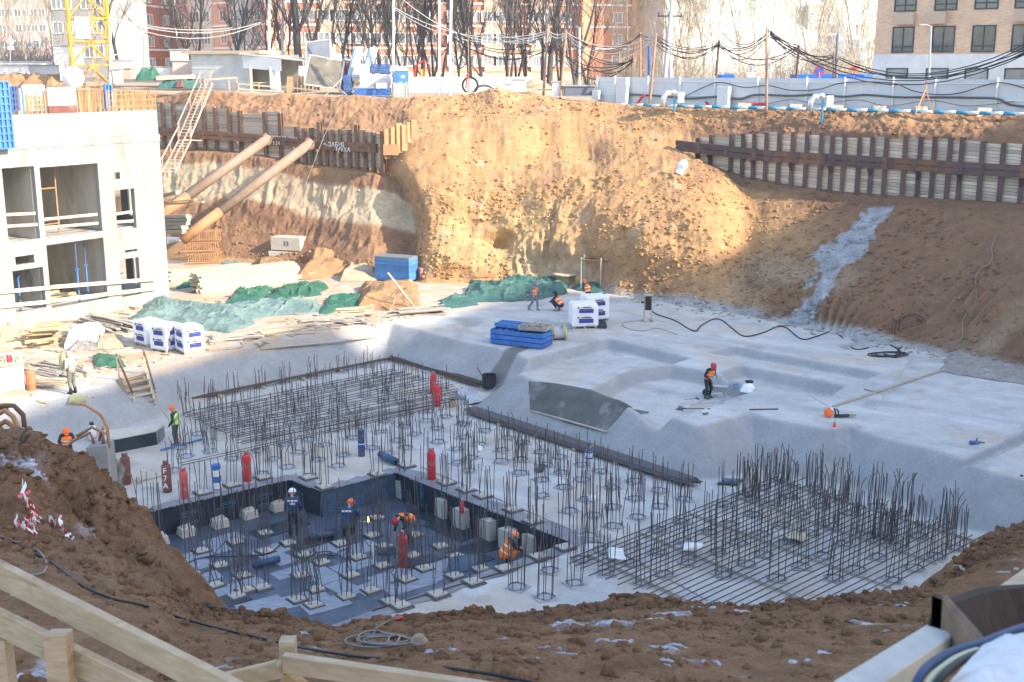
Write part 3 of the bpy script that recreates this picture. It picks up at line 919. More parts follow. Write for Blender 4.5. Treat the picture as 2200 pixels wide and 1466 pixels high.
RB=wp([(1268,838),(1352,796),(1440,784),(1540,802),(1622,838),(1480,888),(1420,902),(1340,866)],ZU)
RT1=wp([(1545,800),(1592,784),(1815,828),(1783,852),(1700,840),(1560,815)],ZU)
RT2=wp([(1520,757),(1575,744),(1893,800),(1848,820),(1700,788)],ZU)
RT3=wp([(1800,745),(1860,722),(1905,736),(1840,756)],ZU)
RC=wp([(2040,1000),(2075,985),(2200,925),(2500,800),(2500,850),(2220,945),(2085,1000)],ZU)
RD=wp([(985,690),(1075,672),(1250,700),(1180,730),(1080,735),(1000,715)],ZU)
PIT=wp([(285,1109),(625,1031),(690,1057),(850,1016),(1225,1166),(640,1372),(120,1352)],0)
PITB=wp([(285,1109),(625,1031),(690,1057),(850,1016),(1225,1166),(640,1372),(120,1352)],0)
def slab_h(P):
 d=poly_sd(P,U1)
 h=np.clip(ZU+d*0.82,0,ZU)
 def cut(poly,depth_,sl):
  dd=poly_sd(P,poly)
  return np.clip(dd*sl,0,depth_)
 h=h-cut(RA,0.45,1.0)*(h>0.4)-cut(RB,0.55,1.1)*(h>0.5)
 h=h-cut(RT1,0.45,1.0)-cut(RT2,0.38,1.0)-cut(RT3,0.25,.8)-cut(RD,0.14,0.25)
 h=np.where(d>-0.5,h-cut(RC,0.6,0.9),h)
 return np.maximum(h,0)
CELL=0.12
gx=np.arange(-32,42.01,CELL)
gy=np.arange(27,91.01,CELL)
GX,GY=np.meshgrid(gx,gy,indexing='ij')
P2=np.stack([GX.ravel(),GY.ravel()],1)
H=slab_h(P2).reshape(GX.shape)
for _ in range(1):
 Hs=H.copy()
 Hs[1:-1,1:-1]=(H[1:-1,1:-1]*4+H[:-2,1:-1]+H[2:,1:-1]+H[1:-1,:-2]+H[1:-1,2:])/8
 H=Hs
P3=np.stack([P2[:,0],P2[:,1],H.ravel()],1)
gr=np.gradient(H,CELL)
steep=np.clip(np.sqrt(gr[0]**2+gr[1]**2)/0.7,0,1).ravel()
Hn=H.ravel()+0.014*fbm(P3,2.2,3,401)+steep*(0.05*fbm(P3,0.9,3,411)+0.02*fbm(P3,0.3,2,421))
Hn+=(H.ravel()>1.5)*(P2[:,0]<-7)*0.05*fbm(P3,1.2,3,431,billow=True)
P3[:,2]=Hn
cc=np.broadcast_to(np.array([0.42,0.415,0.40]),P3.shape).copy()
n1=fbm(P3,2.5,4,441)
n2=fbm(P3,0.8,4,451)
blend(np.array([0.50,0.485,0.45]),0.5+1.2*n1)
st_=fbm(np.stack([P3[:,0]*.56+P3[:,1]*.83,(P3[:,1]*.56-P3[:,0]*.83)*.18,P3[:,2]],1),0.9,4,461)
blend(np.array([0.33,0.33,0.325]),smst(0.1,0.5,st_)*0.6*(1-steep))
blend(np.array([0.56,0.555,0.54]),smst(0.1,0.5,-st_)*0.55)
blend(np.array([0.26,0.25,0.235]),smst(0.28,0.5,fbm(P3,1.4,4,471))*0.45)
blend(np.array([0.27,0.275,0.28]),steep*0.85)  # shade of the slopes put into the colour: steep faces darker
blend(np.array([0.43,0.345,0.25]),smst(0.05,0.4,n1+0.4*n2)*(1-steep)*0.45)
px_,py_=CXP+FPX*P3[:,0]/(P3[:,1]*CT+(CAMZ-P3[:,2])*ST),0
leftd=(H.ravel()>1.25)*(1-smst(-9.5,-6.0,P3[:,0]-(P3[:,1]-66)*0.9))
blend(np.array([0.42,0.31,0.20]),leftd*(0.65+0.6*n2))
dirtl=(H.ravel()<0.3)*(1-smst(-11,-6,P3[:,0]))
blend(np.array([0.42,0.35,0.26]),dirtl*(0.30+0.5*n1))
FRESH=wp([(1128,815),(1409,885),(1306,938),(1140,884)],0.9)
fd=poly_sd(P2,[W(1134,812,ZU),W(1406,886,ZU),W(1306,939,0.35),W(1140,884,0.35)])
wet=poly_sd(P2,wp([(1055,805),(1100,790),(1150,788),(1112,806),(1062,835)],0.5))
blend(np.array([0.17,0.165,0.155]),smst(-0.1,0.15,wet+0.2*n2))
cell=(GX[:-1,:-1]+CELL/2).ravel(),(GY[:-1,:-1]+CELL/2).ravel()
sdp=poly_sd(np.stack(cell,1),PITB)
keep=sdp<0.0
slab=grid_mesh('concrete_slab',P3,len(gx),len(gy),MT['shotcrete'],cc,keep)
tag(slab,kind='structure')
def zs(x,y):
 """height of the concrete at a point"""
 i=int(np.clip(round((x-gx[0])/CELL),0,len(gx)-1))
 j=int(np.clip(round((y-gy[0])/CELL),0,len(gy)-1))
 return float(P3s[i,j])
P3s=P3[:,2].reshape(GX.shape).copy()
def S(px,py,dz=0.0):
 """the point of the concrete seen at photo pixel (px, py)"""
 z=ZU
 for _ in range(14):
  p=W(px,py,z)
  z=0.5*z+0.5*zs(p.x,p.y)
 p=W(px,py,z)
 p.z=zs(p.x,p.y)+dz
 return p
def zs2(x,y):
 fx,fy=(x-gx[0])/CELL,(y-gy[0])/CELL
 i,j=int(fx),int(fy)
 fx-=i;fy-=j
 return float(P3s[i,j]*(1-fx)*(1-fy)+P3s[i+1,j]*fx*(1-fy)+P3s[i,j+1]*(1-fx)*fy+P3s[i+1,j+1]*fx*fy)
q_=[S(1134,818),S(1402,887),S(1302,936),S(1138,884)]
nu_,nv_=70,26
V_=[]
for i in range(nu_):
 for j in range(nv_):
  u_,v_=i/(nu_-1),j/(nv_-1)
  p=q_[0].lerp(q_[1],u_).lerp(q_[3].lerp(q_[2],u_),v_)
  e=min(u_,1-u_,v_,1-v_)
  p=p+Vector((math.sin(u_*23)*.02,math.sin(u_*31+2)*.025,0))*(e<.02)
  z=zs2(p.x,p.y)
  V_.append((p.x,p.y,z+(0.045 if e>0.005 else-0.03)+0.05*max(0,1-abs(v_-.42)/.08)))
tag(grid_mesh('render_patch',np.array(V_),nu_,nv_,MT['fresh_render']),kind='structure')
for(a_,b_)in(((905,1003),(1296,1166)),((1296,1166),(1520,1290)),((560,946),(880,905))):
 A_,B_=W(*a_,0.02),W(*b_,0.02)
 m=MB();m.bar(A_,B_,0.05,0.05);tag(m.build('slab_joint',MT['concrete']),kind='structure')
for(a_,b_)in(((1330,668),(1500,712)),((1500,690),(1690,655)),((1960,770),(1880,880)),((1740,850),(1790,880))):
 A_,B_=S(*a_,0.012),S(*b_,0.012)
 m=MB();m.bar(A_,B_,0.04,0.03);tag(m.build('slab_joint',MT['concrete']),kind='structure')
def sq(a,q,z=0.0):
 """point at distance a towards the sun and q across it"""
 s=SUN_AZ
 t=Vector((-s.y,s.x,0))
 return s*a+t*q+Vector((0,0,z))
def far_block(name,label,a0,a1,q0,q1,z0,z1,wm,storeys=True):  # unseen blocks added on the sun side, heights and steps shaped for the shade edges
 t=thing(name,label,'building',sq((a0+a1)/2,(q0+q1)/2,z0))
 m=MB()
 m.hexa([sq(a0,q0,z0),sq(a1,q0,z0),sq(a1,q1,z0),sq(a0,q1,z0)],[sq(a0,q0,z1),sq(a1,q0,z1),sq(a1,q1,z1),sq(a0,q1,z1)])
 m.build('wall',wm,t)
 g=MB()
 z=z0+1.2
 while z<z1-2:
  q=q0+1.2
  while q<q1-2:
   g.hexa([sq(a0-.03,q,z),sq(a0+.02,q,z),sq(a0+.02,q+1.6,z),sq(a0-.03,q+1.6,z)],[sq(a0-.03,q,z+1.5),sq(a0+.02,q,z+1.5),sq(a0+.02,q+1.6,z+1.5),sq(a0-.03,
q+1.6,z+1.5)])
   q+=3.4
  z+=3.0
 tag(g.build('window',MT['glass'],t),kind='stuff')
 return t
far_block('shade_tower','tallest unseen block right of the pit, sized to shade it',70,84,-45,52.7,12.0,62.7,MT['beige'])
far_block('shade_block','narrow unseen filler block, lowered to let a patch of sun through',71,84,52.72,54.3,12.0,59.6,MT['grey_wall'])
far_block('shade_block','unseen pale block beside the narrow filler, sized to shade the slab',70,84,54.32,68.9,12.0,59.2,MT['pale_wall'])
far_block('shade_block','lowest unseen pale block of the row, sized for the shade on the bank',70,84,68.92,112,12.0,55.2,MT['pale_wall'])
# ================================================================ RETAINING WALLS
def chalk(txt,size,loc,rx,rz,mat,parent,name='chalk_writing'):
 cu=bpy.data.curves.new(name,'FONT')
 cu.body=txt
 cu.size=size
 cu.align_x='CENTER'
 cu.align_y='CENTER'
 cu.resolution_u=1
 cu.offset=size*0.012
 tmp=bpy.data.objects.new('tmp',cu)
 col.objects.link(tmp)
 dg=bpy.context.evaluated_depsgraph_get()
 me=bpy.data.meshes.new_from_object(tmp.evaluated_get(dg))
 bpy.data.objects.remove(tmp)
 me.materials.clear()
 me.materials.append(mat)
 M_=Matrix.Translation(loc)@Matrix.Rotation(rz,4,'Z')@Matrix.Rotation(rx,4,'X')
 me.transform(M_)
 return link(name,me,parent)
def retaining(name,label,posts,dfun,lag,waler,wh,pm,plank_m):
 """posts: (px, ytop, ybottom); lag: top pixel of the boarding by px; waler: (px, y centre)"""
 p0=Wd(posts[0][0],posts[0][2],dfun(posts[0][0]))
 t=thing(name,label,'retaining wall',p0)
 pos=[]
 for(px,yt,yb)in posts:
  d=dfun(px)
  a,b=Wd(px,yb,d),Wd(px,yt,d)
  pos.append((px,a,a.z-0.5,b.z))
 for i,(px,a,zb,zt)in enumerate(pos):
  nx=pos[min(i+1,len(pos)-1)][1]-pos[max(i-1,0)][1]
  u=Vector((nx.x,nx.y,0)).normalized()
  n=Vector((u.y,-u.x,0))
  if n.y>0:n=-n
  h=MB()
  c=a+n*0.06
  for k,(w_,th,off)in enumerate(((0.30,0.03,0.14),(0.02,0.25,0.0),(0.30,0.03,-0.14))):
   R=Matrix(((u.x,n.x,0),(u.y,n.y,0),(0,0,1)))
   h.box((c.x+n.x*off,c.y+n.y*off,(zb+zt)/2),(w_,th,zt-zb),R=R)
  h.build('steel_post',pm,t)
 for i in range(len(pos)-1):
  (xa,a,zba,zta),(xb,b,zbb,ztb)=pos[i],pos[i+1]
  mid=(xa+xb)/2
  d=dfun(mid)
  zt=Wd(mid,float(np.interp(mid,[q[0]for q in lag],[q[1]for q in lag])),d).z
  zb=min(zba,zbb)+0.3
  u=(Vector((b.x,b.y,0))-Vector((a.x,a.y,0)))
  L=u.length
  if L>3.2:continue
  u.normalize()
  n=Vector((u.y,-u.x,0))
  if n.y>0:n=-n
  R=Matrix(((u.x,n.x,0),(u.y,n.y,0),(0,0,1)))
  z=zb
  c=(Vector((a.x,a.y,0))+Vector((b.x,b.y,0)))/2
  while z<zt:
   hh=random.choice((0.17,0.2,0.2,0.23))
   pm_=MB()
   o=n*(random.uniform(-0.025,0.025)-0.02)
   pm_.box((0,0,0),(L-0.06,0.06,hh-0.03),R=R)
   ob=pm_.build('lagging_plank',plank_m,t,world=False)
   ob.matrix_parent_inverse=pmat(t).inverted()
   ob.location=(c.x+o.x,c.y+o.y,z+hh/2)
   ob.rotation_euler=(0,random.uniform(-.004,.004),0)
   z+=hh
 W0=[Wd(x,y,dfun(x))for(x,y)in waler]
 for i in range(len(W0)-1):
  a,b=W0[i].copy(),W0[i+1].copy()
  u=(b-a).normalized()
  n=Vector((u.y,-u.x,0)).normalized()
  if n.y>0:n=-n
  a+=n*0.42;b+=n*0.42
  ml=MB()
  for dz in(wh*0.26,-wh*0.26):
   ml.bar(a+Vector((0,0,dz))+u*0.01,b+Vector((0,0,dz))-u*0.01,0.36,wh*0.46)
  ml.build('waler',pm if i%2==0 or name!='retaining_wall' else MT['rust'],t)
  L=(b-a).length
  k=0.6
  while k<L:
   st=MB()
   c=a+u*k+n*0.19
   R=Matrix(((u.x,n.x,0),(u.y,n.y,0),(0,0,1)))
   st.box(c,(random.choice((0.14,0.3,0.42)),0.025,wh*1.03),R=R)
   st.build('stiffener_plate',pm,t)
   k+=random.uniform(1.2,2.3)
 for(px,a,zb,zt)in pos[1::3]:
  y=float(np.interp(px,[q[0]for q in waler],[q[1]for q in waler]))
  z=Wd(px,y,dfun(px)).z-wh*0.5
  u=(W0[-1]-W0[0]);u.z=0;u.normalize()
  n=Vector((u.y,-u.x,0))
  if n.y>0:n=-n
  br=MB()
  c=Vector((a.x,a.y,z))+n*0.2
  br.prism([c-u*0.04,c+n*0.5-u*0.04,c-u*0.04+Vector((0,0,-0.55))],u*0.08)
  br.build('bracket',pm,t)
 return t
def dL(px):
 return float(np.interp(px,[150,350,500,650,800,890],[101.2,96.7,94.0,91.2,88.0,86.0]))-0.2
postsL=[(x,yt,yb)for(x,yt,yb)in((333,215,305),(356,220,308),(379,222,310),(420,226,312),(443,229,314),(468,231,316),(498,234,318),(520,237,322),(574,240,
330),(607,243,338),(641,272,342),(658,275,344),(673,274,345),(690,262,346),(705,278,347),(719,278,348),(735,277,350),(754,279,351),(770,268,353),(788,
282,354),(805,285,356),(825,281,358))]
lagL=[(330,222),(440,228),(470,234),(520,246),(575,246),(606,243),(612,275),(640,278),(700,282),(760,282),(825,290)]
wl=retaining('retaining_wall','long steel and board retaining wall left of the tall sandy mound',postsL,dL,lagL,[(346,281),(430,288),(551,296),(575,300),
(671,309),(817,318)],0.66,MT['rust'],MT['plank_grey'])
for(x,y,tx,s)in((617,297,'+ ГРОЗДЬ 2401',0.42),(605,307,'3.50',0.42),(752,311,'<-ЗАБИРКА В 0->',0.48),(748,321,'МУХА',0.46)):
 p=Wd(x,y,dL(x))
 u=(Wd(817,318,dL(817))-Wd(346,281,dL(346)));rz=math.atan2(u.y,u.x);un=u.normalized()
 n=Vector((un.y,-un.x,0));n=n if n.y<0 else-n
 chalk(tx,s,p+n*0.66,math.pi/2,rz,MT['paper'],wl)
def dR(px):
 return float(np.interp(px,[1480,1600,1750,1900,2050,2200,2500],[83.6,80.4,76.9,74.3,71.8,69.1,63.3]))-0.2
postsR=[(1501,296,345),(1529,290,352),(1572,288,362),(1597,286,370),(1620,286,380),(1646,285,385),(1673,284,388),(1702,282,392),(1732,281,395),(1762,284,
398),(1785,290,402),(1811,288,405),(1843,292,408),(1870,292,410),(1900,293,412),(1940,289,415),(1972,293,418),(2002,292,421),(2035,294,424),(2060,293,
427),(2104,302,430),(2148,305,433),(2193,308,436),(2236,312,442),(2280,316,448)]
lagR=[(1500,302),(1560,300),(1600,292),(1717,288),(1747,289),(1773,295),(1830,299),(1890,298),(1985,301),(2050,301),(2080,308),(2170,312),(2280,321)]
wr=retaining('retaining_wall','dark rusty steel and board retaining wall below the site fence',postsR,dR,lagR,[(1461,312),(1650,334),(1780,342),(1900,
349),(2050,359),(2200,368),(2290,374)],0.72,MT['rust_dark'],MT['lagging'])
t=thing('steel_sheet_row','sunlit rusty steel sheets on end beside the mound','sheet piles',Wd(850,330,86.0))
for i,(x,yt,yb)in enumerate(((832,276,335),(846,272,328),(858,264,322),(869,268,318),(880,262,300),(889,258,292))):
 m=MB()
 a,b=Wd(x,yb+6,86.2),Wd(x,yt,86.2)
 m.box(((a.x+b.x)/2,a.y,(a.z+b.z)/2),(0.42,0.16,b.z-a.z),R=Matrix.Rotation(0.5,3,'Z'))
 m.build('steel_sheet',MT['rust_light'],t)
p=Wd(840,322,85.8)
m=MB();m.box(p,(1.1,0.12,0.75));tag(m.build('plywood_sheet',MT['rust_light']),'orange plywood sheet at the right end of the steel waler','plywood')
for(x0,y0,d0,x1,y1,d1,lab)in((577,297,90.6,330,474,84.5,'upper of two rusty steel pipe struts, ending behind the white building'),(669,306,88.9,392,516,
83.5,'lower of two rusty steel pipe struts, ending behind the rebar cages')):
 a,b=Wd(x0,y0,d0),Wd(x1,y1,d1)
 t=thing('steel_strut',lab,'pipe strut',b,group='inclined struts of the retaining wall')
 m=MB();m.tube([a,a.lerp(b,0.72)],0.36,14);m.build('pipe',MT['steel']if False else MT['strut'],t,smooth=True)
 m=MB();m.tube([a.lerp(b,0.722),b],0.37,14);m.build('pipe_end',MT['rust_light'],t,smooth=True)
 d=(a-b).normalized()
 m=MB();m.bar(a-d*0.15,a+d*0.2,0.9,0.06);m.bar(a-d*0.35,a+d*0.02,0.06,0.95);m.build('end_plate',MT['rust'],t)
C0=W(365,645,ZU)
FU=Vector((-0.557,-0.830,0)).normalized()
FN=Vector((0.830,-0.557,0)).normalized()
def FP(px,py):
 """(u, v) on the front seen at a photo pixel"""
 q0=Vector((0,0,CAMZ))
 r=Wd(px,py,FPX)-q0
 k=(C0-q0).dot(FN)/r.dot(FN)
 p=q0+r*k-C0
 return p.dot(FU),p.z
def FW(u,v,o=0.0):
 """u along the front, v up, o out of it"""
 return C0+FU*u+FN*o+Vector((0,0,v))
TOPV=FP(342,236)[1]
SLV=FP(345,303)[1]
FR=Matrix(((FU.x,FN.x,0),(FU.y,FN.y,0),(0,0,1)))
def FB(m,u0,u1,v0,v1,o0,o1,mi=0):
 c=FW((u0+u1)/2,(v0+v1)/2,(o0+o1)/2)
 return m.box(c,(abs(u1-u0),abs(o1-o0),abs(v1-v0)),mi,FR)
bld=thing('concrete_building','unfinished pale concrete building with open bays at the left edge','building',FW(6,0))
def rect(*pts):
 q=[FP(*p)for p in pts]
 return(min(a for a,b in q),max(a for a,b in q),sum(b for a,b in q[2:])/2,sum(b for a,b in q[:2])/2)
HOLES=[rect((8,361),(73,358),(85,511),(19,524)),rect((87,358),(209.5,353),(220,499),(98,511)),rect((247,371),(257.5,370),(258,385),(247,386)),rect((247,
408),(288,406),(293,493),(252,492)),rect((34,551),(73,548),(73,567),(34,569)),rect((29,580),(92,576),(100,661),(35,672)),rect((101,524),(222,513),(231,
645),(111,659)),rect((269,537),(295,536),(295,542),(269,542)),rect((258,557),(298,554),(302,637),(262,634))]
UMAX=30.0
ub=sorted({0.0,UMAX}|{round(h[k],3)for h in HOLES for k in(0,1)})
vb=sorted({-0.4,SLV}|{round(h[k],3)for h in HOLES for k in(2,3)})
m=MB()
for j in range(len(vb)-1):
 run=None
 for i in range(len(ub)-1):
  uc,vc=(ub[i]+ub[i+1])/2,(vb[j]+vb[j+1])/2
  solid=not any(h[0]<uc<h[1]and h[2]<vc<h[3]for h in HOLES)
  if solid:
   run=[ub[i],ub[i+1]]if run is None else[run[0],ub[i+1]]
  if(not solid or i==len(ub)-2)and run is not None:
   FB(m,run[0],run[1],vb[j],vb[j+1],-0.32,0)
   run=None
m.build('wall',MT['facade'],bld)
m=MB();FB(m,-0.02,UMAX,SLV+0.01,SLV+0.42,-14,0.04);m.build('floor_slab',MT['facade'],bld)
m=MB();FB(m,0.0,UMAX,SLV+0.43,TOPV,-0.4,-0.05);FB(m,0.0,0.35,SLV+0.43,TOPV,-13.9,-0.41);m.build('parapet_wall',MT['facade'],bld)
V1=HOLES[6][2]
V2=HOLES[1][2]
m=MB()
FB(m,0.35,UMAX,V1-0.35,V1-0.02,-12,-0.33)
FB(m,0.35,UMAX,V2-0.45,V2-0.02,-12,-0.33)
m.build('floor_slab',MT['inner'],bld)
m=MB()
FB(m,0.35,UMAX,V1,SLV,-7.2,-6.9)
for uu in(HOLES[6][0]-0.5,HOLES[6][1]+0.25,HOLES[0][1]+0.2):
 FB(m,uu-0.12,uu+0.12,V1,V2-0.46,-6.89,-0.33)
 FB(m,uu-0.12,uu+0.12,V2,SLV,-6.89,-0.33)
m.build('partition_wall',MT['inner'],bld)
m=MB();FB(m,0.0,0.33,-0.4,V1-0.4,-12,-0.33);FB(m,0,.33,V2-1.2,V2+.3,-12,-.33);FB(m,0,.33,SLV-.9,SLV,-12,-.33)
for k in range(5):FB(m,0,.33,V1-.4,SLV-.9,-1.0-k*2.6,-0.33-k*2.6)
m.build('side_wall',MT['facade'],bld)
m=MB()
for uu in(2.1,4.4,6.5,8.6,10.9,13.0,15.2):
 FB(m,uu,uu+0.025,SLV+0.45,TOPV-0.02,-0.05,-0.044)
 FB(m,uu-0.7,uu-0.68,HOLES[1][3]+0.05,SLV-0.02,0.0,0.006)
for vv in(TOPV-1.25,):
 FB(m,0.3,6.4,vv,vv+0.02,-0.05,-0.044)
tag(m.build('shutter_joint',MT['concrete'],bld),kind='stuff')
def fboard(p0,p1,h,mat,o=0.12,name='guard_board',par=bld):
 a,b=FP(*p0),FP(*p1)
 m=MB();m.bar(FW(a[0],a[1],o),FW(b[0],b[1],o),0.05,h);return m.build(name,mat,par)
fboard((-12,628),(112,617),0.22,MT['timber_pale']);fboard((106,616.5),(330,599),0.22,MT['timber_pale'],0.18)
fboard((-12,659),(112,647),0.22,MT['timber_pale']);fboard((106,646),(330,619),0.22,MT['timber_pale'],0.18)
for(p0,p1)in(((14,462),(80,459)),((16,487),(84,483)),((97,472),(213,461)),((98,490),(215,480)),((250,461),(288,455)),((252,478),(290,475))):
 a,b=Vector(FP(*p0)),Vector(FP(*p1))
 n=5
 for k in range(n):
  q0,q1=a.lerp(b,k/n),a.lerp(b,(k+0.985)/n)
  m=MB();m.bar(FW(q0.x,q0.y,-0.15),FW(q1.x,q1.y,-0.15),0.04,0.16)
  m.build('guard_board',MT['timber_pale']if k%2==0 else MT['pink_board'],bld)
for(x,yt,yb,dd)in((148,523,611,-2.6),(178,519,648,-0.3),(216,514,621,-1.2),(55,552,640,-1.6),(66,550,648,-1.0)):
 u0,v0=FP(x,yb)
 t=thing('steel_prop',{148:'thin blue steel prop deep in the large lower bay',178:'bright blue steel prop at the front of the large lower bay',216:'blue steel prop against the right jamb of the lower bay',
55:'slim blue prop behind the small left window',66:'blue prop by the jamb of the left lower doorway'}[x],'prop',FW(u0,V1,dd),group='blue props in the concrete building')
 hgt=(V2-0.46-V1)
 m=MB();m.tube([FW(u0,V1,dd),FW(u0,V1+hgt*0.55,dd)],0.055,8);m.build('outer_tube',MT['prop_blue'],t)
 m=MB();m.tube([FW(u0,V1+hgt*0.55,dd),FW(u0,V1+hgt,dd)],0.038,8);m.build('inner_tube',MT['blue_dark'],t)
 m=MB();m.box(FW(u0,V1+hgt*0.55,dd),(0.2,0.16,0.07));m.build('collar',MT['prop_blue'],t)
 m=MB();m.box(FW(u0,V1+0.006,dd),(0.22,0.22,0.012));m.build('base_plate',MT['prop_blue'],t)
t=thing('scaffold_tower','brown tube scaffold frame standing in the large upper bay','scaffold',FW(FP(140,480)[0],V2,-2.4))
un=FP(120,480)[0];uf=FP(163,480)[0]
for uu in(un,uf):
 for oo in(-1.6,-3.4):
  m=MB();m.tube([FW(uu,V2,oo),FW(uu,SLV-0.1,oo)],0.05,6);m.build('upright',MT['rust_light']if oo>-2 else MT['maroon'],t)
for vv in(V2+0.55,V2+2.6):
 m=MB()
 m.tube([FW(un,vv,-1.6),FW(uf,vv,-1.6)],0.04,6);m.tube([FW(un,vv,-3.4),FW(uf,vv,-3.4)],0.04,6)
 m.tube([FW(un,vv,-1.6),FW(un,vv,-3.4)],0.04,6);m.tube([FW(uf,vv,-1.6),FW(uf,vv,-3.4)],0.04,6)
 tag(m.build('ledger',MT['rust_light'],t),kind='stuff')
t=thing('scaffold_pole','single rusty scaffold pole in the narrow upper bay','pole',FW(FP(40,495)[0],V2,-1.2))
m=MB();m.tube([FW(FP(40,495)[0],V2,-1.2),FW(FP(40,495)[0],SLV-0.05,-1.2)],0.045,6);m.build('tube',MT['rust_light'],t)
m=MB();m.box(FW(FP(40,495)[0],V2+0.01,-1.2),(0.2,0.2,0.02));m.build('base_plate',MT['rust_light'],t)
t=thing('site_stair','wooden stair flight seen through the lower right doorway','stairs',FW(FP(285,620)[0],V1,-3))
for k in range(8):
 uu=FP(280,600)[0]
 m=MB();FB(m,uu-0.7,uu+0.7,V1+0.3+k*0.28,V1+0.35+k*0.28,-2.4-k*0.25,-2.0-k*0.25);m.build('tread',MT['timber'],t)
m=MB()
for s in(-0.72,0.72):m.bar(FW(uu+s,V1+0.1,-1.9),FW(uu+s,V1+2.5,-4.2),0.05,0.25)
m.build('stringer',MT['timber'],t)
t=thing('board_stack','yellow boards stacked on the floor of the large lower bay','boards',FW(FP(150,640)[0],V1,-1.6))
for k,(a,b,vv,oo)in enumerate(((110,170,0.45,-1.0),(112,200,0.30,-1.6),(115,195,0.14,-1.2),(105,160,0.62,-1.4),(120,212,0.05,-2.0))):
 m=MB();m.bar(FW(FP(a,650)[0],V1+vv,oo),FW(FP(b,650)[0],V1+vv,oo-0.1),0.3,0.13);m.build('board',MT['timber'],t)
TZ=TOPV
t=thing('wall_starter_bars','rows of rusty starter bars rising from the concrete building top','rebar',FW(6,TZ,-0.25))
zones=((60,105,14,1.15),(162,228,34,1.25),(232,262,12,1.3),(262,340,44,1.25))
bar_me={}
for(xa,xb,n,hh)in zones:
 for k in range(n):
  x=xa+(xb-xa)*(k+random.uniform(-.3,.3))/n
  u0=FP(x,236)[0]
  h_=hh*random.choice((1.0,1.0,0.98,0.62 if xa>260 else 0.95))
  m=MB();b0=FW(u0,TZ-0.05,random.choice((-0.13,-0.32)))
  m.tube([b0,b0+Vector((random.uniform(-.04,.04),random.uniform(-.04,.04),h_))],0.028,4)
  m.build('starter_bar',MT['rust_light'],t)
m=MB()
for k in range(3):
 m.tube([FW(FP(232,236)[0],TZ+0.25+0.35*k,-0.1),FW(FP(338,236)[0],TZ+0.25+0.35*k,-0.1)],0.018,4)
m.build('tie_bar',MT['rust_light'],t)
def shutter(name,label,px0,px1,yt,yb,mat,ribs,oo,frame_m,hori=4):
 u0,v0=FP(px0,yb);u1,v1=FP(px1,yt)
 t=thing(name,label,'formwork',FW((u0+u1)/2,min(v0,v1),oo))
 lo,hi=min(v0,v1),max(v0,v1)
 m=MB();FB(m,u0,u1,lo,hi,oo-0.12,oo-0.04);m.build('face_sheet',mat,t)
 for k in range(ribs+1):
  uu=u0+(u1-u0)*k/ribs
  m=MB();FB(m,uu-0.05,uu+0.05,lo,hi,oo-0.04,oo+0.07);m.build('rib',frame_m,t)
 for k in range(hori+1):
  vv=lo+(hi-lo)*k/hori
  m=MB();FB(m,u0,u1,vv-0.04,vv+0.04,oo-0.035,oo+0.055);m.build('cross_rib',frame_m,t)
 return t
shutter('wall_formwork','pale ribbed formwork panel standing on the far left of the roof',-8,34,185,239,MT['ply'],3,-0.4,MT['white'],4)
shutter('wall_formwork','narrow dark blue formwork panel among the roof starter bars',33,41,186,238,MT['blue_dark'],2,-0.25,MT['blue_dark'],4)
shutter('wall_formwork','pale wire-gridded formwork panel left of the plywood sheet',64,104,184,238,MT['pale_wall'],5,-0.5,MT['white'],5)
shutter('wall_formwork','slim bright blue formwork panel between the two groups of starter bars',233,243,182,233,MT['blue'],2,-0.2,MT['prop_blue'],1)
shutter('wall_formwork','tall blue ribbed formwork panel fixed to the left of the facade',-14,3,176,319,MT['prop_blue'],3,0.55,MT['prop_blue'],9)
for k,(x,w_,mt)in enumerate(((46,5,'rust_light'),(52,4,'steel'),(57,4,'prop_blue'))):
 u0,v0=FP(x,238)
 m=MB();FB(m,u0-w_*0.014,u0+w_*0.014,TZ,TZ+1.35,-0.3,-0.2)
 tag(m.build('shutter_board',MT[mt]),('orange rusty plank upright left of the grid panel on the roof','grey steel plank upright beside the grid panel on the roof',
'light blue plank upright touching the grid panel on the roof')[k],'plank')
u0,v0=FP(106,236);u1,v1=FP(163,187)
t=thing('plywood_shutter','weathered grey plywood sheet leaning among the roof starter bars','plywood',FW((u0+u1)/2,TZ,-0.1))
m=MB();FB(m,u0,u1,TZ+0.42,v1,-0.12,-0.05);m.build('sheet',MT['ply_pale'],t)
m=MB();FB(m,u0,u1,TZ+0.0,TZ+0.42,-0.12,-0.05);m.build('lower_sheet',MT['maroon'],t)
p=Wd(378,505,80)
t=thing('timber_bundle','bundle of pale sawn planks jutting out behind the concrete building','timber',p)
for i in range(5):
 for j in range(4):
  a,b=Wd(345,466+i*8+j,82+j*0.35),Wd(405+random.uniform(-5,6)-i*3,464+i*8+j,79.5+j*0.35)
  m=MB();m.bar(a,b,0.28,0.2);m.build('plank',MT['timber_pale'],t)
for k,(x,y)in enumerate(((372,417),(378,432),(382,436))):
 a,b=Wd(350,y+4,77),Wd((382,420,437)[k],(414,429,434)[k],76)
 m=MB();m.bar(a,b,0.3,0.10 if k else 0.22)
 tag(m.build('plank',MT['timber_pale']if k==0 else MT['timber']),('short thick pale board sticking out of the building side','long tan plank sticking out above the struts',
'thin plank lying under the long tan one by the struts')[k],'plank')
PITT=[W(*p,0)for p in((285,1109),(625,1031),(690,1057),(850,1016),(1225,1166),(640,1372),(120,1352))]
m=MB()
m.add([(p.x,p.y,ZP)for p in PITT],[tuple(range(7))[::-1]])
pf=m.build('pit_floor',MT['membrane_floor'])
if pf.data.polygons[0].normal.z<0:
 pf.data.flip_normals()
tag(pf,kind='structure')
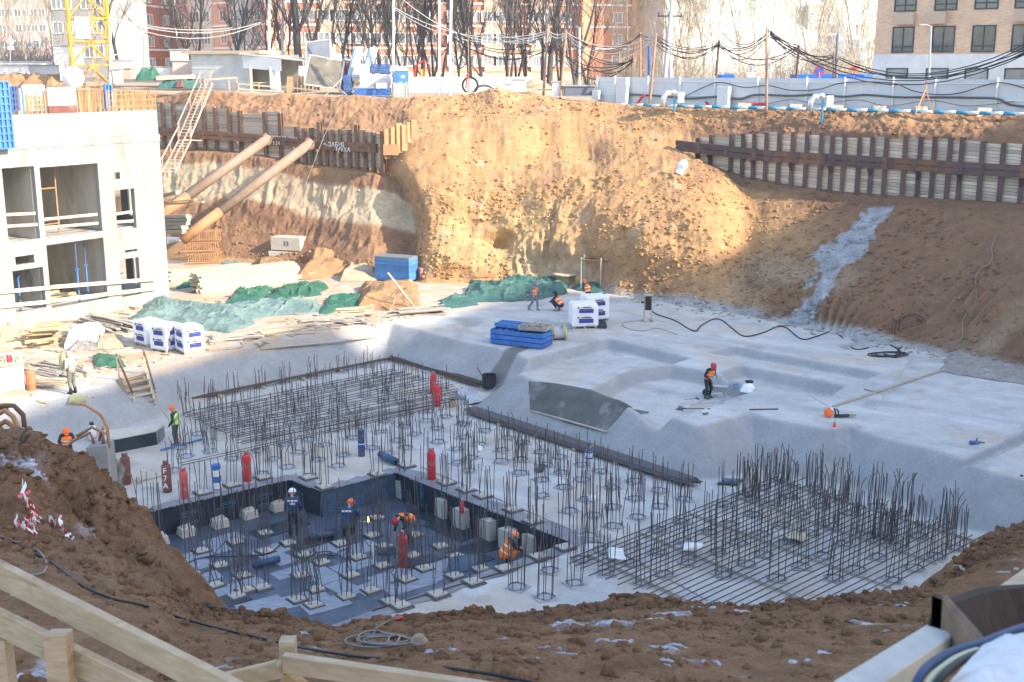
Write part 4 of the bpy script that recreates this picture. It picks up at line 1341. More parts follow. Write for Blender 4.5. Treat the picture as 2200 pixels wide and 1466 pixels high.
def lining(a,b,k,mat):
 u=(b-a);L=u.length;u.normalize()
 n=Vector((u.y,-u.x,0))
 cen=sum(PITT,Vector())/7
 if(cen-a).dot(n)<0:n=-n
 nu,nv=max(4,int(L/0.3)),6
 vs_,fs=[],[]
 for i in range(nu+1):
  for j in range(nv+1):
   z=ZP+(0.012-ZP)*j/nv
   o=0.03*math.sin(i*1.7+j*0.9+k)*(j/nv)*(1-j/nv)*4+0.015*(1-j/nv)**3
   vs_.append(a+u*(L*i/nu)+n*o+Vector((0,0,z)))
 for i in range(nu):
  for j in range(nv):
   q=i*(nv+1)+j
   fs.append((q,q+nv+1,q+nv+2,q+1))
 m=MB();m.add(vs_,fs)
 o=m.build('membrane_wall',mat,smooth=True)
 return tag(o,kind='structure'),u,n,L
LW=[]
for k in range(7):
 a,b=PITT[k],PITT[(k+1)%7]
 o,u,n,L=lining(a,b,k,MT['membrane']if k!=2 else MT['membrane_blue'])
 LW.append((o,a,b,u,n,L))
for k,zz,step,tilt in((0,(-0.38,-0.78),1.55,0),(1,(-0.4,-0.75),1.3,0),(2,(-0.3,-0.6,-0.85),1.0,0),(3,(-0.35,-0.72),1.25,1)):
 o,a,b,u,n,L=LW[k]
 s=0.5
 r=0
 while s<L-0.6:
  for z in zz:
   if random.random()<0.15:continue
   c=a+u*s+n*0.06+Vector((0,0,z))
   e1,e2=(u,Vector((0,0,1)))if not tilt else(Vector((0,0,1)),-u)
   m=MB()
   def slab_(x0,x1,y0,y1):
    P=[c+e1*x+e2*y+n*.004 for(x,y)in((x0,y0),(x1,y0),(x1,y1),(x0,y1))]
    m.add(P,[(0,1,2,3)])
   slab_(-0.22,0.16,0.075,0.095);slab_(-0.22,0.16,0.0,0.02);slab_(-0.24,-0.22,0.0,0.095);slab_(0.14,0.16,0.02,0.075)
   slab_(-0.42,0.2,-0.10,-0.085)
   for q in range(10):
    t0,t1=2*math.pi*q/10,2*math.pi*(q+1)/10
    cc_=c+e1*0.30+e2*0.03+n*.004
    m.add([cc_+e1*math.cos(t)*rr+e2*math.sin(t)*rr for t in(t0,t1)for rr in(0.045,0.07)],[(0,1,3,2)])
   mk_=m.build('printed_mark',MT['print_blue'],o)
   if len(mk_.data.polygons)and mk_.data.polygons[0].normal.dot(n)<0:mk_.data.flip_normals()
  s+=step
m=MB()
for k in range(6):
 a,b=PITT[k],PITT[(k+1)%7]
 def outn(i):
  p,q,r=PITT[i-1],PITT[i],PITT[(i+1)%7]
  n1=Vector(((q-p).y,-(q-p).x,0)).normalized();n2=Vector(((r-q).y,-(r-q).x,0)).normalized()
  c=sum(PITT,Vector())/7
  if(c-(p+q)/2).dot(n1)>0:n1=-n1
  if(c-(q+r)/2).dot(n2)>0:n2=-n2
  return(n1+n2)/max(0.5,1+n1.dot(n2))
 oa,ob=outn(k),outn((k+1)%7)
 wd=0.75 if k in(3,)else 0.5
 n_=14
 for i in range(n_):
  f0,f1=i/n_,(i+1)/n_
  w0,w1=wd+0.12*math.sin(i*2.1+k),wd+0.12*math.sin((i+1)*2.1+k)
  A0,A1=a.lerp(b,f0),a.lerp(b,f1)
  O0,O1=oa.lerp(ob,f0),oa.lerp(ob,f1)
  zz=Vector((0,0,0.03))
  m.add([A0-O0*0.03+zz,A1-O1*0.03+zz,A1+O1*w1+zz,A0+O0*w0+zz],[(0,1,2,3)])
lip=m.build('membrane_lip',MT['membrane_lip'])
for p in lip.data.polygons:
 if p.normal.z<0:lip.data.flip_normals();break
tag(lip,kind='structure')
DU=(PITT[0]-PITT[1]).normalized()
DV=(PITT[4]-PITT[3]).normalized()
i=0
for(x,y,L,wd,r,mt)in((480,1160,1.5,.8,0,'p'),(500,1215,2.0,.55,0,'b'),(585,1182,1.4,.9,0,'p'),(420,1205,1.6,.8,1,'p'),(455,1185,1.3,.6,0,'p'),(600,1200,
1.2,.8,1,'p'),(640,1225,1.8,.7,0,'p'),(690,1235,1.5,.9,1,'p'),(700,1180,1.8,.8,0,'p'),(760,1215,1.5,.8,0,'p'),(770,1180,1.6,.9,0,'p'),(540,1250,1.4,.7,
1,'p'),(480,1270,1.8,.8,0,'p'),(840,1238,1.5,.8,0,'p'),(880,1258,1.8,.8,0,'p'),(920,1235,1.3,.9,1,'p'),(955,1215,1.4,.8,0,'p'),(800,1262,1.2,.8,0,'p'),
(640,1290,2.0,.9,0,'p'),(560,1300,1.5,.8,0,'p'),(480,1295,1.6,.9,0,'b'),(990,1215,1.5,1.0,0,'p'),(905,1205,1.3,.6,0,'b'),(1040,1175,1.5,1.,0,'b'),(970,
1140,2.2,1.,1,'b'),(930,1110,2.0,1.,1,'b'),(1010,1195,1.6,0.9,1,'b'),(740,1265,1.3,.8,1,'p'),(600,1135,2.2,1,0,'b'),(680,1160,2.2,.9,0,'b'),(430,1245,
1.4,.7,0,'p'),(700,1300,1.5,.9,0,'p')):
 c=W(x,y,ZP)
 a,b=(DU,DV)if r==0 else(DV,DU)
 a=Matrix.Rotation(random.uniform(-.12,.12),3,'Z')@a
 b=Vector((-a.y,a.x,0))
 z0,z1=ZP+0.004,ZP+0.006+0.0008*i
 P=[c+a*L/2*s1+b*wd/2*s2 for(s1,s2)in((-1,-1),(1,-1),(1,1),(-1,1))]
 m=MB();m.hexa([(p.x,p.y,ZP+.001-.00003*i)for p in P],[(p.x,p.y,z1)for p in P])
 m.build('membrane_sheet',MT['membrane_pale']if mt=='p' else MT['membrane'],pf)
 i+=1
def bar_variant(kind,h):
 m=MB()
 if kind==0:
  pts=[(0,0,0),(0.01,0,h*0.5),(0.0,0.015,h)]
 elif kind==1:
  pts=[(0,0,0),(0.03,0.02,h*0.55),(0.10,0.03,h)]
 elif kind==2:
  pts=[(0,0,0),(0.0,0,h*0.62),(-0.05,0,h*0.8),(-0.2,0.03,h*0.97)]
 elif kind==3:
  pts=[(0,0,0),(0.02,0,h*0.7),(0.06,0,h*0.86),(0.2,0,h*0.95),(0.34,0,h*0.9)]
 elif kind==4:
  pts=[(0,0,0),(-0.06,0.04,h*0.45),(0.05,0.02,h*0.62),(-0.02,0,h)]
 elif kind==5:
  pts=[(0,0,0),(0.12,0.1,h*0.3),(-0.1,0.12,h*0.6),(0.25,0.0,h*0.8),(0.3,-0.1,h)]
 m.tube(pts,0.0145,5)
 me=bpy.data.meshes.new('bar')
 me.from_pydata(m.v,[],m.f)
 me.materials.append(MT['rebar'])
 return me
BARS={}
for k in range(6):
 for h in(0.95,1.2,1.45,1.7,2.0,2.3):
  BARS[(k,h)]=bar_variant(k,h)
def ring_mesh(kind):
 m=MB()
 r=random.Random(kind)
 if kind<3:
  n=(4,7,10)[kind]
  pts=[(0.31*math.cos(2*math.pi*i/n)*r.uniform(.9,1.1),0.31*math.sin(2*math.pi*i/n)*r.uniform(.9,1.1),0.03+r.uniform(0,.03))for i in range(n)]
  m.tube(pts+[pts[0]],0.015,4,cap=False)
  pts=[(0.28*math.cos(2*math.pi*i/n+.3),0.28*math.sin(2*math.pi*i/n+.3),0.045)for i in range(n)]
  m.tube(pts+[pts[0]],0.011,3,cap=False)
 me=bpy.data.meshes.new('collar_ring')
 me.from_pydata(m.v,[],m.f)
 me.materials.append(MT['ring'])
 return me
RINGS=[ring_mesh(k)for k in range(3)]
def head_mesh(kind):
 """top of the pile: rough square block"""
 m=MB()
 r=random.Random(kind*7+1)
 h={0:0.03,1:0.10,2:0.34,3:0.75}[kind]
 s0,s1=(0.32,0.30)if kind==0 else((0.235,0.215)if kind==1 else(0.30,0.27))
 j=lambda:r.uniform(-.03,.03)
 b=[Vector((x*s0,y*s0,0))for x,y in((-1,-1),(1,-1),(1,1),(-1,1))]
 t=[Vector((x*s1+j(),y*s1+j(),h+j()*(1 if kind else.2)))for x,y in((-1,-1),(1,-1),(1,1),(-1,1))]
 c=Vector((j(),j(),h+(0.05 if kind else 0.005)))
 m.add(b+t+[c],[(0,1,5,4),(1,2,6,5),(2,3,7,6),(3,0,4,7),(4,5,8),(5,6,8),(6,7,8),(7,4,8)])
 me=bpy.data.meshes.new('pile_head')
 me.from_pydata(m.v,[],m.f)
 me.materials.append(MT['beige_pier']if kind else MT['pile_pale'])
 return me
HEADS=[head_mesh(k)for k in range(4)]
def skirt_mesh():
 m=MB()
 for s0,s1,z0,z1 in((0.32,0.28,0.005,0.05),):
  P=[(x*s0,y*s0,z0)for x,y in((-1,-1),(1,-1),(1,1),(-1,1))]
  Q=[(x*s1,y*s1,z1)for x,y in((-1,-1),(1,-1),(1,1),(-1,1))]
  m.hexa(P,Q)
 me=bpy.data.meshes.new('membrane_skirt')
 me.from_pydata(m.v,[],m.f)
 me.materials.append(MT['membrane'])
 return me
SKIRT=skirt_mesh()
def cluster(p,label,group,head=0,nb=6,hts=(1.45,),kinds=(0,0,1),ring=True,skirt=False,rad=0.22,rz=None):
 rz=random.uniform(0,6.28)if rz is None else rz
 t=thing('pile_starter_bars',label,'starter bars',p,rz,group)
 link('pile_head',HEADS[head],t,False)
 if skirt:link('membrane_skirt',SKIRT,t,False)
 if ring:
  o=link('collar_ring',random.choice(RINGS),t,False)
  o.rotation_euler=(0,0,random.uniform(0,6))
 z0={0:0.0,1:0.09,2:0.33,3:0.74}[head]
 for i in range(nb):
  a=2*math.pi*(i+random.uniform(-.25,.25))/nb
  o=link('bar',BARS[(random.choice(kinds),random.choice(hts))],t,False)
  o.location=(rad*math.cos(a),rad*math.sin(a),z0-0.02)
  o.rotation_euler=(random.gauss(0,.035),random.gauss(0,.035),random.uniform(0,6.28))
  s=random.uniform(0.86,1.08)
  o.scale=(1,1,s)
 return t
RZ0=math.atan2(DU.y,DU.x)
ORD=['first','second','third','fourth','fifth','sixth','seventh','eighth','ninth','tenth','eleventh','twelfth','thirteenth','fourteenth','fifteenth','sixteenth',
'seventeenth','eighteenth','nineteenth','twentieth']+['twenty '+q for q in('first','second','third','fourth','fifth','sixth','seventh','eighth','ninth')]
def crop(pts,x0,y0,s):
 return[(x0+q[0]/s,y0+q[1]/s)+tuple(q[2:])for q in pts]
low=crop([(660,865),(980,785),(1250,700),(1470,795),(1250,870),(1610,905),(835,1000),(570,1080),(1045,1095),(785,1185),(1225,1205),(1070,1230),(985,1285),
(1580,1095),(1775,975),(1950,800),(2110,925),(2045,1095),(1725,1225),(2005,1290),(1550,1320),(1700,1370)],280,980,4.312)
low+=crop([(175,725),(565,720),(285,825),(805,825),(545,910),(945,920),(270,1005),(655,1030),(490,1130),(935,1100),(160,1235),(340,1335),(1170,1035),(220,
560)],760,980,4.312)
for(x,y)in low:
 far_=y<1200
 cluster(W(x,y+4,ZP),'low square pile head with slim starter bars on the black pit floor','low pile heads on the membrane floor',1,random.choice((5,6,
7)),(2.3,2.0,1.7),(0,0,1)if y<1235 else(0,1,4,5),False,True,0.2,RZ0+random.uniform(-.1,.1))
for i,(x,y)in enumerate(crop([(270,815),(525,735),(830,655),(1100,570),(1370,500)],280,980,4.312)):
 cluster(W(x,y,ZP),'square pale pile head, %s from the left along the left black wall of the pit'%ORD[i],'pile heads along the left lining',2,5,(2.3,2.0),
(0,0,1),False,True,0.2,RZ0)
for i,(x,y)in enumerate(crop([(455,375),(660,455),(850,560),(1020,655),(1270,760),(1440,850),(1665,905)],760,980,4.312)):
 cluster(W(x,y,ZP),'tall square concrete pile head, %s from the far corner along the right lining'%ORD[i],'tall pile heads along the right lining',3,4,
(2.0,2.3),(0,0,0),False,True,0.16,RZ0)
slabp=crop([(360,945),(490,1030),(500,1145),(215,1205),(755,1235),(1055,1145),(1380,1075),(1530,1160),(1655,1010),(1850,1070),(2050,1190),(1760,1245),
(1990,1315),(1240,1235),(1950,900),(2160,990),(150,1105),(80,1370),(1100,1410),(1400,1330),(1660,1430)],360,760,5.43)
slabp+=crop([(960,790),(1180,740),(1080,880),(1380,815),(1640,905),(1400,980),(1090,1035),(1570,1065),(1310,1120),(720,1105),(1910,990),(2090,1045),(1840,
1130),(1830,1260),(2060,1240),(1330,1275),(1480,1220),(700,860),(415,920),(830,945),(320,1110),(500,1170),(620,1020),(1450,1375),(110,990),(740,720),(470,
800),(190,860),(985,680)],740,760,5.43)
slabp+=crop([(70,325),(230,265),(265,370),(375,305),(385,430),(65,430),(235,485),(235,610),(555,365),(410,545),(550,485),(700,420),(590,640),(455,730),
(640,765),(785,545),(795,700),(970,635),(965,495),(990,780),(800,850),(600,925),(1160,570),(1165,695),(545,1115),(300,1200),(495,1300),(260,1410),(40,
1330),(1360,640)],1100,900,3.665)
for(x,y)in slabp:
 hh=(0.95,1.2)if y<960 else((1.2,1.45)if y<1100 else(1.7,2.0))
 kd=(0,0,1,2)if 880<x<1180 and y<1010 else(0,0,0,1)
 if x<700:kd=(0,1,2,4)
 cluster(W(x,y,0.005),'ring of bare starter bars on the open grey slab between the two mats','starter bars on the open slab',0,random.choice((5,6,7)),
hh,kd,True,False,0.26)
cluster(W(995,913,0.005),'cage of hooked starter bars beside the end of the dark rebar bundle',None,0,8,(1.45,),(3,3,2),True,False,0.28)
for q in crop([(1395,1030),(1715,920),(1950,835),(1110,1155),(780,1270),(440,1375)],760,980,4.312):
 cluster(W(q[0],q[1]+4,0.03),'square pale pile head on the near ledge of the black pit','pile heads on the near ledge',1,4,(2.0,2.3),(0,0,1),False,True,
0.2,RZ0)
for q in crop([(1230,190),(940,260),(670,330),(110,480),(1800,280),(1650,190)],280,980,4.312)+crop([(220,160),(490,80),(860,240),(1040,305),(1195,360),
(1470,490),(1655,600)],760,980,4.312):
 cluster(W(q[0],q[1]+3,0.03),'square pile head with torn membrane on the rim of the black pit','pile heads on the rim of the pit',1,4,(1.2,1.45),(0,0,
1),False,True,0.2,RZ0)
back=crop([(610,880),(890,820),(1215,740),(1430,810),(1680,860),(1720,770),(1530,690),(1330,600),(1580,540),(1010,655),(690,725),(830,600),(450,780),(1870,
380),(1700,415),(1400,465),(2020,540),(1750,610),(1940,690),(2040,775),(830,945),(1190,985),(1100,895),(250,720),(530,640)],360,760,5.43)
back+=crop([(105,320),(380,280),(530,320),(290,380),(500,455),(245,505),(455,560),(920,455),(770,605),(660,560),(740,380),(860,300),(620,240),(1080,560),
(1150,430)],740,760,5.43)
back+=[(395,868),(448,856),(500,846),(560,834),(612,824),(672,812),(735,800),(790,789)]
for(x,y)in back:
 cluster(W(x,y,0.005),'starter bars rising through the back mat of parallel rebar','starter bars in the back mat',0,random.choice((5,6,7)),(0.95,1.2,0.95),
(0,0,0,1),True,False,0.26)
rt=crop([(250,405),(440,475),(780,470),(280,540),(145,600),(650,550),(500,610),(845,605),(340,670),(710,670),(200,735),(520,755),(1080,680),(930,765),
(1310,770),(400,820),(780,835),(1165,860),(1570,850),(610,920),(1010,920),(1420,935),(240,895)],1480,960,3.235)
rt+=crop([(700,1040),(740,1220),(950,1145),(1150,1055),(1200,1230),(1350,970),(1385,1140),(1150,880),(1330,815),(1030,1300)],1100,900,3.665)
for(x,y)in rt:
 cluster(W(x,y,0.005),'starter bars rising through the near part of the right mat','starter bars in the right mat',0,random.choice((5,6,7)),(1.7,1.45),
(0,0,0,1),True,False,0.26)
tall=crop([(385,345),(430,365),(510,290),(640,240),(700,350),(870,295),(1050,360),(580,400),(915,420),(980,555),(1120,470),(1220,625),(1350,660),(1380,
640),(1450,700),(1590,625),(1300,420),(1480,470),(1720,770),(1860,710),(1800,560)],1480,960,3.235)
for(x,y)in tall:
 cluster(W(x,y,0.005),'dense dark cage of tall starter bars at the far edge of the right mat','dense cages in the right mat',0,13,(1.45,1.7,1.45),(0,0,
0,2),True,False,0.3)
t=thing('rebar_mat','mat of long parallel bars lying before the back slope','rebar mat',W(650,900,0))
lp=[(0,391,887),(0.08,402,896),(0.3,440,913),(0.55,480,930),(0.72,510,946),(0.9,520,955),(0.91,378,994),(1.0,384,1000)]
rp=[(0,850,793),(0.25,900,806),(0.55,992,832),(0.8,975,860),(1.0,930,878)]
N_=23
for i in range(N_+2):
 f=i/N_ if i<N_ else(0.93 if i==N_ else 1.0)
 f=f*0.92 if i<N_ else f
 a=W(np.interp(f,[q[0]for q in lp],[q[1]for q in lp])+random.uniform(-8,8),np.interp(f,[q[0]for q in lp],[q[2]for q in lp]),0.16)
 b=W(np.interp(f,[q[0]for q in rp],[q[1]for q in rp])+random.uniform(-8,8),np.interp(f,[q[0]for q in rp],[q[2]for q in rp]),0.16)
 m=MB();m.tube([a,a.lerp(b,.3)+Vector((0,0,random.uniform(-.03,.03))),a.lerp(b,.65)+Vector((0,0,random.uniform(-.03,.03))),b],0.019,5)
 m.build('rebar',MT['rebar_rust'],t)
for f in(0.1,0.3,0.5,0.7,0.9):
 a=W(391+(850-391)*f,887+(793-887)*f,0.0);b=W(400+(930-400)*f,990+(878-990)*f,0.0)
 m=MB();m.bar(a+Vector((0,0,.06)),b+Vector((0,0,.06)),0.05,0.12);m.build('spacer_strip',MT['concrete'],t)
t=thing('rebar_mat','large mat of dark parallel bars at the right of the slab','rebar mat',W(1750,1150,0))
La,Lb=W(1216,1203,0.16),W(1640,1405,0.16)
Ra,Rb=W(1684,1018,0.16),W(2118,1148,0.16)
for i in range(31):
 f=i/30
 a,b=La.lerp(Lb,f),Ra.lerp(Rb,f)
 d=(b-a).normalized()
 a=a-d*random.uniform(-.5,.4);b=b+d*random.uniform(-.6,.3)
 if 8<i<24:b=b-d*0.5*math.sin((i-8)/16*3.14)
 m=MB();m.tube([a,a.lerp(b,.35)+Vector((0,0,random.uniform(-.03,.03))),a.lerp(b,.7)+Vector((0,0,random.uniform(-.03,.03))),b],0.021,5)
 m.build('rebar',MT['rebar_rust'],t)
for f in(0.08,0.3,0.52,0.74,0.95):
 a=La.lerp(Ra,f);b=Lb.lerp(Rb,f);a.z=b.z=0.06
 m=MB();m.bar(a,b,0.05,0.12);m.build('spacer_strip',MT['concrete'],t)
def bundle(name,label,p0,p1,n,layers,mat,r=0.028,wood=True):
 a,b=W(*p0,0),W(*p1,0)
 t=thing(name,label,'rebar bundle',a.lerp(b,0.5))
 d=(b-a).normalized();s=Vector((d.y,-d.x,0))
 for l in range(layers):
  for i in range(n-l):
   o=s*((i-(n-l)/2)*r*2.25)+Vector((0,0,0.16+l*r*1.9))
   e0,e1=random.uniform(-.3,.35),random.uniform(-.35,.3)
   A,Bq=a+d*e0+o,b+d*e1+o
   m=MB();m.tube([A,A.lerp(Bq,.5)+Vector((0,0,random.uniform(-.02,.02))),Bq],r,5)
   m.build('rebar',mat,t)
 if wood:
  L=(b-a).length
  for k in range(1,int(L/2.4)):
   c=a+d*(k*2.4)
   m=MB();m.bar(c-s*0.4+Vector((0,0,.065)),c+s*0.4+Vector((0,0,.065)),0.12,0.13);m.build('wooden_bearer',MT['timber'],t)
 return t
bundle('rebar_bundle','brown rebar bundle along the foot of the far slope',(843,776),(1036,834),9,3,MT['rebar_rust'])
bundle('rebar_bundle','dark rebar bundle below the nose of the raised slab',(1012,889),(1488,1046),12,3,MT['rebar_steel'])
bundle('rebar_bundle','thin bundle of bars along the foot of the left slope',(372,872),(838,777),5,2,MT['rebar_rust'],0.025)
bundle('pipe_bundle','pale bundle of pipes at the far right corner of the slab',(1975,1088),(2160,1148),5,1,MT['steel'],0.045,False)
m=MB();m.tube([W(2118,1120,0.2),W(2165,1045,1.0),S(2196,1024,.03)],0.05,6);tag(m.build('black_joint',MT['black']),'thin black joint running up the right slope',
'joint')
# ================================================================ BEYOND THE PIT
def GT(px,d):
 """point of the ground behind the pit under photo column px at depth d"""
 i=int(np.clip(np.searchsorted(pxs,px),1,NC-1))
 js=np.where(tt>=6.9)[0]
 dd=BANK[i,js,1]*CT+(CAMZ-BANK[i,js,2])*ST
 z=float(np.interp(d,dd,BANK[i,js,2]))
 k=d/FPX
 x=k*(px-CXP)
 y=(d-(CAMZ-z)*ST)/CT
 return Vector((x,y,z))
def onplane(A,u,px):
 """distance along the plan line A + u s met by photo column px"""
 c=(px-CXP)/FPX
 k0=A.y*CT;
 return(c*k0-A.x)/(u.x-c*u.y*CT)
def win_meshes(w_,h_,fm,gm,dep=0.12,mull=1,trans=0.0):
 m=MB()
 t_=0.09
 for(x0,x1,z0,z1)in((-w_/2,-w_/2+t_,0,h_),(w_/2-t_,w_/2,0,h_),(-w_/2+t_,w_/2-t_,0,t_),(-w_/2+t_,w_/2-t_,h_-t_,h_)):
  m.box(((x0+x1)/2,0,(z0+z1)/2),(x1-x0,dep,z1-z0))
 for k in range(mull):
  x=-w_/2+w_*(k+1)/(mull+1)
  m.box((x,0,h_/2),(0.08,dep*.9,h_-2*t_))
 if trans:
  m.box((0,0.002,h_*trans),(w_-2*t_,dep*.85,0.1))
 me=bpy.data.meshes.new('window');me.from_pydata(m.v,[],m.f);me.materials.append(fm)
 g=MB();g.add([(-w_/2+.03,0.0,0.03),(w_/2-.03,0.0,0.03),(w_/2-.03,0.0,h_-.03),(-w_/2+.03,0.0,h_-.03)],[(0,1,2,3)])
 mg=bpy.data.meshes.new('pane');mg.from_pydata(g.v,[],g.f);mg.materials.append(gm)
 return me,mg
def facade(name,label,pa,da,pb,db,z0,z1,mat,thick=12.0,bands=(),band_m=None,cat='building',group=None):
 """a block whose front runs in plan from column pa at depth da to column pb at depth db"""
 A=Vector(((pa-CXP)/FPX*da,da/CT-(0),0));B_=Vector(((pb-CXP)/FPX*db,db/CT,0))
 u=(B_-A);L=u.length;u.normalize()
 n=Vector((u.y,-u.x,0))
 if n.y>0:n=-n
 t=thing(name,label,cat,(A+B_)/2+Vector((0,0,z0)),0,group)
 m=MB()
 P=[A,B_,B_-n*thick,A-n*thick]
 m.hexa([p+Vector((0,0,z0))for p in P],[p+Vector((0,0,z1))for p in P])
 m.build('wall',mat,t)
 for zb in bands:
  m=MB();c=(A+B_)/2+n*0.05+Vector((0,0,zb))
  m.bar(A+n*.05+Vector((0,0,zb)),B_+n*.05+Vector((0,0,zb)),0.1,0.28)
  m.build('string_course',band_m or MT['white_band'],t)
 return t,A,u,n,L
def put_windows(t,A,u,n,cols_,rows_,meshes,off=0.0):
 rz=math.atan2(u.y,u.x)
 for px in cols_:
  s=onplane(A,u,px)
  for z in rows_:
   p=A+u*s+n*off+Vector((0,0,z))
   o=link('window',meshes[0],t)
   o.location=p;o.rotation_euler=(0,0,rz)
   g=bpy.data.objects.new('pane',meshes[1]);col.objects.link(g);g.parent=o
   g.location=(0,-0.012,0)
def vband(t,A,u,n,pa,pb,z0,z1,mat,off,name='wall_panel'):
 """a panel of another facing on the front between two photo columns"""
 a,b=A+u*onplane(A,u,pa),A+u*onplane(A,u,pb)
 m=MB()
 P=[a-n*.1,b-n*.1,b+n*off,a+n*off]
 m.hexa([p+Vector((0,0,z0))for p in P],[p+Vector((0,0,z1))for p in P])
 return m.build(name,mat,t)
WN=win_meshes(1.45,1.5,MT['win_frame'],MT['glass_pale'])
WW=win_meshes(2.4,1.5,MT['win_frame'],MT['glass_pale'],mull=2)
WS=win_meshes(1.0,1.5,MT['win_frame'],MT['glass_dark'])
WF=win_meshes(1.7,1.5,MT['win_frame'],MT['glass_pale'])
rowsM=(15.9,18.9,21.9,24.9)
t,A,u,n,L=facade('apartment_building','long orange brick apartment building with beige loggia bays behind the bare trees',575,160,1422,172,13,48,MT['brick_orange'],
bands=(18.35,21.35,24.35),band_m=MT['white_band'])
for(pa,pb)in((690,745),(775,812),(838,868),(966,1012),(1040,1082),(1140,1178)):
 vband(t,A,u,n,pa,pb,15.2,48,MT['beige'],0.35)
for(pa,pb)in((1246,1262),(1355,1392)):
 vband(t,A,u,n,pa,pb,13,48,MT['orange_pilaster'],0.9)
vband(t,A,u,n,575,1245,13,15.2,MT['beige'],0.2,'base_course')
put_windows(t,A,u,n,(558+26,610,640,668,755,822,876,900,925,1020,1090,1108,1190,1215,1325),rowsM,WN,0.02)
put_windows(t,A,u,n,(704,730,784,802,853,979,1000,1052,1072,1150,1168),rowsM,WW,0.37)
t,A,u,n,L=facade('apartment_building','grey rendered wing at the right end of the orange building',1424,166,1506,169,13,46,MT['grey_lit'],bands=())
put_windows(t,A,u,n,(1436,1462,1485),rowsM,WN,0.02)
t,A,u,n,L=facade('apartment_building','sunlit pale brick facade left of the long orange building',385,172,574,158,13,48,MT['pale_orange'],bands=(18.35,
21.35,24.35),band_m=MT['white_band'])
for(pa,pb)in((415,462),(505,545)):
 vband(t,A,u,n,pa,pb,15.5,48,MT['pale_wall'],0.3)
put_windows(t,A,u,n,(397,485,558),rowsM,WN,0.02)
put_windows(t,A,u,n,(428,450,516,534),rowsM,WW,0.32)
t,A,u,n,L=facade('apartment_building','dark red brick facade with white string courses beside the crane',232,158,383,176,13,42,MT['brick_red'],5,bands=(18.2,
21.2,24.2),band_m=MT['white_band'])
put_windows(t,A,u,n,(262,295,328,362),(15.6,18.6,21.6,24.6),WF,0.02)
t,A,u,n,L=facade('apartment_building','grey shaded block standing behind the yellow crane mast',118,154,236,153,13,40,MT['grey_wall'])
put_windows(t,A,u,n,(132,152,195,215),(17,20,23,26),WN,0.02)
t,A,u,n,L=facade('apartment_building','pale pink distant block at the far left behind the thicket',-150,240,117,236,13,60,MT['pink_wall'])
put_windows(t,A,u,n,range(-20,116,17),(16.5,19.5,22.5,25.5,28.5),WN,0.02)
t,A,u,n,L=facade('apartment_building','long white slab block receding in the gap between buildings',1500,300,1725,420,10,29.3,MT['far_white'])
put_windows(t,A,u,n,range(1512,1720,15),(17,20,23,26),WW,0.02)
t,A,u,n,L=facade('tower_block','tan tower block on the skyline behind the bare trees',1731,560,1776,560,10,44,MT['tan_wall'],14)
put_windows(t,A,u,n,(1738,1749,1760,1770),(30,33,36,39),WW,0.02)
for(pa,pb,d,zt,lab,mt)in((1716,1800,470,28.8,'low white block under the tan tower','far_white'),(1800,1850,430,27,'low pale block right of the tan tower',
'pink_wall'),(1845,1900,380,24.4,'small white block beside the near brick building','far_white'),(1838,1862,600,36.5,'distant orange topped block behind the low pale ones',
'brick_orange'),(1690,1735,520,31.5,'distant pale block left of the tan tower','pale_wall'),(1805,1835,580,36,'distant grey block between tan tower and orange one',
'pink_wall')):
 t,A,u,n,L=facade('apartment_building',lab,pa,d,pb,d+4,8,zt,MT[mt])
 put_windows(t,A,u,n,np.linspace(pa+6,pb-6,4),(zt-4,zt-7.2,zt-10.4),WW,0.02)
t,A,u,n,L=facade('brick_building','near tan brick building with dark window frames at upper right',1876,95.5,2330,86.0,12.5,24.5,MT['tan_brick'],14)
vband(t,A,u,n,1876.0,2330,12.5,16.8,MT['white_brick'],0.06,'lower_wall')
WB=win_meshes(1.75,2.0,MT['win_dark'],MT['glass_dark'],0.14,1,0.24)
WL_=win_meshes(1.75,2.0,MT['win_dark'],MT['glass_pale'],0.14,0)
put_windows(t,A,u,n,(1936,2022,2108,2194),(16.92,20.07,23.2),WB,0.01)
put_windows(t,A,u,n,(1929,2015,2100,2186),(13.75,),WL_,0.08)
rz=math.atan2(u.y,u.x)
bx={}
for i,(px,zc)in enumerate(((1941,19.5),(2008,19.5),(2196,19.55),(2188,16.2))):
 p=A+u*onplane(A,u,px)+n*0.36+Vector((0,0,zc))
 m=MB();m.box((0,0,0),(1.45 if i<3 else 1.2,0.6,0.85))
 for k in range(6):m.box((0,-0.305,-0.34+0.13*k),(1.3,0.02,0.05))
 o=m.build('equipment_box',MT['beige_box']if i<3 else MT['white_band'],t,world=False)
 o.matrix_parent_inverse=pmat(t).inverted();o.location=p;o.rotation_euler=(0,0,rz)
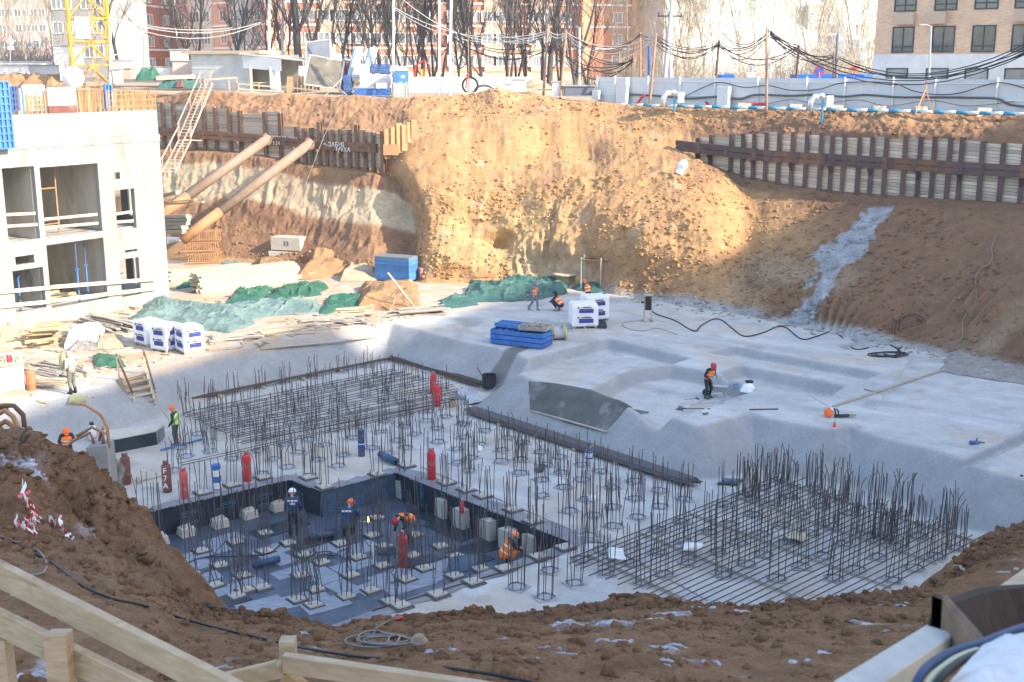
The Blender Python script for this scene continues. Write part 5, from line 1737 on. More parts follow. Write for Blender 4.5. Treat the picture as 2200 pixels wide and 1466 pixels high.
def tree_mesh(seed,H,r0,spread,stems,fine,sides=5):
 R=random.Random(seed)
 tr,cr=MB(),MB()
 def limb(p,d,L,r,lev,mb):
  n_=max(3,int(L/1.1))if lev<2 else 3
  pts,rs=[p],[r]
  q=p.copy();dd=d.copy()
  for i in range(n_):
   dd=(dd+Vector((R.gauss(0,.055 if lev==0 else.12),R.gauss(0,.055 if lev==0 else.12),0.12 if lev else 0.03))).normalized()
   q=q+dd*(L/n_)
   pts.append(q.copy());rs.append(max(0.014,r*(1-0.72*(i+1)/n_)))
  mb.tube(pts,rs,sides if lev==0 else(4 if lev==1 else 3),cap=False)
  if lev>=fine:return
  nb_={0:15,1:8,2:5,3:3}[lev]
  for k in range(nb_):
   f=R.uniform(0.14 if lev==0 else.25,1.0)
   i=min(n_-1,int(f*n_))
   s_=(pts[i+1]-pts[i]).normalized()
   az=R.uniform(0,6.28)
   side=Vector((math.cos(az),math.sin(az),R.uniform(-.1,.5)))
   nd=(s_*(0.9 if spread<.8 else.55)+side*spread*R.uniform(.5,1.2)).normalized()
   limb(pts[i].lerp(pts[i+1],R.random()),nd,L*R.uniform(.22,.5),max(.016,rs[i]*R.uniform(.3,.55)),lev+1,cr)
 for s in range(stems):
  az=R.uniform(0,6.28)
  lean=0.0 if stems==1 else R.uniform(.06,.22)
  d=Vector((math.cos(az)*lean,math.sin(az)*lean,1)).normalized()
  limb(Vector((R.uniform(-.1,.1)*(stems>1),R.uniform(-.1,.1)*(stems>1),-0.4)),d,H*R.uniform(.85,1),r0*(1 if stems==1 else.75),0,tr)
 out=[]
 for nm,mb in(('trunk',tr),('crown',cr)):
  me=bpy.data.meshes.new(nm);me.from_pydata(mb.v,[],mb.f)
  me.polygons.foreach_set('use_smooth',[True]*len(me.polygons))
  out.append(me)
 return out
TV={}
for k,(H_,r_,sp,st,fi)in enumerate(((17,.24,.7,1,3),(18,.23,.6,2,3),(16,.2,.7,3,3),(19,.38,.7,1,3),(15,.22,.85,2,3),(18,.2,.6,3,3))):
 TV[k]=tree_mesh(40+k,H_,r_,sp,st,fi)
TP={k:tree_mesh(80+k,14,.16,.6,1+k,3)for k in range(2)}
def put_tree(px,d,kind,label,mat,sc_=1.0,rz=None,group='bare trees before the brick flats',name='bare_tree',src=None):
 p=GT(px,d)
 t=thing(name,label,'tree',p,random.uniform(0,6.28)if rz is None else rz,group)
 t.scale=(sc_,sc_,sc_)
 for nm,me in zip(('trunk','crown'),(src or TV)[kind]):
  me2=MESHM.get((me.name,mat))
  if me2 is None:
   me2=me.copy();me2.materials.append(MT[mat]);MESHM[(me.name,mat)]=me2
  link(nm,me2,t,False)
MESHM={}
lab_dark='dark bare tree with upright limbs in the row before the orange flats'
for i,(px,d,k,s)in enumerate(sorted(((417,128,1,.95),(505,130,0,.9),(522,135,2,.9),(615,126,5,.9),(648,122,3,1.25),(662,131,0,.9),(697,120,1,.9),(732,
128,0,.9),(760,133,2,.9),(805,118,4,1.0),(822,130,0,.95),(868,126,1,.9),(893,134,5,.9),(908,121,0,1),(930,118,2,.95),(950,131,1,.9),(1012,116,5,1.),(1036,
129,0,.9),(1090,117,2,1.05),(1108,132,1,.9),(1165,126,0,.95),(1180,119,3,.9),(1205,130,2,.95),(1236,112,4,1.1),(1262,128,1,.9),(575,136,4,.9),(845,138,
5,.85),(985,137,4,.9),(1130,136,5,.9)))):
 put_tree(px,d,k,'dark bare tree, %s from the left in the row before the flats'%ORD[i],'bark',s)
for(px,d,k,s,lab)in((396,126,4,.95,'slanting bare tree at the left corner of the metal shed'),(258,140,0,1.0,'dark bare tree right of the yellow crane mast')):
 put_tree(px,d,k,lab,'bark',s,group=None)
for(px,d,k,s)in((55,138,0,1.0),(122,142,1,1.0),(20,150,1,.9)):
 put_tree(px,d,k,'pale slender bare tree at the left behind the site fence','bark_light',s,group='pale trees at the far left',src=TP)
for(px,d,k,s)in((1328,122,0,.9),(1352,118,1,.8),(1432,116,1,.9),(1455,124,0,.9),(1478,120,1,.85),(1508,126,0,.85),(1535,122,1,.8),(1585,130,0,.8),(1620,
126,1,.8),(1648,135,0,.8),(1745,128,1,1.15),(1762,136,0,.9),(1825,126,0,1.05),(1842,133,1,1.0),(1700,138,1,.7),(1790,140,0,.7),(1868,138,0,.8)):
 put_tree(px,d,k,'pale brown bare tree rising behind the white site fence','bark_pale' if px>1500 else 'bark_light',s,group='pale trees behind the site fence',
src=TP)
def thicket_mesh(seed,n_,w_,h_):
 R=random.Random(seed)
 m=MB()
 for i in range(n_):
  p=Vector((R.uniform(-w_,w_),R.uniform(-w_*.5,w_*.5),0))
  d=Vector((R.gauss(0,.22),R.gauss(0,.22),1)).normalized()
  L=h_*R.uniform(.5,1)
  a=p+d*L*.5+Vector((R.gauss(0,.15),R.gauss(0,.15),0));b=p+d*L+Vector((R.gauss(0,.4),R.gauss(0,.4),0))
  m.tube([p,a,b],[.03,.022,.01],3,cap=False)
  for k in range(5):
   q=p.lerp(b,R.uniform(.3,.95))
   e=q+Vector((R.gauss(0,.7),R.gauss(0,.7),R.uniform(.2,1.2)))
   m.tube([q,q.lerp(e,.5)+Vector((0,0,.08)),e],[.014,.011,.007],3,cap=False)
 me=bpy.data.meshes.new('twigs');me.from_pydata(m.v,[],m.f)
 return me
TH=[thicket_mesh(5+i,70,2.6,5.0)for i in range(3)]
for(px,d,s,mat,lab)in((15,135,1.1,'bark',0),(62,132,1.0,'bark',0),(95,136,.95,'bark',0),(1295,121,.9,'bark_light',1),(1365,117,.8,'bark_light',1),(1450,
113,1.0,'bark_light',1),(1490,116,.9,'bark_pale',1),(1560,119,1.0,'bark_pale',1),(1610,116,1.0,'bark_pale',1),(1665,120,1.1,'bark_pale',1),(1720,117,1.0,
'bark_pale',1),(1770,121,1.1,'bark_pale',1),(1815,117,1.0,'bark_light',1),(1855,122,1.1,'bark_pale',1)):
 t=thing('thicket',('dark tangled thicket at the far left behind the fence','pale brown thicket of thin stems behind the site fence')[lab],'bush',GT(px,
d),random.uniform(0,6),('dark thickets at the left','pale thickets behind the site fence')[lab])
 t.scale=(s,s,s)
 me=TH[int(px)%3]
 key=(me.name,mat)
 if key not in MESHM:
  m2=me.copy();m2.materials.append(MT[mat]);MESHM[key]=m2
 link('twigs',MESHM[key],t,False)
FA,FBp=Wd(1284,226,93.4),Wd(2330,249,72.6)
fu=(FBp-FA);fu.z=0;fu.normalize()
fn=Vector((fu.y,-fu.x,0));fn=fn if fn.y<0 else-fn
FZ=FA.z-0.1
FH=2.25
t=thing('site_fence','long pale sheet metal site fence along the right bank','fence',(FA+FBp)/2)
def fpt(px,z=0.0,o=0.0):
 A0=Vector((FA.x,FA.y,0))
 s=onplane(A0,fu,px)
 for _ in range(4):
  p=A0+fu*s;p.z=FZ+z
  s+=(px-PX(p)[0])*depth(p)/FPX/max(.2,abs(fu.x))
 return Vector((A0.x+fu.x*s,A0.y+fu.y*s,FZ+z))+fn*o
fposts=[1284,1322,1393,1461,1535,1627,1732,1813,1916,2006,2138,2262,2330]
for px in fposts:
 a=fpt(px,0,0.12)
 m=MB();m.box(a+Vector((0,0,FH/2+.05)),(0.09,0.09,FH+.15));m.build('fence_post',MT['fence_post'],t)
for i in range(len(fposts)-1):
 a,b=fpt(fposts[i]),fpt(fposts[i+1])
 L=(b-a).length;uu=(b-a).normalized()
 k=max(2,int(L/1.1))
 for j in range(k):
  p,q=a+uu*(L*j/k+.006),a+uu*(L*(j+1)/k-.006)
  m=MB();m.bar(p+Vector((0,0,FH/2)),q+Vector((0,0,FH/2)),0.02+0.01*(j%2),FH);m.build('fence_panel',MT['fence'],t)
 for zz in(FH*.42,FH*.88):
  m=MB();m.bar(a+fn*.06+Vector((0,0,zz)),b+fn*.06+Vector((0,0,zz)),0.05,0.06);m.build('fence_rail',MT['fence_post'],t)
def cable(name,label,pts,r,mat,group=None,n=5,sm=6):
 P=[Vector(p)for p in pts]
 out=[]
 for i in range(len(P)-1):
  p0,p1,p2,p3=P[max(i-1,0)],P[i],P[i+1],P[min(i+2,len(P)-1)]
  for k in range(sm):
   s=k/sm
   out.append(0.5*((2*p1)+(p2-p0)*s+(2*p0-5*p1+4*p2-p3)*s*s+(3*p1-p0-3*p2+p3)*s**3))
 out.append(P[-1])
 m=MB();m.tube(out,r,n)
 return tag(m.build(name,mat,smooth=True),label,'cable',group)
def fpy(px,py,o=0.2):
 p=fpt(px,0,o);d=depth(p)
 q=Wd(px,py,d);return Vector((p.x,p.y,q.z))
cable('fence_cable','thick black cable sagging along the lower half of the fence',[fpy(x,y)for(x,y)in((1335,202),(1400,205),(1440,208),(1480,212),(1545,
208),(1590,213),(1625,204),(1700,206),(1760,203),(1810,208),(1860,204),(1930,209),(2010,209),(2080,210),(2140,212),(2170,225),(2230,232))],0.075,MT['dark_cable'])
cable('fence_cable','thin black cable looping along the top of the fence',[fpy(x,y,.26)for(x,y)in((1470,210),(1520,185),(1550,177),(1600,188),(1650,184),
(1700,194),(1760,192),(1812,178),(1912,178),(1960,195),(2010,203),(2060,200),(2138,178),(2200,190))],0.032,MT['black'])
cable('fence_cable','thin cable hanging low near the foot of the fence',[fpy(x,y,.3)for(x,y)in((1650,224),(1705,214),(1760,224),(1845,215),(1910,228),
(2000,216),(2080,228),(2180,218))],0.022,MT['dark_cable'])
t=thing('pipe_rail','blue and white striped pipe running along the edge below the fence','pipe',Wd(1700,238,80))
P0,P1=Wd(1330,226,90.5),Wd(2290,247.5,71.5)
P0.z+=0.02
nn=44
for i in range(nn):
 a,b=P0.lerp(P1,i/nn),P0.lerp(P1,(i+1)/nn)
 m=MB();m.tube([a,b],0.11,8);m.build('pipe_segment',MT['stripe_blue']if i%2 else MT['white'],t,smooth=True)
for(x,y,d,lab)in((1440,226,86.5,'foil wrapped pipe elbow with white box left on the bank edge'),(1757,236,79.5,'foil wrapped pipe elbow on a blue post near the fence centre')):
 p=Wd(x,y,d)
 t=thing('insulated_valve',lab,'valve',p)
 m=MB();m.tube([p+Vector((-.55,0,-.1)),p+Vector((-.5,0,.55)),p+Vector((-.25,0,.85)),p+Vector((.3,0,.85))],[.17,.2,.22,.17],8);m.build('wrapped_elbow',
MT['foil'],t,smooth=True)
 m=MB();m.lathe([(.0,-.2),(.2,-.12),(.27,0),(.2,.14),(0,.2)],p+Vector((.2,0,.9)),10);m.build('wrapped_valve',MT['foil'],t,smooth=True)
 m=MB();m.box(p+Vector((.75,-.05,.55)),(.45,.25,.75));m.build('control_box',MT['white'],t)
 m=MB();m.tube([p+Vector((.3,0,-.9)),p+Vector((.3,0,.7))],.08,8);m.build('post',MT['stripe_blue'],t)
for i,(px,wd)in enumerate(((1608,1.1),(1718,1.0),(1806,1.0),(1896,1.0),(1985,.9),(2120,1.1))):
 p=fpt(px,0.25,.75)
 m=MB()
 b=[p+Vector((x*wd/2,y*.4,-.45))for x,y in((-1,-1),(1,-1),(1,1),(-1,1))]
 q=[p+Vector((x*wd*.42,y*.3,.25))for x,y in((-1,-1),(1,-1),(1,1),(-1,1))]
 m.hexa(b,q)
 tag(m.build('concrete_footing',MT['footing']),'low concrete block weighing down the fence foot','concrete block','concrete blocks along the fence')
for(px,y0,y1,w_,lab)in((1345,166,223,0.9,'sunlit white cabinet standing before the left end of the fence'),(1562,186,231,0.9,'white electrical cabinet before the middle of the fence'),
(1289,194,214,.5,'small grey box at the left end of the fence')):
 a=fpy(px,y1,.55);b=fpy(px,y0,.55)
 t=thing('electrical_cabinet',lab,'cabinet',a)
 m=MB();m.box((a+b)/2,(w_,.45,b.z-a.z),R=Matrix.Rotation(math.atan2(fu.y,fu.x),3,'Z'));m.build('body',MT['white'],t)
 m=MB();m.box((a+b)/2+fn*.235,(w_*.9,.02,(b.z-a.z)*.92),R=Matrix.Rotation(math.atan2(fu.y,fu.x),3,'Z'));m.build('door',MT['fence'],t)
for(x,y,x2,y2,lab)in((1377,223,1391,203,'red conduit leaning near the sunlit cabinet'),(1524,218,1531,231,'short red conduit at the fence foot left of a cabinet'),
(1612,223,1655,224,'red conduit lying on the concrete block')):
 m=MB();m.tube([fpy(x,y,.6),fpy(x2,y2,.5)],0.11,7);tag(m.build('conduit',MT['red']),lab,'pipe')
c=Wd(1985,243,73.8)
t=thing('tripod_marker','orange wooden A-frame marker standing on the bank edge','tripod',c)
ap=c+Vector((0,0,1.45))
for k,(dx,dy)in enumerate(((-.55,-.1),(.55,-.1),(0,.5))):
 m=MB();m.bar(c+Vector((dx,dy,0)),ap,.06,.06);m.build('leg',MT['tripod'],t)
m=MB();m.tube([ap,ap+Vector((0,0,.35))],.03,6);m.build('mast',MT['tripod'],t)
m=MB();m.box(ap+Vector((0,0,.38)),(.12,.06,.12));m.build('target',MT['red'],t)
# ---------------------------------------------------------------- poles and overhead lines
def pole(px,yt,yb,d,r,mat,label,cat='pole',lean=0.0,name='pole',group=None,pxt=None):
 b=Wd(px,yb,d);a=Wd(px if pxt is None else pxt,yt,d)
 m=MB();m.tube([b-Vector((0,0,.6)),b,a],[r,r,r*.8],8)
 tag(m.build(name,mat,smooth=True),label,cat,group)
 return a
poleT={}
for(k,px,yt,yb,d,r,mt,pt,lab)in(('a',944,-60,205,93.5,.13,'pole_conc',None,'white concrete pole left of a pair near the mound'),('b',966,-60,206,93,.12,
'pole_conc',970,'white concrete pole right of a pair near the mound'),('c',845,-60,185,99,.1,'pole_conc',None,'tall thin white pole beside the blue toilet'),
('d',578,-40,160,118,.17,'pole_grey',None,'grey concrete pole behind the open shed end'),('e',607,-40,155,122,.15,'pole_grey',None,'grey pole between trees behind the shed'),
('f',1167,62,208,94,.1,'rust_pole',1177,'leaning rusty pole left of a pair behind the mound'),('g',1204,66,208,93,.1,'rust_pole',1217,'leaning rusty pole right of a pair behind the mound'),
('h',1396,72,222,89.5,.1,'rust_pole',1410,'rusty pole in front of the fence left part'),('i',1376,70,175,97,.08,'rust_pole',None,'thin rusty pole against the orange pilaster'),
('j',1538,87,172,93,.1,'rust_dark',1545,'dark rusty pole behind the fence left of the signs'),('k',1551,66,172,94,.07,'pole_conc',None,'pale ladder-like pole behind the fence'),
('l',1647,228,58,83,.1,'rust_pole',None,'tall rusty pole rising before the fence centre'),('m',1711,98,168,84,.09,'rust_dark',1717,'dark post carrying cables right of the tall pole'),
('n',1791,112,168,84,.07,'rust',None,'short rusty post behind the fence top'),('o',1796,72,168,85,.12,'pole_grey_dark',1800,'dark steel post behind the fence near the blue sign'),
('p',1428,-10,170,104,.22,'pole_grey',1446,'leaning grey concrete pole with a crossarm'),('q',1440,30,170,105,.2,'pole_grey',None,'upright grey concrete pole under the crossarm'),
('r',272,72,150,118,.1,'pole_grey',None,'short grey pole at the red brick facade'),('s',310,38,140,124,.12,'pole_grey',None,'grey lamp pole before the red brick facade'),
('t',237,36,175,108,.12,'pole_conc',None,'white post right beside the crane mast'),('u',1245,60,190,100,.1,'pole_conc',None,'thin white pole right of the big forked tree'),
('v',1395,100,168,92,.14,'blue_dark',None,'dark blue post behind the fence by the pilaster'),('w',1655,60,168,84.5,.07,'pole_conc',None,'thin pale pole just right of the tall rusty pole')):
 if k=='l':yt,yb=58,228
 poleT[k]=pole(px,yt,yb,d,r,MT[mt],lab,pxt=pt)
m=MB();p=poleT['q'];m.bar(p+Vector((-1.1,0,-.2)),p+Vector((1.1,0,-.2)),.12,.12)
for k in(-1,0,1):m.tube([p+Vector((k,0,-.2)),p+Vector((k,0,.12))],.06,6)
tag(m.build('crossarm',MT['black']),'black crossarm with insulators on the grey pole','crossarm')
b=Wd(1996,168,80);a=Wd(2000,58,80)
t=thing('street_lamp','thin grey street lamp before the near brick building','street lamp',b)
m=MB();m.tube([b-Vector((0,0,2)),b,a],.07,8);m.build('post',MT['pole_grey'],t)
m=MB();m.tube([a,a+Vector((-.3,0,.12))],.05,6);m.box(a+Vector((-.55,0,.14)),(.5,.16,.09));m.build('lamp_head',MT['pole_grey'],t)
def cat_(pa,pb,sag,n_=10):
 return[pa.lerp(pb,i/n_)-Vector((0,0,4*sag*(i/n_)*(1-i/n_)))for i in range(n_+1)]
def PT(px,py,d):return Wd(px,py,d)
lines=[((1177,66,94),(1217,70,93),(.25,.4),'white'),((1217,70,93),(1408,74,89.5),(1.0,1.4,1.8),'pale'),((1217,72,93),(1360,128,92),(1.2,.9,1.7),'black'),
((1185,90,94),(1360,125,92),(1.6,1.2,2.0),'black'),((1230,72,93),(1376,72,97),(1.5,1.2,.9),'black'),((1376,74,97),(1410,76,89.5),(.2,.35),'black'),((1410,
76,89.5),(1543,90,93),(.7,1.0,1.3,.5),'black'),((1410,95,89.5),(1545,95,93),(.6,.9),'black'),((1545,90,93),(1652,70,83),(.8,1.1,1.4,.6),'black'),((1552,
68,94),(1652,64,83),(1.2,.9),'black'),((1545,94,93),(1717,98,84),(1.1,1.4),'black'),((1655,66,83),(1717,98,84),(.2,.3,.45),'black'),((1655,68,83),(1791,
118,84),(.7,1.0,.4),'black'),((1717,98,84),(1655,125,83),(.15,.25),'black'),((1717,100,84),(1800,122,85),(.5,.8),'black'),((1655,72,83),(2240,92,70),(2.4,
2.6,2.75),'black'),((1800,122,85),(2240,75,70),(1.7,1.9),'black'),((1800,126,85),(2240,98,70),(1.6,),'black'),((237,38,108),(560,48,118),(1.2,1.6),'white'),
((237,37,108),(500,60,118),(.6,),'white'),((237,120,108),(310,70,124),(.5,.3),'white'),((845,15,99),(1175,68,94),(1.3,1.6),'white'),((860,-5,99),(1175,
78,94),(1.7,),'white'),((966,70,93),(1172,105,94),(.9,1.3,1.1),'black'),((1040,60,100),(1175,72,94),(.6,.9),'white'),((970,60,93),(1170,75,94),(1.4,),
'black')]
runs=['between the two leaning rusty poles','from the right leaning pole to the fence pole','from the right leaning pole to the dark post','from the left leaning pole to the dark post',
'from the right leaning pole to the thin pole','between the thin pole and the fence pole','from the fence pole to the dark rusty pole','low from the fence pole to the dark rusty pole',
'from the dark rusty pole to the tall pole','from the ladder-like pole to the tall pole','from the dark rusty pole to the cable post','from the tall pole to the cable post',
'from the tall pole to the short post','low between the cable post and tall pole','from the cable post to the steel post','from the tall pole across the brick building',
'from the steel post up across the brick building','from the steel post low across the brick building','from the crane post past the red brick facade',
'from the crane post to the pale facade','from the crane post to the lamp pole','from the toilet pole to the leaning pole','high from the toilet pole to the leaning pole',
'from the white pole to the left leaning pole','from the trees to the left leaning pole','from the white pole top to the leaning pole']
for li,(p,q,sags,cm)in enumerate(lines):
 for i,s in enumerate(sags):
  A_,B_=PT(*p),PT(*q)
  A_.z-=.12*i;B_.z-=.1*i
  m=MB();m.tube(cat_(A_,B_,s),0.033 if cm=='black' else.026,4,cap=False)
  rk=sorted(sags,reverse=True).index(s)
  nm='' if len(sags)==1 else(', lowest' if rk==0 else(', highest' if rk==len(sags)-1 else(', middle' if len(sags)==3 else(', second lowest' if rk==1 else ', second highest'))))
  tag(m.build('overhead_cable',MT['black']if cm=='black' else MT['pale_cable']),('black' if cm=='black' else 'pale')+' overhead cable '+runs[li]+nm,'cable',
'overhead cables behind the pit')
def sign(px,py,d,rad,label,kind,yb):
 c=Wd(px,py,d);b=Wd(px,yb,d)
 t=thing('road_sign',label,'road sign',b)
 m=MB();m.tube([b,c+Vector((0,.05,rad))],.035,6);m.build('post',MT['pole_grey'],t)
 RX=Matrix.Rotation(math.pi/2,3,'X')
 m=MB();m.lathe([(0,0),(rad,0),(rad,.03),(0,.03)],c+Vector((0,0,0)),20,R=RX);m.build('disc',MT['white']if kind!='blue' else MT['red'],t)
 if kind=='blue':
  m=MB();m.lathe([(0,0),(rad*.8,0),(rad*.8,.012),(0,.012)],c+Vector((0,-.035,0)),20,R=RX);m.build('blue_field',MT['sign_blue'],t)
  m=MB();m.box(c+Vector((0,-.055,0)),(rad*.16,.01,rad*1.6),R=Matrix.Rotation(-.75,3,'Y'));m.build('stroke',MT['red'],t)
 else:
  m=MB()
  for a in(.78,-.78):m.box(c+Vector((0,-.04,0)),(rad*.13,.01,rad*1.5),R=Matrix.Rotation(a,3,'Y'))
  m.lathe([(rad*.72,0),(rad*.86,0),(rad*.86,.01),(rad*.72,.01)],c+Vector((0,-.034,0)),20,R=RX)
  m.build('marking',MT['steel'],t)
  m=MB();m.box(c+Vector((0,0,-rad*1.75)),(rad*1.9,.03,rad*1.0));m.build('plate',MT['white'],t)
sign(1615,143,91,.36,'round white road sign with a plate below, above the fence','white',185)
sign(1760,153,83,.36,'round blue no parking sign above the fence','blue',172)
sign(22,90,125,.36,'round pale sign with a plate at the far left','white',135)
p=Wd(1835,148,86);m=MB();m.prism([p+Vector((-.3,0,.12)),p+Vector((.3,0,.12)),p+Vector((.12,0,-.1)),p+Vector((-.12,0,-.1))],(0,.04,0));m.tube([p,p+Vector((0,
0,-.9))],.03,5);tag(m.build('small_sign',MT['red']),'small red sign right of the blue no parking sign','sign')
for(xa,xb,d,lab,mt)in((1713,1853,88,'long bright blue cabin roof just above the fence','roof_blue'),(1549,1577,93,'short blue roof strip above the fence left of the white sign',
'roof_blue'),(1854,1874,88.5,'light blue roof strip touching the brick building','prop_blue')):
 a,b=Wd(xa,165,d),Wd(xb,164,d)
 t=thing('site_cabin',lab,'cabin',(a+b)/2-Vector((0,0,2.2)))
 m=MB();m.bar(a-Vector((0,-1.2,1.3)),b-Vector((0,-1.2,1.3)),2.2,2.3);m.build('wall',MT['white'],t)
 m=MB();m.bar(a-Vector((0,-1.1,0))+Vector((0,0,.0)),b+Vector((0,1.1,.0)),2.5,0.30);m.build('roof',MT[mt],t)
def capsule(m,a,b,ra,rb,n=10,ex=(1,1)):
 a,b=Vector(a),Vector(b)
 d=(b-a)
 L=d.length
 d=d.normalized()if L>1e-6 else Vector((0,0,1))
 pts,rs=[],[]
 for t in(-1,-.85,-.5,0):
  pts.append(a+d*ra*t);rs.append(ra*math.sqrt(max(0.0,1-t*t))+.001)
 for t in(0.0001,.5,.85,1):
  pts.append(b+d*rb*t);rs.append(rb*math.sqrt(max(0.0,1-t*t))+.001)
 m.tube(pts,rs,n)
POSES={'stand':dict(pel=(0,0,.95),ch=(0,.02,1.27),ne=(0,.03,1.47),he=(0,.07,1.62),eL=(-.26,.0,1.16),eR=(.26,.0,1.16),hL=(-.26,.16,.95),hR=(.26,.12,.93),
kL=(-.11,.03,.5),kR=(.11,.04,.5),aL=(-.13,-.02,.09),aR=(.13,.0,.09)),'work':dict(pel=(0,-.05,.92),ch=(0,.06,1.22),ne=(0,.15,1.41),he=(0,.25,1.53),eL=(-.27,
.1,1.12),eR=(.29,.06,1.1),hL=(-.1,.36,1.12),hR=(.18,.34,.93),kL=(-.12,.07,.48),kR=(.13,.05,.48),aL=(-.15,-.05,.09),aR=(.17,.02,.09)),'walk':dict(pel=(0,
0,.92),ch=(0,.07,1.24),ne=(0,.13,1.43),he=(0,.2,1.57),eL=(-.26,.12,1.13),eR=(.26,-.05,1.12),hL=(-.2,.34,1.02),hR=(.24,.12,.92),kL=(-.1,.2,.5),kR=(.1,.0,
.5),aL=(-.1,.22,.09),aR=(.1,-.26,.1)),'bend':dict(pel=(0,-.2,.88),ch=(0,.16,1.02),ne=(0,.36,1.05),he=(0,.52,1.0),eL=(-.24,.3,.78),eR=(.24,.3,.78),hL=(-.16,
.46,.55),hR=(.16,.48,.54),kL=(-.14,.06,.48),kR=(.14,.04,.48),aL=(-.16,-.08,.09),aR=(.16,-.1,.09)),'squat':dict(pel=(0,-.16,.36),ch=(0,.06,.66),ne=(0,.15,
.84),he=(0,.24,.97),eL=(-.27,.26,.62),eR=(.27,.26,.62),hL=(-.12,.46,.5),hR=(.14,.46,.48),kL=(-.2,.3,.52),kR=(.2,.3,.5),aL=(-.16,.06,.09),aR=(.16,.02,.09)),
'lean':dict(pel=(0,-.12,.92),ch=(0,.1,1.18),ne=(0,.24,1.33),he=(0,.36,1.43),eL=(-.25,.28,1.06),eR=(.25,.28,1.04),hL=(-.18,.5,.92),hR=(.18,.5,.9),kL=(-.11,
.03,.5),kR=(.11,.03,.5),aL=(-.13,-.05,.09),aR=(.13,-.08,.09)),}
def person(label,loc,rz,pose,jacket,trousers,helmet=None,vest=None,boots='black',hood=None,gloves=None,s=1.0,band=True):
 P={k:Vector(v)for k,v in POSES[pose].items()}
 up=(P['ne']-P['ch']).normalized()
 shL,shR=P['ne']-up*.06+Vector((-.185,0,0)),P['ne']-up*.06+Vector((.185,0,0))
 hiL,hiR=P['pel']+Vector((-.1,0,-.04)),P['pel']+Vector((.1,0,-.04))
 seg=[]
 seg.append((P['pel']+Vector((-.05,0,-.02)),P['pel']+Vector((.05,0,-.02)),.145,.145,1))
 seg.append((P['pel']+(P['ch']-P['pel'])*.25,P['ch'],.145,.165,0))
 seg.append((P['ch']+Vector((-.07,0,.03)),P['ch']+Vector((.07,0,.03)),.155,.155,0))
 seg.append((shL+Vector((.06,0,0)),shR-Vector((.06,0,0)),.095,.095,0))
 hd=(P['he']-P['ne']).normalized()
 seg.append((P['ne']-hd*.03,P['ne']+hd*.07,.068,.06,2 if hood is None else 0))
 fw=(Vector((0,1,0))-hd*hd.y).normalized()if abs(hd.y)<.95 else Vector((0,0,-1))
 seg.append((P['he']-hd*.035,P['he']+hd*.045,.088,.098,2))
 seg.append((P['he']-hd*.08+fw*.05,P['he']-hd*.06+fw*.055,.045,.045,2))
 seg.append((P['he']+fw*.098-hd*.02,P['he']+fw*.11-hd*.025,.016,.018,2))
 for sx in(-1,1):seg.append((P['he']+Vector((sx*.1,0,0))-hd*.02,P['he']+Vector((sx*.1,0,0))+hd*.02,.02,.022,2))
 for sh,e,h,sx in((shL,P['eL'],P['hL'],-1),(shR,P['eR'],P['hR'],1)):
  seg.append((sh,e,.078,.062,0));seg.append((e,h,.06,.045,0))
  d=(h-e).normalized()
  seg.append((h+d*.02,h+d*.075,.036,.042,3))
  side=Vector((1,0,0))-d*d.x
  side=side.normalized()if side.length>.2 else Vector((0,1,0))
  nrm=d.cross(side).normalized()
  for f in range(4):
   o=side*((f-1.5)*.022)
   k1=h+d*.10+o;k2=k1+d*(.035,.045,.042,.03)[f]+nrm*.012*sx
   seg.append((k1,k2,.0115,.011,3));seg.append((k2,k2+d*.016+nrm*.022*sx,.011,.0095,3))
  tb=h+d*.04-side*.035*sx
  seg.append((tb,tb+d*.045-side*.03*sx+nrm*.01,.014,.011,3))
 for hi,k,a in((hiL,P['kL'],P['aL']),(hiR,P['kR'],P['aR'])):
  seg.append((hi,k,.105,.078,1));seg.append((k,a+Vector((0,0,.08)),.076,.06,1))
  seg.append((a+Vector((0,0,.14)),a,.066,.06,4))
  seg.append((a+Vector((0,-.04,-.035)),a+Vector((0,.15,-.045)),.052,.043,4))
 if hood is not None:
  seg.append((P['he']-fw*.03-hd*.04,P['he']-fw*.02+hd*.05,.115,.118,0))
 m=MB()
 for q in seg:capsule(m,*q[:4],n=10)
 me0=bpy.data.meshes.new('tmp');me0.from_pydata(m.v,[],m.f)
 o0=bpy.data.objects.new('tmp',me0);col.objects.link(o0)
 rm=o0.modifiers.new('r','REMESH');rm.mode='VOXEL';rm.voxel_size=0.0155
 sm=o0.modifiers.new('s','SMOOTH');sm.iterations=3;sm.factor=.4
 dg=bpy.context.evaluated_depsgraph_get()
 me=bpy.data.meshes.new_from_object(o0.evaluated_get(dg))
 bpy.data.objects.remove(o0);bpy.data.meshes.remove(me0)
 me.name='body'
 n=len(me.polygons)
 C=np.empty(n*3);me.polygons.foreach_get('center',C);C=C.reshape(-1,3)
 best=np.full(n,1e9);mi=np.zeros(n,np.int32)
 for(a,b,ra,rb,k)in seg:
  a_,b_=np.array(a),np.array(b)
  e=b_-a_;l2=max(1e-9,e@e)
  t_=np.clip(((C-a_)@e)/l2,0,1)
  d=np.linalg.norm(C-a_-t_[:,None]*e,axis=1)-(ra+(rb-ra)*t_)
  w_=d<best
  best[w_]=d[w_];mi[w_]=k
 for mt in(jacket,trousers,'skin',gloves or 'skin',boots):me.materials.append(MT[mt])
 me.polygons.foreach_set('material_index',mi)
 me.polygons.foreach_set('use_smooth',[True]*n)
 t=thing('person',label,'person',loc,rz)
 t.scale=(s,s,s)
 link('body',me,t,False)
 ey=MB()
 for sx in(-1,1):
  c=P['he']+fw*.088+Vector((sx*.034,0,0))+hd*.012
  capsule(ey,c-Vector((.004,0,0)),c+Vector((.004,0,0)),.012,.012,6)
 tag(ey.build('eyes',MT['black'],t,world=False),kind='stuff')
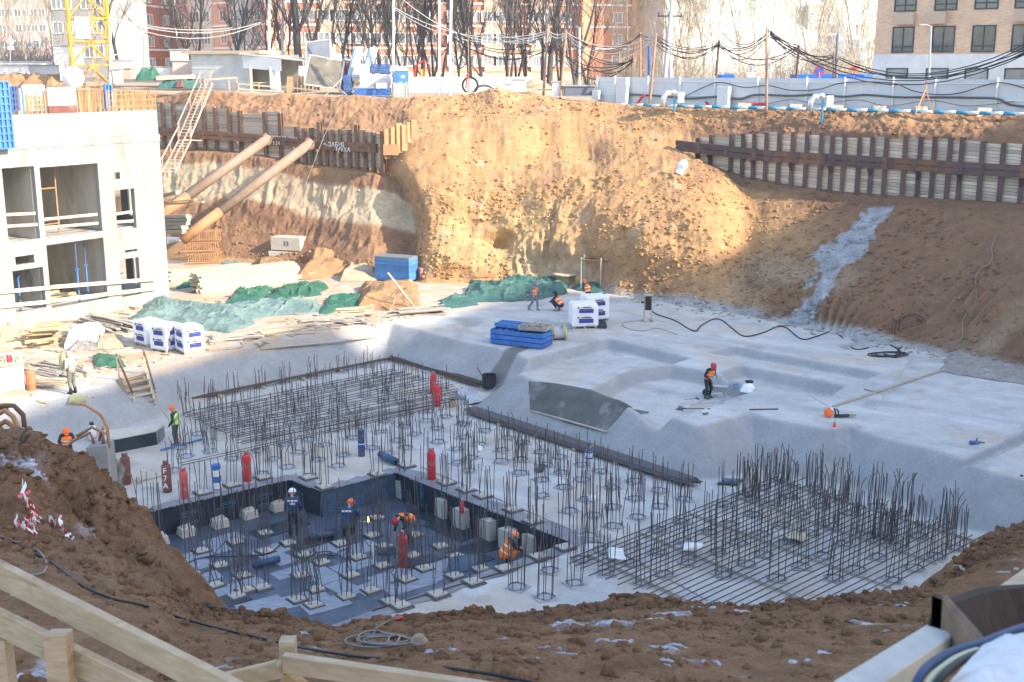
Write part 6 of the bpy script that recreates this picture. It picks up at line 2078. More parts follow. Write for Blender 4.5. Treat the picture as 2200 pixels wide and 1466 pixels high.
 if helmet:
  hm=MB()
  zax=hd;yax=fw;xax=yax.cross(zax).normalized()
  R=Matrix((xax,yax,zax)).transposed()
  c=P['he']+hd*.035
  hm.lathe([(.135,.0),(.132,.03),(.118,.08),(.09,.115),(.045,.135),(0,.14)],c,16,R=R)
  hm.lathe([(.13,-.008),(.155,-.006),(.155,.004),(.132,.008)],c,16,R=R)
  hm.prism([c+R@Vector(q)for q in((-.1,.1,-.005),(-.05,.2,-.012),(.05,.2,-.012),(.1,.1,-.005))],R@Vector((0,0,.012)))
  hm.build('helmet',MT[helmet],t,smooth=True,world=False)
 else:
  hr=MB()
  capsule(hr,P['he']-fw*.012+hd*.05,P['he']-fw*.02+hd*.055,.108,.108,12)
  hr.build('hat',MT[hood or 'black'],t,smooth=True,world=False)
 if vest:
  vm,bm=MB(),MB()
  spine=[P['pel']+(P['ch']-P['pel'])*.05,P['pel']+(P['ch']-P['pel'])*.45,P['ch'],P['ch']+(P['ne']-P['ch'])*.45,P['ne']-up*.035]
  wx,wy=[.215,.205,.245,.235,.15],[.175,.17,.185,.165,.11]
  rings=[]
  for i,c in enumerate(spine):
   d=(spine[min(i+1,4)]-spine[max(i-1,0)]).normalized()
   f=(Vector((0,1,0))-d*d.y).normalized()if abs(d.y)<.95 else Vector((0,0,-1))
   rings.append([c+Vector((math.cos(a)*wx[i],0,0))+f*math.sin(a)*wy[i]for a in[2*math.pi*q/16 for q in range(16)]])
  V=[p for r in rings for p in r]
  F_=[(i*16+q,i*16+(q+1)%16,(i+1)*16+(q+1)%16,(i+1)*16+q)for i in range(4)for q in range(16)]
  vm.add(V,F_)
  vo=vm.build('vest',MT[vest],t,smooth=True,world=False)
  if band:
   for i,f0 in((0,.55),(1,.7)):
    A_=[rings[i][q].lerp(rings[i+1][q],f0)for q in range(16)];B_=[rings[i][q].lerp(rings[i+1][q],f0+.28)for q in range(16)]
    c=(spine[i]+spine[i+1])/2
    A_=[c+(p-c)*1.03 for p in A_];B_=[c+(p-c)*1.03 for p in B_]
    bm.add(A_+B_,[(q,(q+1)%16,16+(q+1)%16,16+q)for q in range(16)])
   bm.build('reflective_band',MT['reflect'],vo,smooth=True,world=False)
 M_=Matrix.Translation(loc)@Matrix.Rotation(rz,4,'Z')@Matrix.Scale(s,4)
 return t,{k:M_@v for k,v in P.items()}
def face(dx,dy):return math.atan2(dy,dx)-math.pi/2
p1,J=person('person in pale camouflage carrying a khaki sack on the left concrete',S(157,846),face(-1,.45),'stand','camo','camo_dark',None,None,'black',
'camo',None,1.1)
m=MB()
q=J['ch']+Vector((-.30,.02,.08))
m.lathe([(0,-.42),(.16,-.38),(.2,-.1),(.19,.2),(.12,.4),(0,.44)],q,10,R=Matrix.Rotation(.12,3,'Y'))
tag(m.build('sack',MT['khaki'],smooth=True),'khaki sack held at the side of the camouflaged man','sack')
p2,J=person('person in green hi-vis vest and orange helmet holding a long tool',S(379,957),face(-1,.1),'stand','navy','dark_green','orange','hivis','boot_brown',
None,None,1.0)
a=J['hR']+Vector((-.10,-.1,.0))
t=thing('shovel','long handled shovel held by the man in the green vest','shovel',a-Vector((0,0,.8)))
m=MB();m.tube([a+Vector((-.42,.1,.62)),a+Vector((.5,-.1,-.85))],.02,6);m.build('handle',MT['timber'],t)
m=MB();m.prism([a+Vector((.48,-.2,-.8)),a+Vector((.48,.02,-.8)),a+Vector((.66,.0,-.93)),a+Vector((.66,-.18,-.93))],(0.01,0,.012));m.build('blade',MT['steel'],
t)
person('person with orange helmet and orange strapped overalls behind the earth heap',W(148,1003,0),face(.45,-1),'work','navy','navy','orange','orange_vest',
'black',None,None,1.02)
person('person in dark camouflage and hi-vis strap bending beside the concrete pile',W(258,1058,0),face(-.5,-.6),'lean','camo_dark','camo_dark','orange',
None,'black',None,None,1.0)
p5,J=person('person in blue jacket and white helmet standing on the pit floor',W(632,1152,ZP),face(-.15,1),'stand','navy_blue','navy','white',None,'black',
None,None,1.03)
m=MB();m.box(J['ch']+Vector((0.02,-.185,.09)),(.36,.02,.05));m.build('reflective_band',MT['reflect'],p5)
m=MB();m.box(J['ch']+Vector((0.02,-.185,-.02)),(.2,.02,.09));m.build('back_print',MT['print_white'],p5)
p6,J=person('person in blue jacket and orange helmet squatting by the lining',W(748,1147,ZP),face(.35,1),'squat','navy_blue','dark_green','orange',None,
'black',None,None,1.12)
m=MB();m.box(J['ch']+Vector((-0.02,-.19,.1)),(.34,.03,.05));m.build('reflective_band',MT['reflect'],p6)
person('person in red helmet and orange vest bending low over the pit floor',W(876,1166,ZP),face(-.75,-.75),'bend','black_cloth','grey_cloth','red','orange_vest',
'black',None,None,1.0)
person('person in orange clothes squatting at the near edge of the pit',W(1090,1212,ZP),face(.9,.3),'squat','navy','orange_vest','orange_pale','orange_vest',
'black',None,None,1.05)
p9,J=person('person in orange vest working a hoe beside the wheelbarrow',S(1521,856),face(.55,-.8),'work','navy','navy','red','orange_vest','boot_green',
None,None,1.02)
a=J['hL']
hb=S(1545,842)
t=thing('hoe','wooden hoe held by the man at the wheelbarrow','hoe',hb)
top=a+(a-(hb+Vector((0,0,.35)))).normalized()*.35
m=MB();m.tube([top,hb+Vector((0,0,.35))],.02,6);m.build('handle',MT['timber'],t)
m=MB();m.box(hb+Vector((.03,0,.33)),(.2,.16,.03));m.build('blade',MT['steel'],t)
person('person in white hood and orange vest walking near the green tarpaulins',S(1146,667),face(.9,-.6),'walk','grey_cloth','grey_cloth',None,'orange_vest',
'boot_grey','white',None,1.03)
person('person in orange vest and dark cap squatting left of the white pallets',S(1200,668),face(-.8,.4),'squat','navy','navy',None,'orange_vest','boot_grey',
'grey_cloth',None,1.08)
person('person in orange helmet and vest standing behind the white pallets',S(1262,660),face(-.6,.6),'work','dark_green','navy','orange','orange_vest',
'black',None,None,1.0)
# ================================================================ MATERIALS AND CLUTTER
def tarp(name,label,quad,hgt,mat,seed,cat='tarpaulin',nu=84,nv=50,fold=1.0,group=None,z0=None):
 """a crumpled sheet heaped inside a quad given in photo pixels"""
 Q=[S(x,y)if z0 is None else W(x,y,z0)for(x,y)in quad]
 u=np.linspace(0,1,nu)[:,None].repeat(nv,1);v=np.linspace(0,1,nv)[None].repeat(nu,0)
 q=[np.array(p)for p in Q]
 uu,vv=u.ravel()[:,None],v.ravel()[:,None]
 P=(q[0]*(1-uu)+q[1]*uu)*(1-vv)+(q[3]*(1-uu)+q[2]*uu)*vv
 pp=P.copy();pp[:,2]=seed*3.1
 env=np.clip(np.minimum(np.minimum(uu,1-uu)*5.5,np.minimum(vv,1-vv)*3.6),0,1).ravel()**0.6
 wob=fbm(pp,1.6,3,seed)*.55
 P[:,0]+=(1-env)*wob;P[:,1]+=(1-env)*fbm(pp,1.2,3,seed+3)*.55
 r1=fbm(pp,1.6,3,seed+10)
 an=0.5+seed*1.3
 rt_=np.stack([pp[:,0]*math.cos(an)+pp[:,1]*math.sin(an),(pp[:,1]*math.cos(an)-pp[:,0]*math.sin(an))*.35,pp[:,2]],1)
 wr_=rt_+0.35*np.stack([fbm(pp,1.1,2,seed+40),fbm(pp,1.1,2,seed+44),np.zeros(len(pp))],1)
 rdg=lambda sc_,sd:(1-np.abs(vnoise(wr_/sc_,sd)))**5
 wr2=pp+0.2*np.stack([fbm(pp,.6,2,seed+50),fbm(pp,.6,2,seed+54),np.zeros(len(pp))],1)
 r2=rdg(.9,seed+20)+.6*(1-np.abs(vnoise(wr2/.8,seed+24)))**6
 r3=fbm(pp,0.3,3,seed+30,billow=True)
 if 'heap' in name:
  h=env*hgt*(0.55+0.5*r1)+env*fold*min(hgt,1.0)*.13*r3
 else:
  h=env*hgt*(0.26+0.30*r1)+env*fold*(.24*r2+.05*r3)*min(1.0,hgt+.2)
 P[:,2]+=np.maximum(h,0.0)+0.025
 g=grid_mesh(name,P,nu,nv,mat,smooth='heap' in name)
 return tag(g,label,cat,group)
def planks(name,label,cx,cy,n,L,ang,spread,mat,layers=2,w_=(.12,.2),th=.04,jit=.2,group=None,cat='planks'):
 """a loose pile of boards round a photo pixel"""
 c=S(cx,cy)
 t=thing(name,label,cat,c,0,group)
 for i in range(n):
  a=ang+random.gauss(0,jit)
  lay=int(i/n*layers)
  p=c+Vector((random.uniform(-spread,spread)*abs(math.sin(ang))+random.uniform(-.2,.2),random.uniform(-spread,spread)*abs(math.cos(ang))+random.uniform(-.2,
.2),0))
  p.z=zs(p.x,p.y)+.03+lay*(th*1.5)+random.uniform(0,.02)
  l=L*random.uniform(.75,1.1)
  d=Vector((math.cos(a),math.sin(a),random.uniform(-.02,.02)))
  m=MB();m.bar(p-d*l/2,p+d*l/2,random.uniform(*w_),th)
  m.build('plank',mat,t)
 return t
def one_plank(p0,p1,label,mat,w_=.18,th=.05,name='plank',dz0=.04,dz1=.04,cat='plank'):
 a,b=S(*p0,dz0),S(*p1,dz1)
 m=MB();m.bar(a,b,w_,th)
 return tag(m.build(name,mat),label,cat)
def label_panel(t,c,u,n,w_,h,txt=True):
 """printed label: white field, blue block, dark headline"""
 R=Matrix(((u.x,n.x,0),(u.y,n.y,0),(0,0,1)))
 m=MB();m.box(c+Vector((0,0,-.10*h)),(w_*.66,.012,h*.26),R=R);m.build('blue_print',MT['print_strong'],t)
 m=MB();m.box(c+Vector((0,0,.10*h)),(w_*.66,.012,h*.10),R=R);m.build('dark_print',MT['print_dark'],t)
 m=MB()
 for k in range(3):m.box(c+u*(.03*k)+Vector((0,0,.24*h+.07*h*k*.5)),(w_*(.5-.08*k),.012,h*.025),R=R)
 m.build('text_lines',MT['print_dark'],t)
 m=MB();m.lathe([(.0,0),(.055,0),(.055,.012),(0,.012)],c-u*(w_*.36)+Vector((0,0,.26*h)),10,R=R@Matrix.Rotation(math.pi/2,3,'X'));m.build('round_mark',
MT['print_dark'],t)
def pallet(px,py,rz,label,w_,d_,h_,tilt=0.0,both=True,group=None):
 """film wrapped blocks on a wooden pallet"""
 p=S(px,py)
 t=thing('wrapped_pallet',label,'pallet',p,rz,group)
 m=MB()
 nr=12
 prof=[(0.97,.14),(1.02,.22),(1.0,h_*.5),(1.01,h_*.8),(.98,h_-.05),(.9,h_)]
 R_=random.Random(int(px))
 rings=[]
 for s,z in prof:
  ring=[]
  for(x,y)in((-1,-1),(-.4,-1.0),(.3,-1.0),(1,-1),(1,-.3),(1,.4),(1,1),(.3,1),(-.4,1),(-1,1),(-1,.4),(-1,-.3)):
   ring.append(Vector((x*w_/2*s+R_.uniform(-.018,.018),y*d_/2*s+R_.uniform(-.018,.018),z+R_.uniform(-.02,.02))))
  rings.append(ring)
 V=[q for r in rings for q in r]+[Vector((0,0,h_+.02))]
 F_=[(i*12+k,i*12+(k+1)%12,(i+1)*12+(k+1)%12,(i+1)*12+k)for i in range(5)for k in range(12)]
 F_+=[(60+k,60+(k+1)%12,72)for k in range(12)]+[tuple(range(11,-1,-1))]
 m.add(V,F_)
 m.build('film_wrap',MT['bag'],t,world=False)
 m=MB()
 for k in range(5):m.box((0,-d_/2+d_*(k+.5)/5,.115),(w_,d_/6,.025))
 for k in(-1,0,1):m.box((k*w_*.42,0,.05),(.1,d_,.1))
 m.build('wooden_base',MT['plank_grey'],t,world=False)
 ex=(Vector((1,0,0)),Vector((0,-1,0)),d_/2),(Vector((0,1,0)),Vector((1,0,0)),w_/2)
 for(u,n,o)in(ex if both else ex[:1]):
  for z in(h_*.34,h_*.74):
   n0=len(col.objects)
   label_panel(t,n*(o+.025)+Vector((0,0,z))+u*.05,u,n,w_*.85,.62)
 for ch in t.children:
  ch.matrix_parent_inverse=Matrix.Identity(4)
 return t
g_='film wrapped pallets on the left concrete'
pallet(321,740,math.radians(-38),'rearmost white wrapped pallet of the three on the left concrete',1.1,1.1,1.35,group=g_)
pallet(357,752,math.radians(-28),'middle white wrapped pallet of the three on the left concrete',1.1,1.05,1.4,group=g_)
pallet(409,756,math.radians(-52),'nearest white wrapped pallet of the three on the left concrete',1.15,1.1,1.4,group=g_)
pallet(1253,702,math.radians(8),'front white wrapped pallet beside the man in orange helmet',1.45,1.1,1.4)
pallet(1276,687,math.radians(20),'rear white wrapped pallet behind the front one by the crouching man',1.4,1.1,1.45)
tarp('tarpaulin','big faded teal tarpaulin heap in front of the concrete building',[(262,702),(500,716),(590,672),(330,640)],.95,MT['teal'],3)
tarp('tarpaulin','pale teal tarpaulin strip right of the big faded heap',[(470,690),(700,672),(690,645),(500,652)],.7,MT['teal'],14)
tarp('tarpaulin','bright green tarpaulin peaked over boards left of centre',[(490,655),(560,660),(585,622),(505,628)],1.25,MT['green'],25)
tarp('tarpaulin','green tarpaulin laid along the white timber stack end',[(570,648),(690,636),(700,612),(585,622)],.8,MT['green'],36)
tarp('tarpaulin','mid green tarpaulin on planks before the brown soil mound',[(690,680),(782,664),(775,636),(700,640)],.65,MT['green'],47)
tarp('tarpaulin','long green tarpaulin over timber right of the building corner',[(372,622),(470,612),(548,590),(455,588)],.8,MT['green'],58)
tarp('tarpaulin','small rumpled green tarpaulin bundle above the wooden steps',[(202,790),(268,790),(268,768),(206,764)],.75,MT['green'],69,nu=30,nv=22)
tarp('tarpaulin','small blue crumpled tarpaulin near the rebar cages',[(486,560),(540,556),(545,540),(500,545)],.5,MT['blue'],70,nu=26,nv=18)
tarp('tarpaulin','pale blue teal rag of sheet between blue tarpaulin and soil',[(470,575),(560,570),(555,556),(480,562)],.35,MT['teal'],71,nu=26,nv=18)
tarp('tarpaulin','dark green tarpaulin heap nearest the walking man',[(985,650),(1130,648),(1140,610),(1010,605)],1.15,MT['dark_teal'],72)
tarp('tarpaulin','tall dark green tarpaulin heap at the foot of the sandy bank',[(1060,620),(1180,640),(1220,600),(1090,580)],1.3,MT['dark_teal'],83)
tarp('tarpaulin','flat green tarpaulin fold behind the walking man',[(1130,650),(1225,632),(1218,606),(1140,618)],.8,MT['dark_teal'],94)
tarp('tarpaulin','dark green tarpaulin scraps at the edge of the slab among boards',[(935,668),(1020,655),(1010,634),(940,648)],.6,MT['dark_teal'],95,
nu=30)
tarp('tarpaulin','teal tarpaulin under the steel frame at the bank foot',[(1232,622),(1300,632),(1300,608),(1240,604)],.7,MT['dark_teal'],96,nu=30)
tarp('sheet_heap','grey black plastic sheet heap right of the steel frame',[(1285,625),(1352,628),(1346,590),(1300,590)],1.5,MT['dark_plastic'],97,'sheeting',
nu=34,nv=26)
tarp('rubble_bag_heap','white torn sack and scrap heap behind the camouflaged man',[(132,752),(215,742),(225,708),(150,712)],.95,MT['bag'],98,'rubble heap')
tarp('rubble_heap','heap of broken grey scrap in front of the white sack',[(150,756),(215,750),(205,735),(160,738)],.45,MT['scrap'],99,'rubble heap',fold=1.8)
tarp('soil_heap','pile of pale sand beside the white scrap sack',[(205,752),(262,750),(250,724),(210,724)],.6,MT['sand'],100,'soil heap',fold=.3)
tarp('board_heap','yellowish heap of thin boards at the far left edge',[(-30,752),(50,748),(30,706),(-40,706)],.9,MT['timber'],101,'boards',fold=1.5)
tarp('green_mat','round flat olive green mat on the concrete edge',[(148,862),(186,866),(192,852),(156,850)],.05,MT['olive'],102,'mat',nu=16,nv=12,fold=.3)
tarp('soil_heap','brown soil mound with a leaning pole beside the blue panels',[(770,668),(905,662),(890,612),(775,618)],1.25,MT['soil_plain'],103,'soil heap',
fold=.45)
tarp('soil_heap','lumpy orange soil heap behind the blue panels',[(640,602),(790,590),(815,540),(680,540)],1.8,MT['soil_plain'],104,'soil heap',fold=1.1)
tarp('soil_heap','smooth grey sand heap left of the blue panels',[(730,606),(810,604),(812,566),(755,574)],1.5,MT['sand'],105,'soil heap',fold=.15)
tarp('soil_heap','small brown soil heap beside the numbered concrete block',[(540,592),(625,588),(610,562),(556,562)],.8,MT['soil_plain'],106,'soil heap',
fold=.6)
tarp('soil_heap','rubble and grey dust along the toe at the right frame edge',[(2020,800),(2230,830),(2260,772),(2060,752)],.4,MT['rubble'],107,'rubble heap',
fold=1.4)
tarp('plastic_bag','crumpled clear plastic bag left of a pair by the rebar end',[(975,862),(1008,866),(1010,842),(984,840)],.7,MT['plastic'],108,'bag',
nu=20,nv=16)
tarp('plastic_bag','crumpled clear plastic bag right of a pair at the slope foot',[(996,872),(1036,862),(1030,848),(1002,850)],.6,MT['plastic'],109,'bag',
nu=20,nv=16)
tarp('black_bag','black rubbish bag beside the front white pallet',[(1278,704),(1308,706),(1302,692),(1282,691)],.35,MT['black'],110,'bag',nu=16,nv=12)
planks('plank_pile','splayed pile of grey weathered planks near the white wrapped pallets',235,702,26,4.2,math.radians(-38),1.0,MT['plank_grey'],6,(.14,
.26),.05,.12)
planks('plank_pile','stack of short yellow offcuts left of the white scrap sack',95,742,30,1.5,math.radians(28),.9,MT['timber'],8,(.1,.16),.1,.12)
planks('plank_pile','flat scatter of thin laths left of the camouflaged man',118,800,12,2.9,math.radians(-34),1.1,MT['plank_grey'],2,(.1,.16),.05,.07)
planks('plank_pile','small scatter of short laths below the thin ones',100,826,8,1.8,math.radians(-16),.7,MT['plank'],2,(.1,.15),.05,.25)
planks('plank_pile','scattered old boards along the concrete edge near the lone upright',720,692,26,3.4,math.radians(20),1.2,MT['plank_grey'],3,(.14,.3),
.05,.35)
planks('plank_pile','jumble of grey boards left of the dark green tarpaulin scraps',905,672,22,3.0,math.radians(24),1.0,MT['plank_grey'],4,(.14,.3),.05,
.3)
planks('plank_pile','loose boards strewn below the pale teal strip',610,712,16,3.2,math.radians(24),1.0,MT['plank'],2,(.14,.3),.05,.3)
planks('plank_pile','worn boards lying right of the white pallets on grey grit',500,728,14,2.8,math.radians(18),1.0,MT['plank_grey'],2,(.14,.3),.05,.4)
planks('plank_pile','bundle of stripped boards under the mid green tarpaulin',760,682,12,2.0,math.radians(15),.5,MT['plank'],5,(.1,.2),.08,.1)
for k,(p0,p1,lab,mt,w_)in enumerate((((112,786),(147,818),'long grey plank under the camouflaged man','plank_grey',.3),((150,818),(198,856),'dark weathered plank running down to the slab edge',
'plank_grey',.24),((72,848),(92,866),'short board crossing another at the far left edge','plank',.2),((80,862),(102,868),'short board lying under the crossing one',
'plank',.16),((540,718),(690,692),'wide orange plywood strip below the pale teal sheet','plank',.9),((640,650),(770,638),'long pale brown plank between two green tarpaulins',
'plank',.5),((800,720),(560,746),'long thin board along the top of the grey slope','plank',.2),((625,724),(672,690),'pale board leaning across the edge boards',
'plank',.25),((835,684),(1010,652),'long straight board edging the far slab corner','plank_grey',.25),((1880,706),(1960,732),'pale timber lying along the toe of the right bank',
'timber_pale',.2),((1895,700),(2000,738),'second pale timber beside the first at the right toe','timber',.16),((1848,695),(1868,710),'short pale timber end near the concrete spill',
'plank',.25),((2136,756),(2205,768),'yellow timber at the right toe near the frame edge','timber',.3),((2045,762),(2058,756),'small board on the slab edge near the joint',
'plank',.3),((2005,762),(2018,768),'tiny board chip near the small board','plank',.16),((1790,875),(2086,777),'grey form strip across the right slab',
'plank_grey',.16),((1856,838),(1888,846),'short dark lath beside the form strip','plank_grey',.06),((1610,882),(1672,881),'thin rod lying at the edge of the raised slab',
'rebar',.03),((1142,884),(1304,938),'long batten at the foot of the fresh dark patch','plank_grey',.12),((1662,955),(1675,999),'thin lath stuck on the right slope',
'plank',.07))):
 one_plank(p0,p1,lab,MT[mt],w_)
a=S(893,664);b=Wd(833,586,depth(a)-.8)
m=MB();m.tube([a,b],.07,6);tag(m.build('pole',MT['timber_pale'],smooth=True),'pale pole leaning over the brown soil mound','pole')
a=S(806,700);m=MB();m.bar(a,a+Vector((-.15,0,1.35)),.22,.06);tag(m.build('upright_board',MT['plank']),'lone board standing upright at the top of the slope',
'board')
a=S(838,668);m=MB();m.bar(a,a+Vector((.35,0,.7)),.2,.05);tag(m.build('upright_board',MT['plank']),'short board propped on edge beside the brown mound',
'board')
def stack(name,label,p0,p1,nx,nz,mat,w_=.16,th=.1,z_off=.08,cat='timber stack'):
 a,b=S(*p0),S(*p1)
 b.z=a.z
 t=thing(name,label,cat,a.lerp(b,.5))
 d=(b-a).normalized();s=Vector((-d.y,d.x,0))
 for j in range(nz):
  for i in range(nx):
   e=random.uniform(-.2,.2)
   o=s*(i*w_*1.04)+Vector((0,0,z_off+j*th*1.08))
   m=MB();m.bar(a+o+d*e,b+o+d*random.uniform(-.2,.2),w_,th);m.build('board',mat,t)
 m=MB()
 for f in(.2,.8):
  c=a.lerp(b,f);m.bar(c,c+s*nx*w_,.1,.08)
 m.build('bearer',MT['timber'],t)
 return t
stack('timber_stack','tall stack of nearly white sawn boards left of centre',(428,632),(642,604),6,9,MT['timber_pale'],.2,.13)
stack('timber_stack','lower stack of pale boards under the long green tarpaulin',(362,606),(540,588),4,5,MT['timber_pale'],.2,.13)
p=S(440,566)
for k,(x,y,zz,lab)in enumerate(((440,566,0.0,'lowest rebar cage in the stack behind the white boards'),(436,566,.85,'middle rebar cage in the stack behind the white boards'),
(442,566,1.65,'topmost rebar cage in the stack behind the white boards'))):
 c=S(x,y)+Vector((0,0,zz+.1))
 t=thing('rebar_cage',lab,'rebar cage',c,math.radians(12))
 for i in range(15):
  m=MB()
  X=-1.15+2.3*i/14
  m.tube([(X,-.45,0),(X,-.45,.7),(X,.45,.7),(X,.45,0),(X,-.45,0)],.022,4,cap=False);m.build('stirrup',MT['rust_light'],t,world=False)
 for(y0,z0_)in((-.45,.04),(-.45,.66),(.45,.66),(.45,.04),(0,.68)):
  m=MB();m.tube([(-1.3,y0,z0_),(1.3,y0,z0_)],.026,5);m.build('long_bar',MT['rust_light'],t,world=False)
c=S(381,548)
t=thing('concrete_block','white hollow block with slots beside the rebar cages','block',c)
m=MB();m.box(c+Vector((-.05,0,.95)),(1.15,.9,.9));m.build('body',MT['white'],t)
for k in range(4):
 m=MB();m.box(c+Vector((-.35+.22*k,-.46,1.05)),(.07,.03,.4));m.build('slot',MT['steel'],t)
m=MB();m.box(c+Vector((0,0,.25)),(1.5,1.0,.45));m.build('support',MT['footing'],t)
c=S(620,566)
def cblock(c,L,D,Hh,rz,label,taper=0.0,num=None):
 t=thing('concrete_block',label,'concrete block',c,rz)
 m=MB()
 b=[Vector((x*L/2*(1-taper),y*D/2*(1-taper),0))for x,y in((-1,-1),(1,-1),(1,1),(-1,1))]
 q=[Vector((x*L/2,y*D/2,Hh))for x,y in((-1,-1),(1,-1),(1,1),(-1,1))]
 m.hexa(b,q);m.build('body',MT['block_pale'],t,world=False)
 for x in(-.3,.3):
  m=MB();m.tube([(x*L-.1,0,Hh),(x*L-.08,0,Hh+.14),(x*L+.08,0,Hh+.14),(x*L+.1,0,Hh)],.02,5);m.build('lifting_loop',MT['rust'],t,world=False)
 if num:
  o=chalk(num,.5,Vector((.05,-D/2-.012,Hh/2)),math.pi/2,0,MT['print_dark'],t,'painted_number');o.matrix_parent_inverse=Matrix.Identity(4)
 return t
cblock(c+Vector((.1,0,1.05)),2.35,1.2,.95,math.radians(-16),'pale concrete block painted with the number 33',0,'33')
cblock(c+Vector((0,0,.1)),2.6,1.3,.85,math.radians(-8),'tapered concrete block carrying the numbered one',.08)
p=S(590,535)+Vector((-.6,2.0,.5));m=MB();m.bar(p+Vector((-1.6,.2,.35)),p+Vector((1.8,-.1,.5)),1.2,.04);m.bar(p+Vector((1.0,-.1,.2)),p+Vector((2.9,-.2,
.3)),1.0,.25);tag(m.build('sheet_pile',MT['steel']),'grey sheets stacked behind the numbered concrete block','sheets')
def panel_stack(px,py,rz,L,D,n,th,mat,label,top=None):
 c=S(px,py)
 t=thing('panel_stack',label,'panel stack',c,rz)
 for k in range(n):
  m=MB()
  z=.1+k*th
  m.box((random.uniform(-.02,.02),random.uniform(-.02,.02),z+th/2),(L,D,th*.93))
  for s in(-1,1):
   m.box((0,s*(D/2+.012),z+th/2),(L,.03,th*.55))
  m.build('panel',mat if k<n-1 or top is None else top,t,world=False)
 return t
panel_stack(852,603,math.radians(-22),2.6,1.3,12,.135,MT['blue_panel'],'large stack of blue formwork panels in the middle distance',MT['ply_grey'])
panel_stack(918,588,math.radians(18),2.8,1.3,10,.11,MT['blue_panel2'],'second lighter blue panel stack behind the large one',MT['ply_grey'])
panel_stack(944,600,math.radians(22),3.0,.9,4,.2,MT['red_faded'],'faded red beams stacked right of the blue panels')
c=S(1120,740)
t=thing('formwork_stack','stack of blue steel formwork frames on the raised slab','formwork',c,math.radians(-27))
for k in range(3):
 L,D,z=(3.0,1.25,.06+.26*k)
 for s in(-1,1):
  m=MB();m.box((0,s*D/2,z+.11),(L,.07,.22));m.build('side_rail',MT['blue'],t,world=False)
  m=MB();m.box((s*L/2,0,z+.11),(.07,D-.07,.22));m.build('end_rail',MT['blue'],t,world=False)
 for i in range(7):
  m=MB();m.box((-L/2+L*(i+1)/8,0,z+.12),(.07,D-.08,.16));m.build('cross_rail',MT['blue'],t,world=False)
 m=MB();m.box((0,0,z+.02),(L-.08,D-.08,.03));m.build('face_sheet',MT['ply_grey'],t,world=False)
c2=c+Matrix.Rotation(math.radians(-27),3,'Z')@Vector((-.7,.25,.86))
t=thing('ladder_formwork','short blue formwork ladder frame lying on top of the blue stack','formwork',c2,math.radians(-27))
for s in(-1,1):
 m=MB();m.box((0,s*.4,.1),(1.6,.07,.2));m.build('side_rail',MT['prop_blue'],t,world=False)
for i in range(7):
 m=MB();m.box((-.75+.25*i,0,.1),(.06,.74,.16));m.build('cross_rail',MT['prop_blue'],t,world=False)
c3=c+Matrix.Rotation(math.radians(-27),3,'Z')@Vector((.75,.1,.86))
t=thing('scrap_tray','wooden tray of rusty couplers on top of the blue stack','tray',c3,math.radians(-20))
m=MB();m.box((0,0,.04),(1.5,.95,.06))
m.build('base',MT['plank_grey'],t,world=False)
for(x,y,a_,b_)in((0,-.475,1.5,.05),(0,.475,1.5,.05),(-.75,0,.05,.95),(.75,0,.05,.95)):
 m=MB();m.box((x,y,.13),(a_,b_,.18));m.build('side',MT['plank_grey'],t,world=False)
m=MB()
for k in range(90):
 p=Vector((random.uniform(-.65,.65),random.uniform(-.4,.4),.16+random.uniform(0,.12)));d=Vector((random.gauss(0,1),random.gauss(0,1),random.gauss(0,.4))).normalized()*.07
 m.bar(p-d,p+d,.05,.05)
tag(m.build('couplers',MT['coupler'],t,world=False),kind='stuff')
c=S(1196,728)
t=thing('wrapped_bundle','grey wrapped bundle tied with yellow straps beside the blue stack','bundle',c,math.radians(10))
m=MB()
for k in range(4):m.tube([(-.55,-.25+.17*k,.25+.12*(k%2)),(.5,-.25+.17*k,.28+.12*(k%2))],.22,8)
m.build('wrap',MT['bag_grey'],t,smooth=True,world=False)
for x in(-.22,.38):
 m=MB();m.tube([(x,.58*math.cos(a),.36+.36*math.sin(a))for a in[2*math.pi*q/14 for q in range(15)]],.045,5,cap=False);m.build('strap',MT['strap'],t,smooth=True,
world=False)
c=S(1391,690)
t=thing('distribution_board','black electrical panel on a timber stand on the raised slab','electrical stand',c)
for x in(-.2,.22):
 m=MB();m.bar(c+Vector((x,0,0)),c+Vector((x,0,1.5)),.07,.09);m.build('leg',MT['timber_pale'],t)
 m=MB();m.bar(c+Vector((x,-.35,.05)),c+Vector((x,.35,.05)),.1,.1);m.build('foot',MT['plank'],t)
m=MB();m.box(c+Vector((0.02,-.06,1.05)),(.34,.14,.8));m.build('panel',MT['black'],t)
m=MB();m.box(c+Vector((.01,-.02,1.52)),(.55,.4,.05));m.build('top_board',MT['plank'],t)
m=MB();m.lathe([(0,0),(.09,0),(.09,.1),(0,.1)],c+Vector((-.3,0,1.05)),10);m.build('socket',MT['black'],t)
def gcable(name,label,pts,r,mat,dz=0.0,grp=None):
 P=[S(x,y,r+dz)for(x,y)in pts]
 o=cable(name,label,P,r,mat,grp)
 return o
gcable('power_cable','thick black cable snaking across the raised slab',[(1398,664),(1410,676),(1450,690),(1491,713),(1505,702),(1530,688),(1550,689),
(1572,706),(1600,724),(1640,716),(1668,704),(1690,706),(1722,730),(1755,724),(1785,714),(1805,723),(1832,750),(1860,750),(1890,740),(1915,744),(1935,758),
(1918,766),(1898,762),(1925,770),(1930,754),(1948,738),(1958,722)],.035,MT['black'])
gcable('power_cable','thin cable wandering on the slab left of the panel stand',[(1383,690),(1350,692),(1336,698),(1352,708),(1380,712),(1410,706),(1440,
714),(1455,720)],.016,MT['grey_cable'])
P_=[S(1900+36*math.cos(a)+8*k,764+5*math.sin(a),.05+.015*k)for k in range(3)for a in[2*math.pi*q/12 for q in range(12)]]
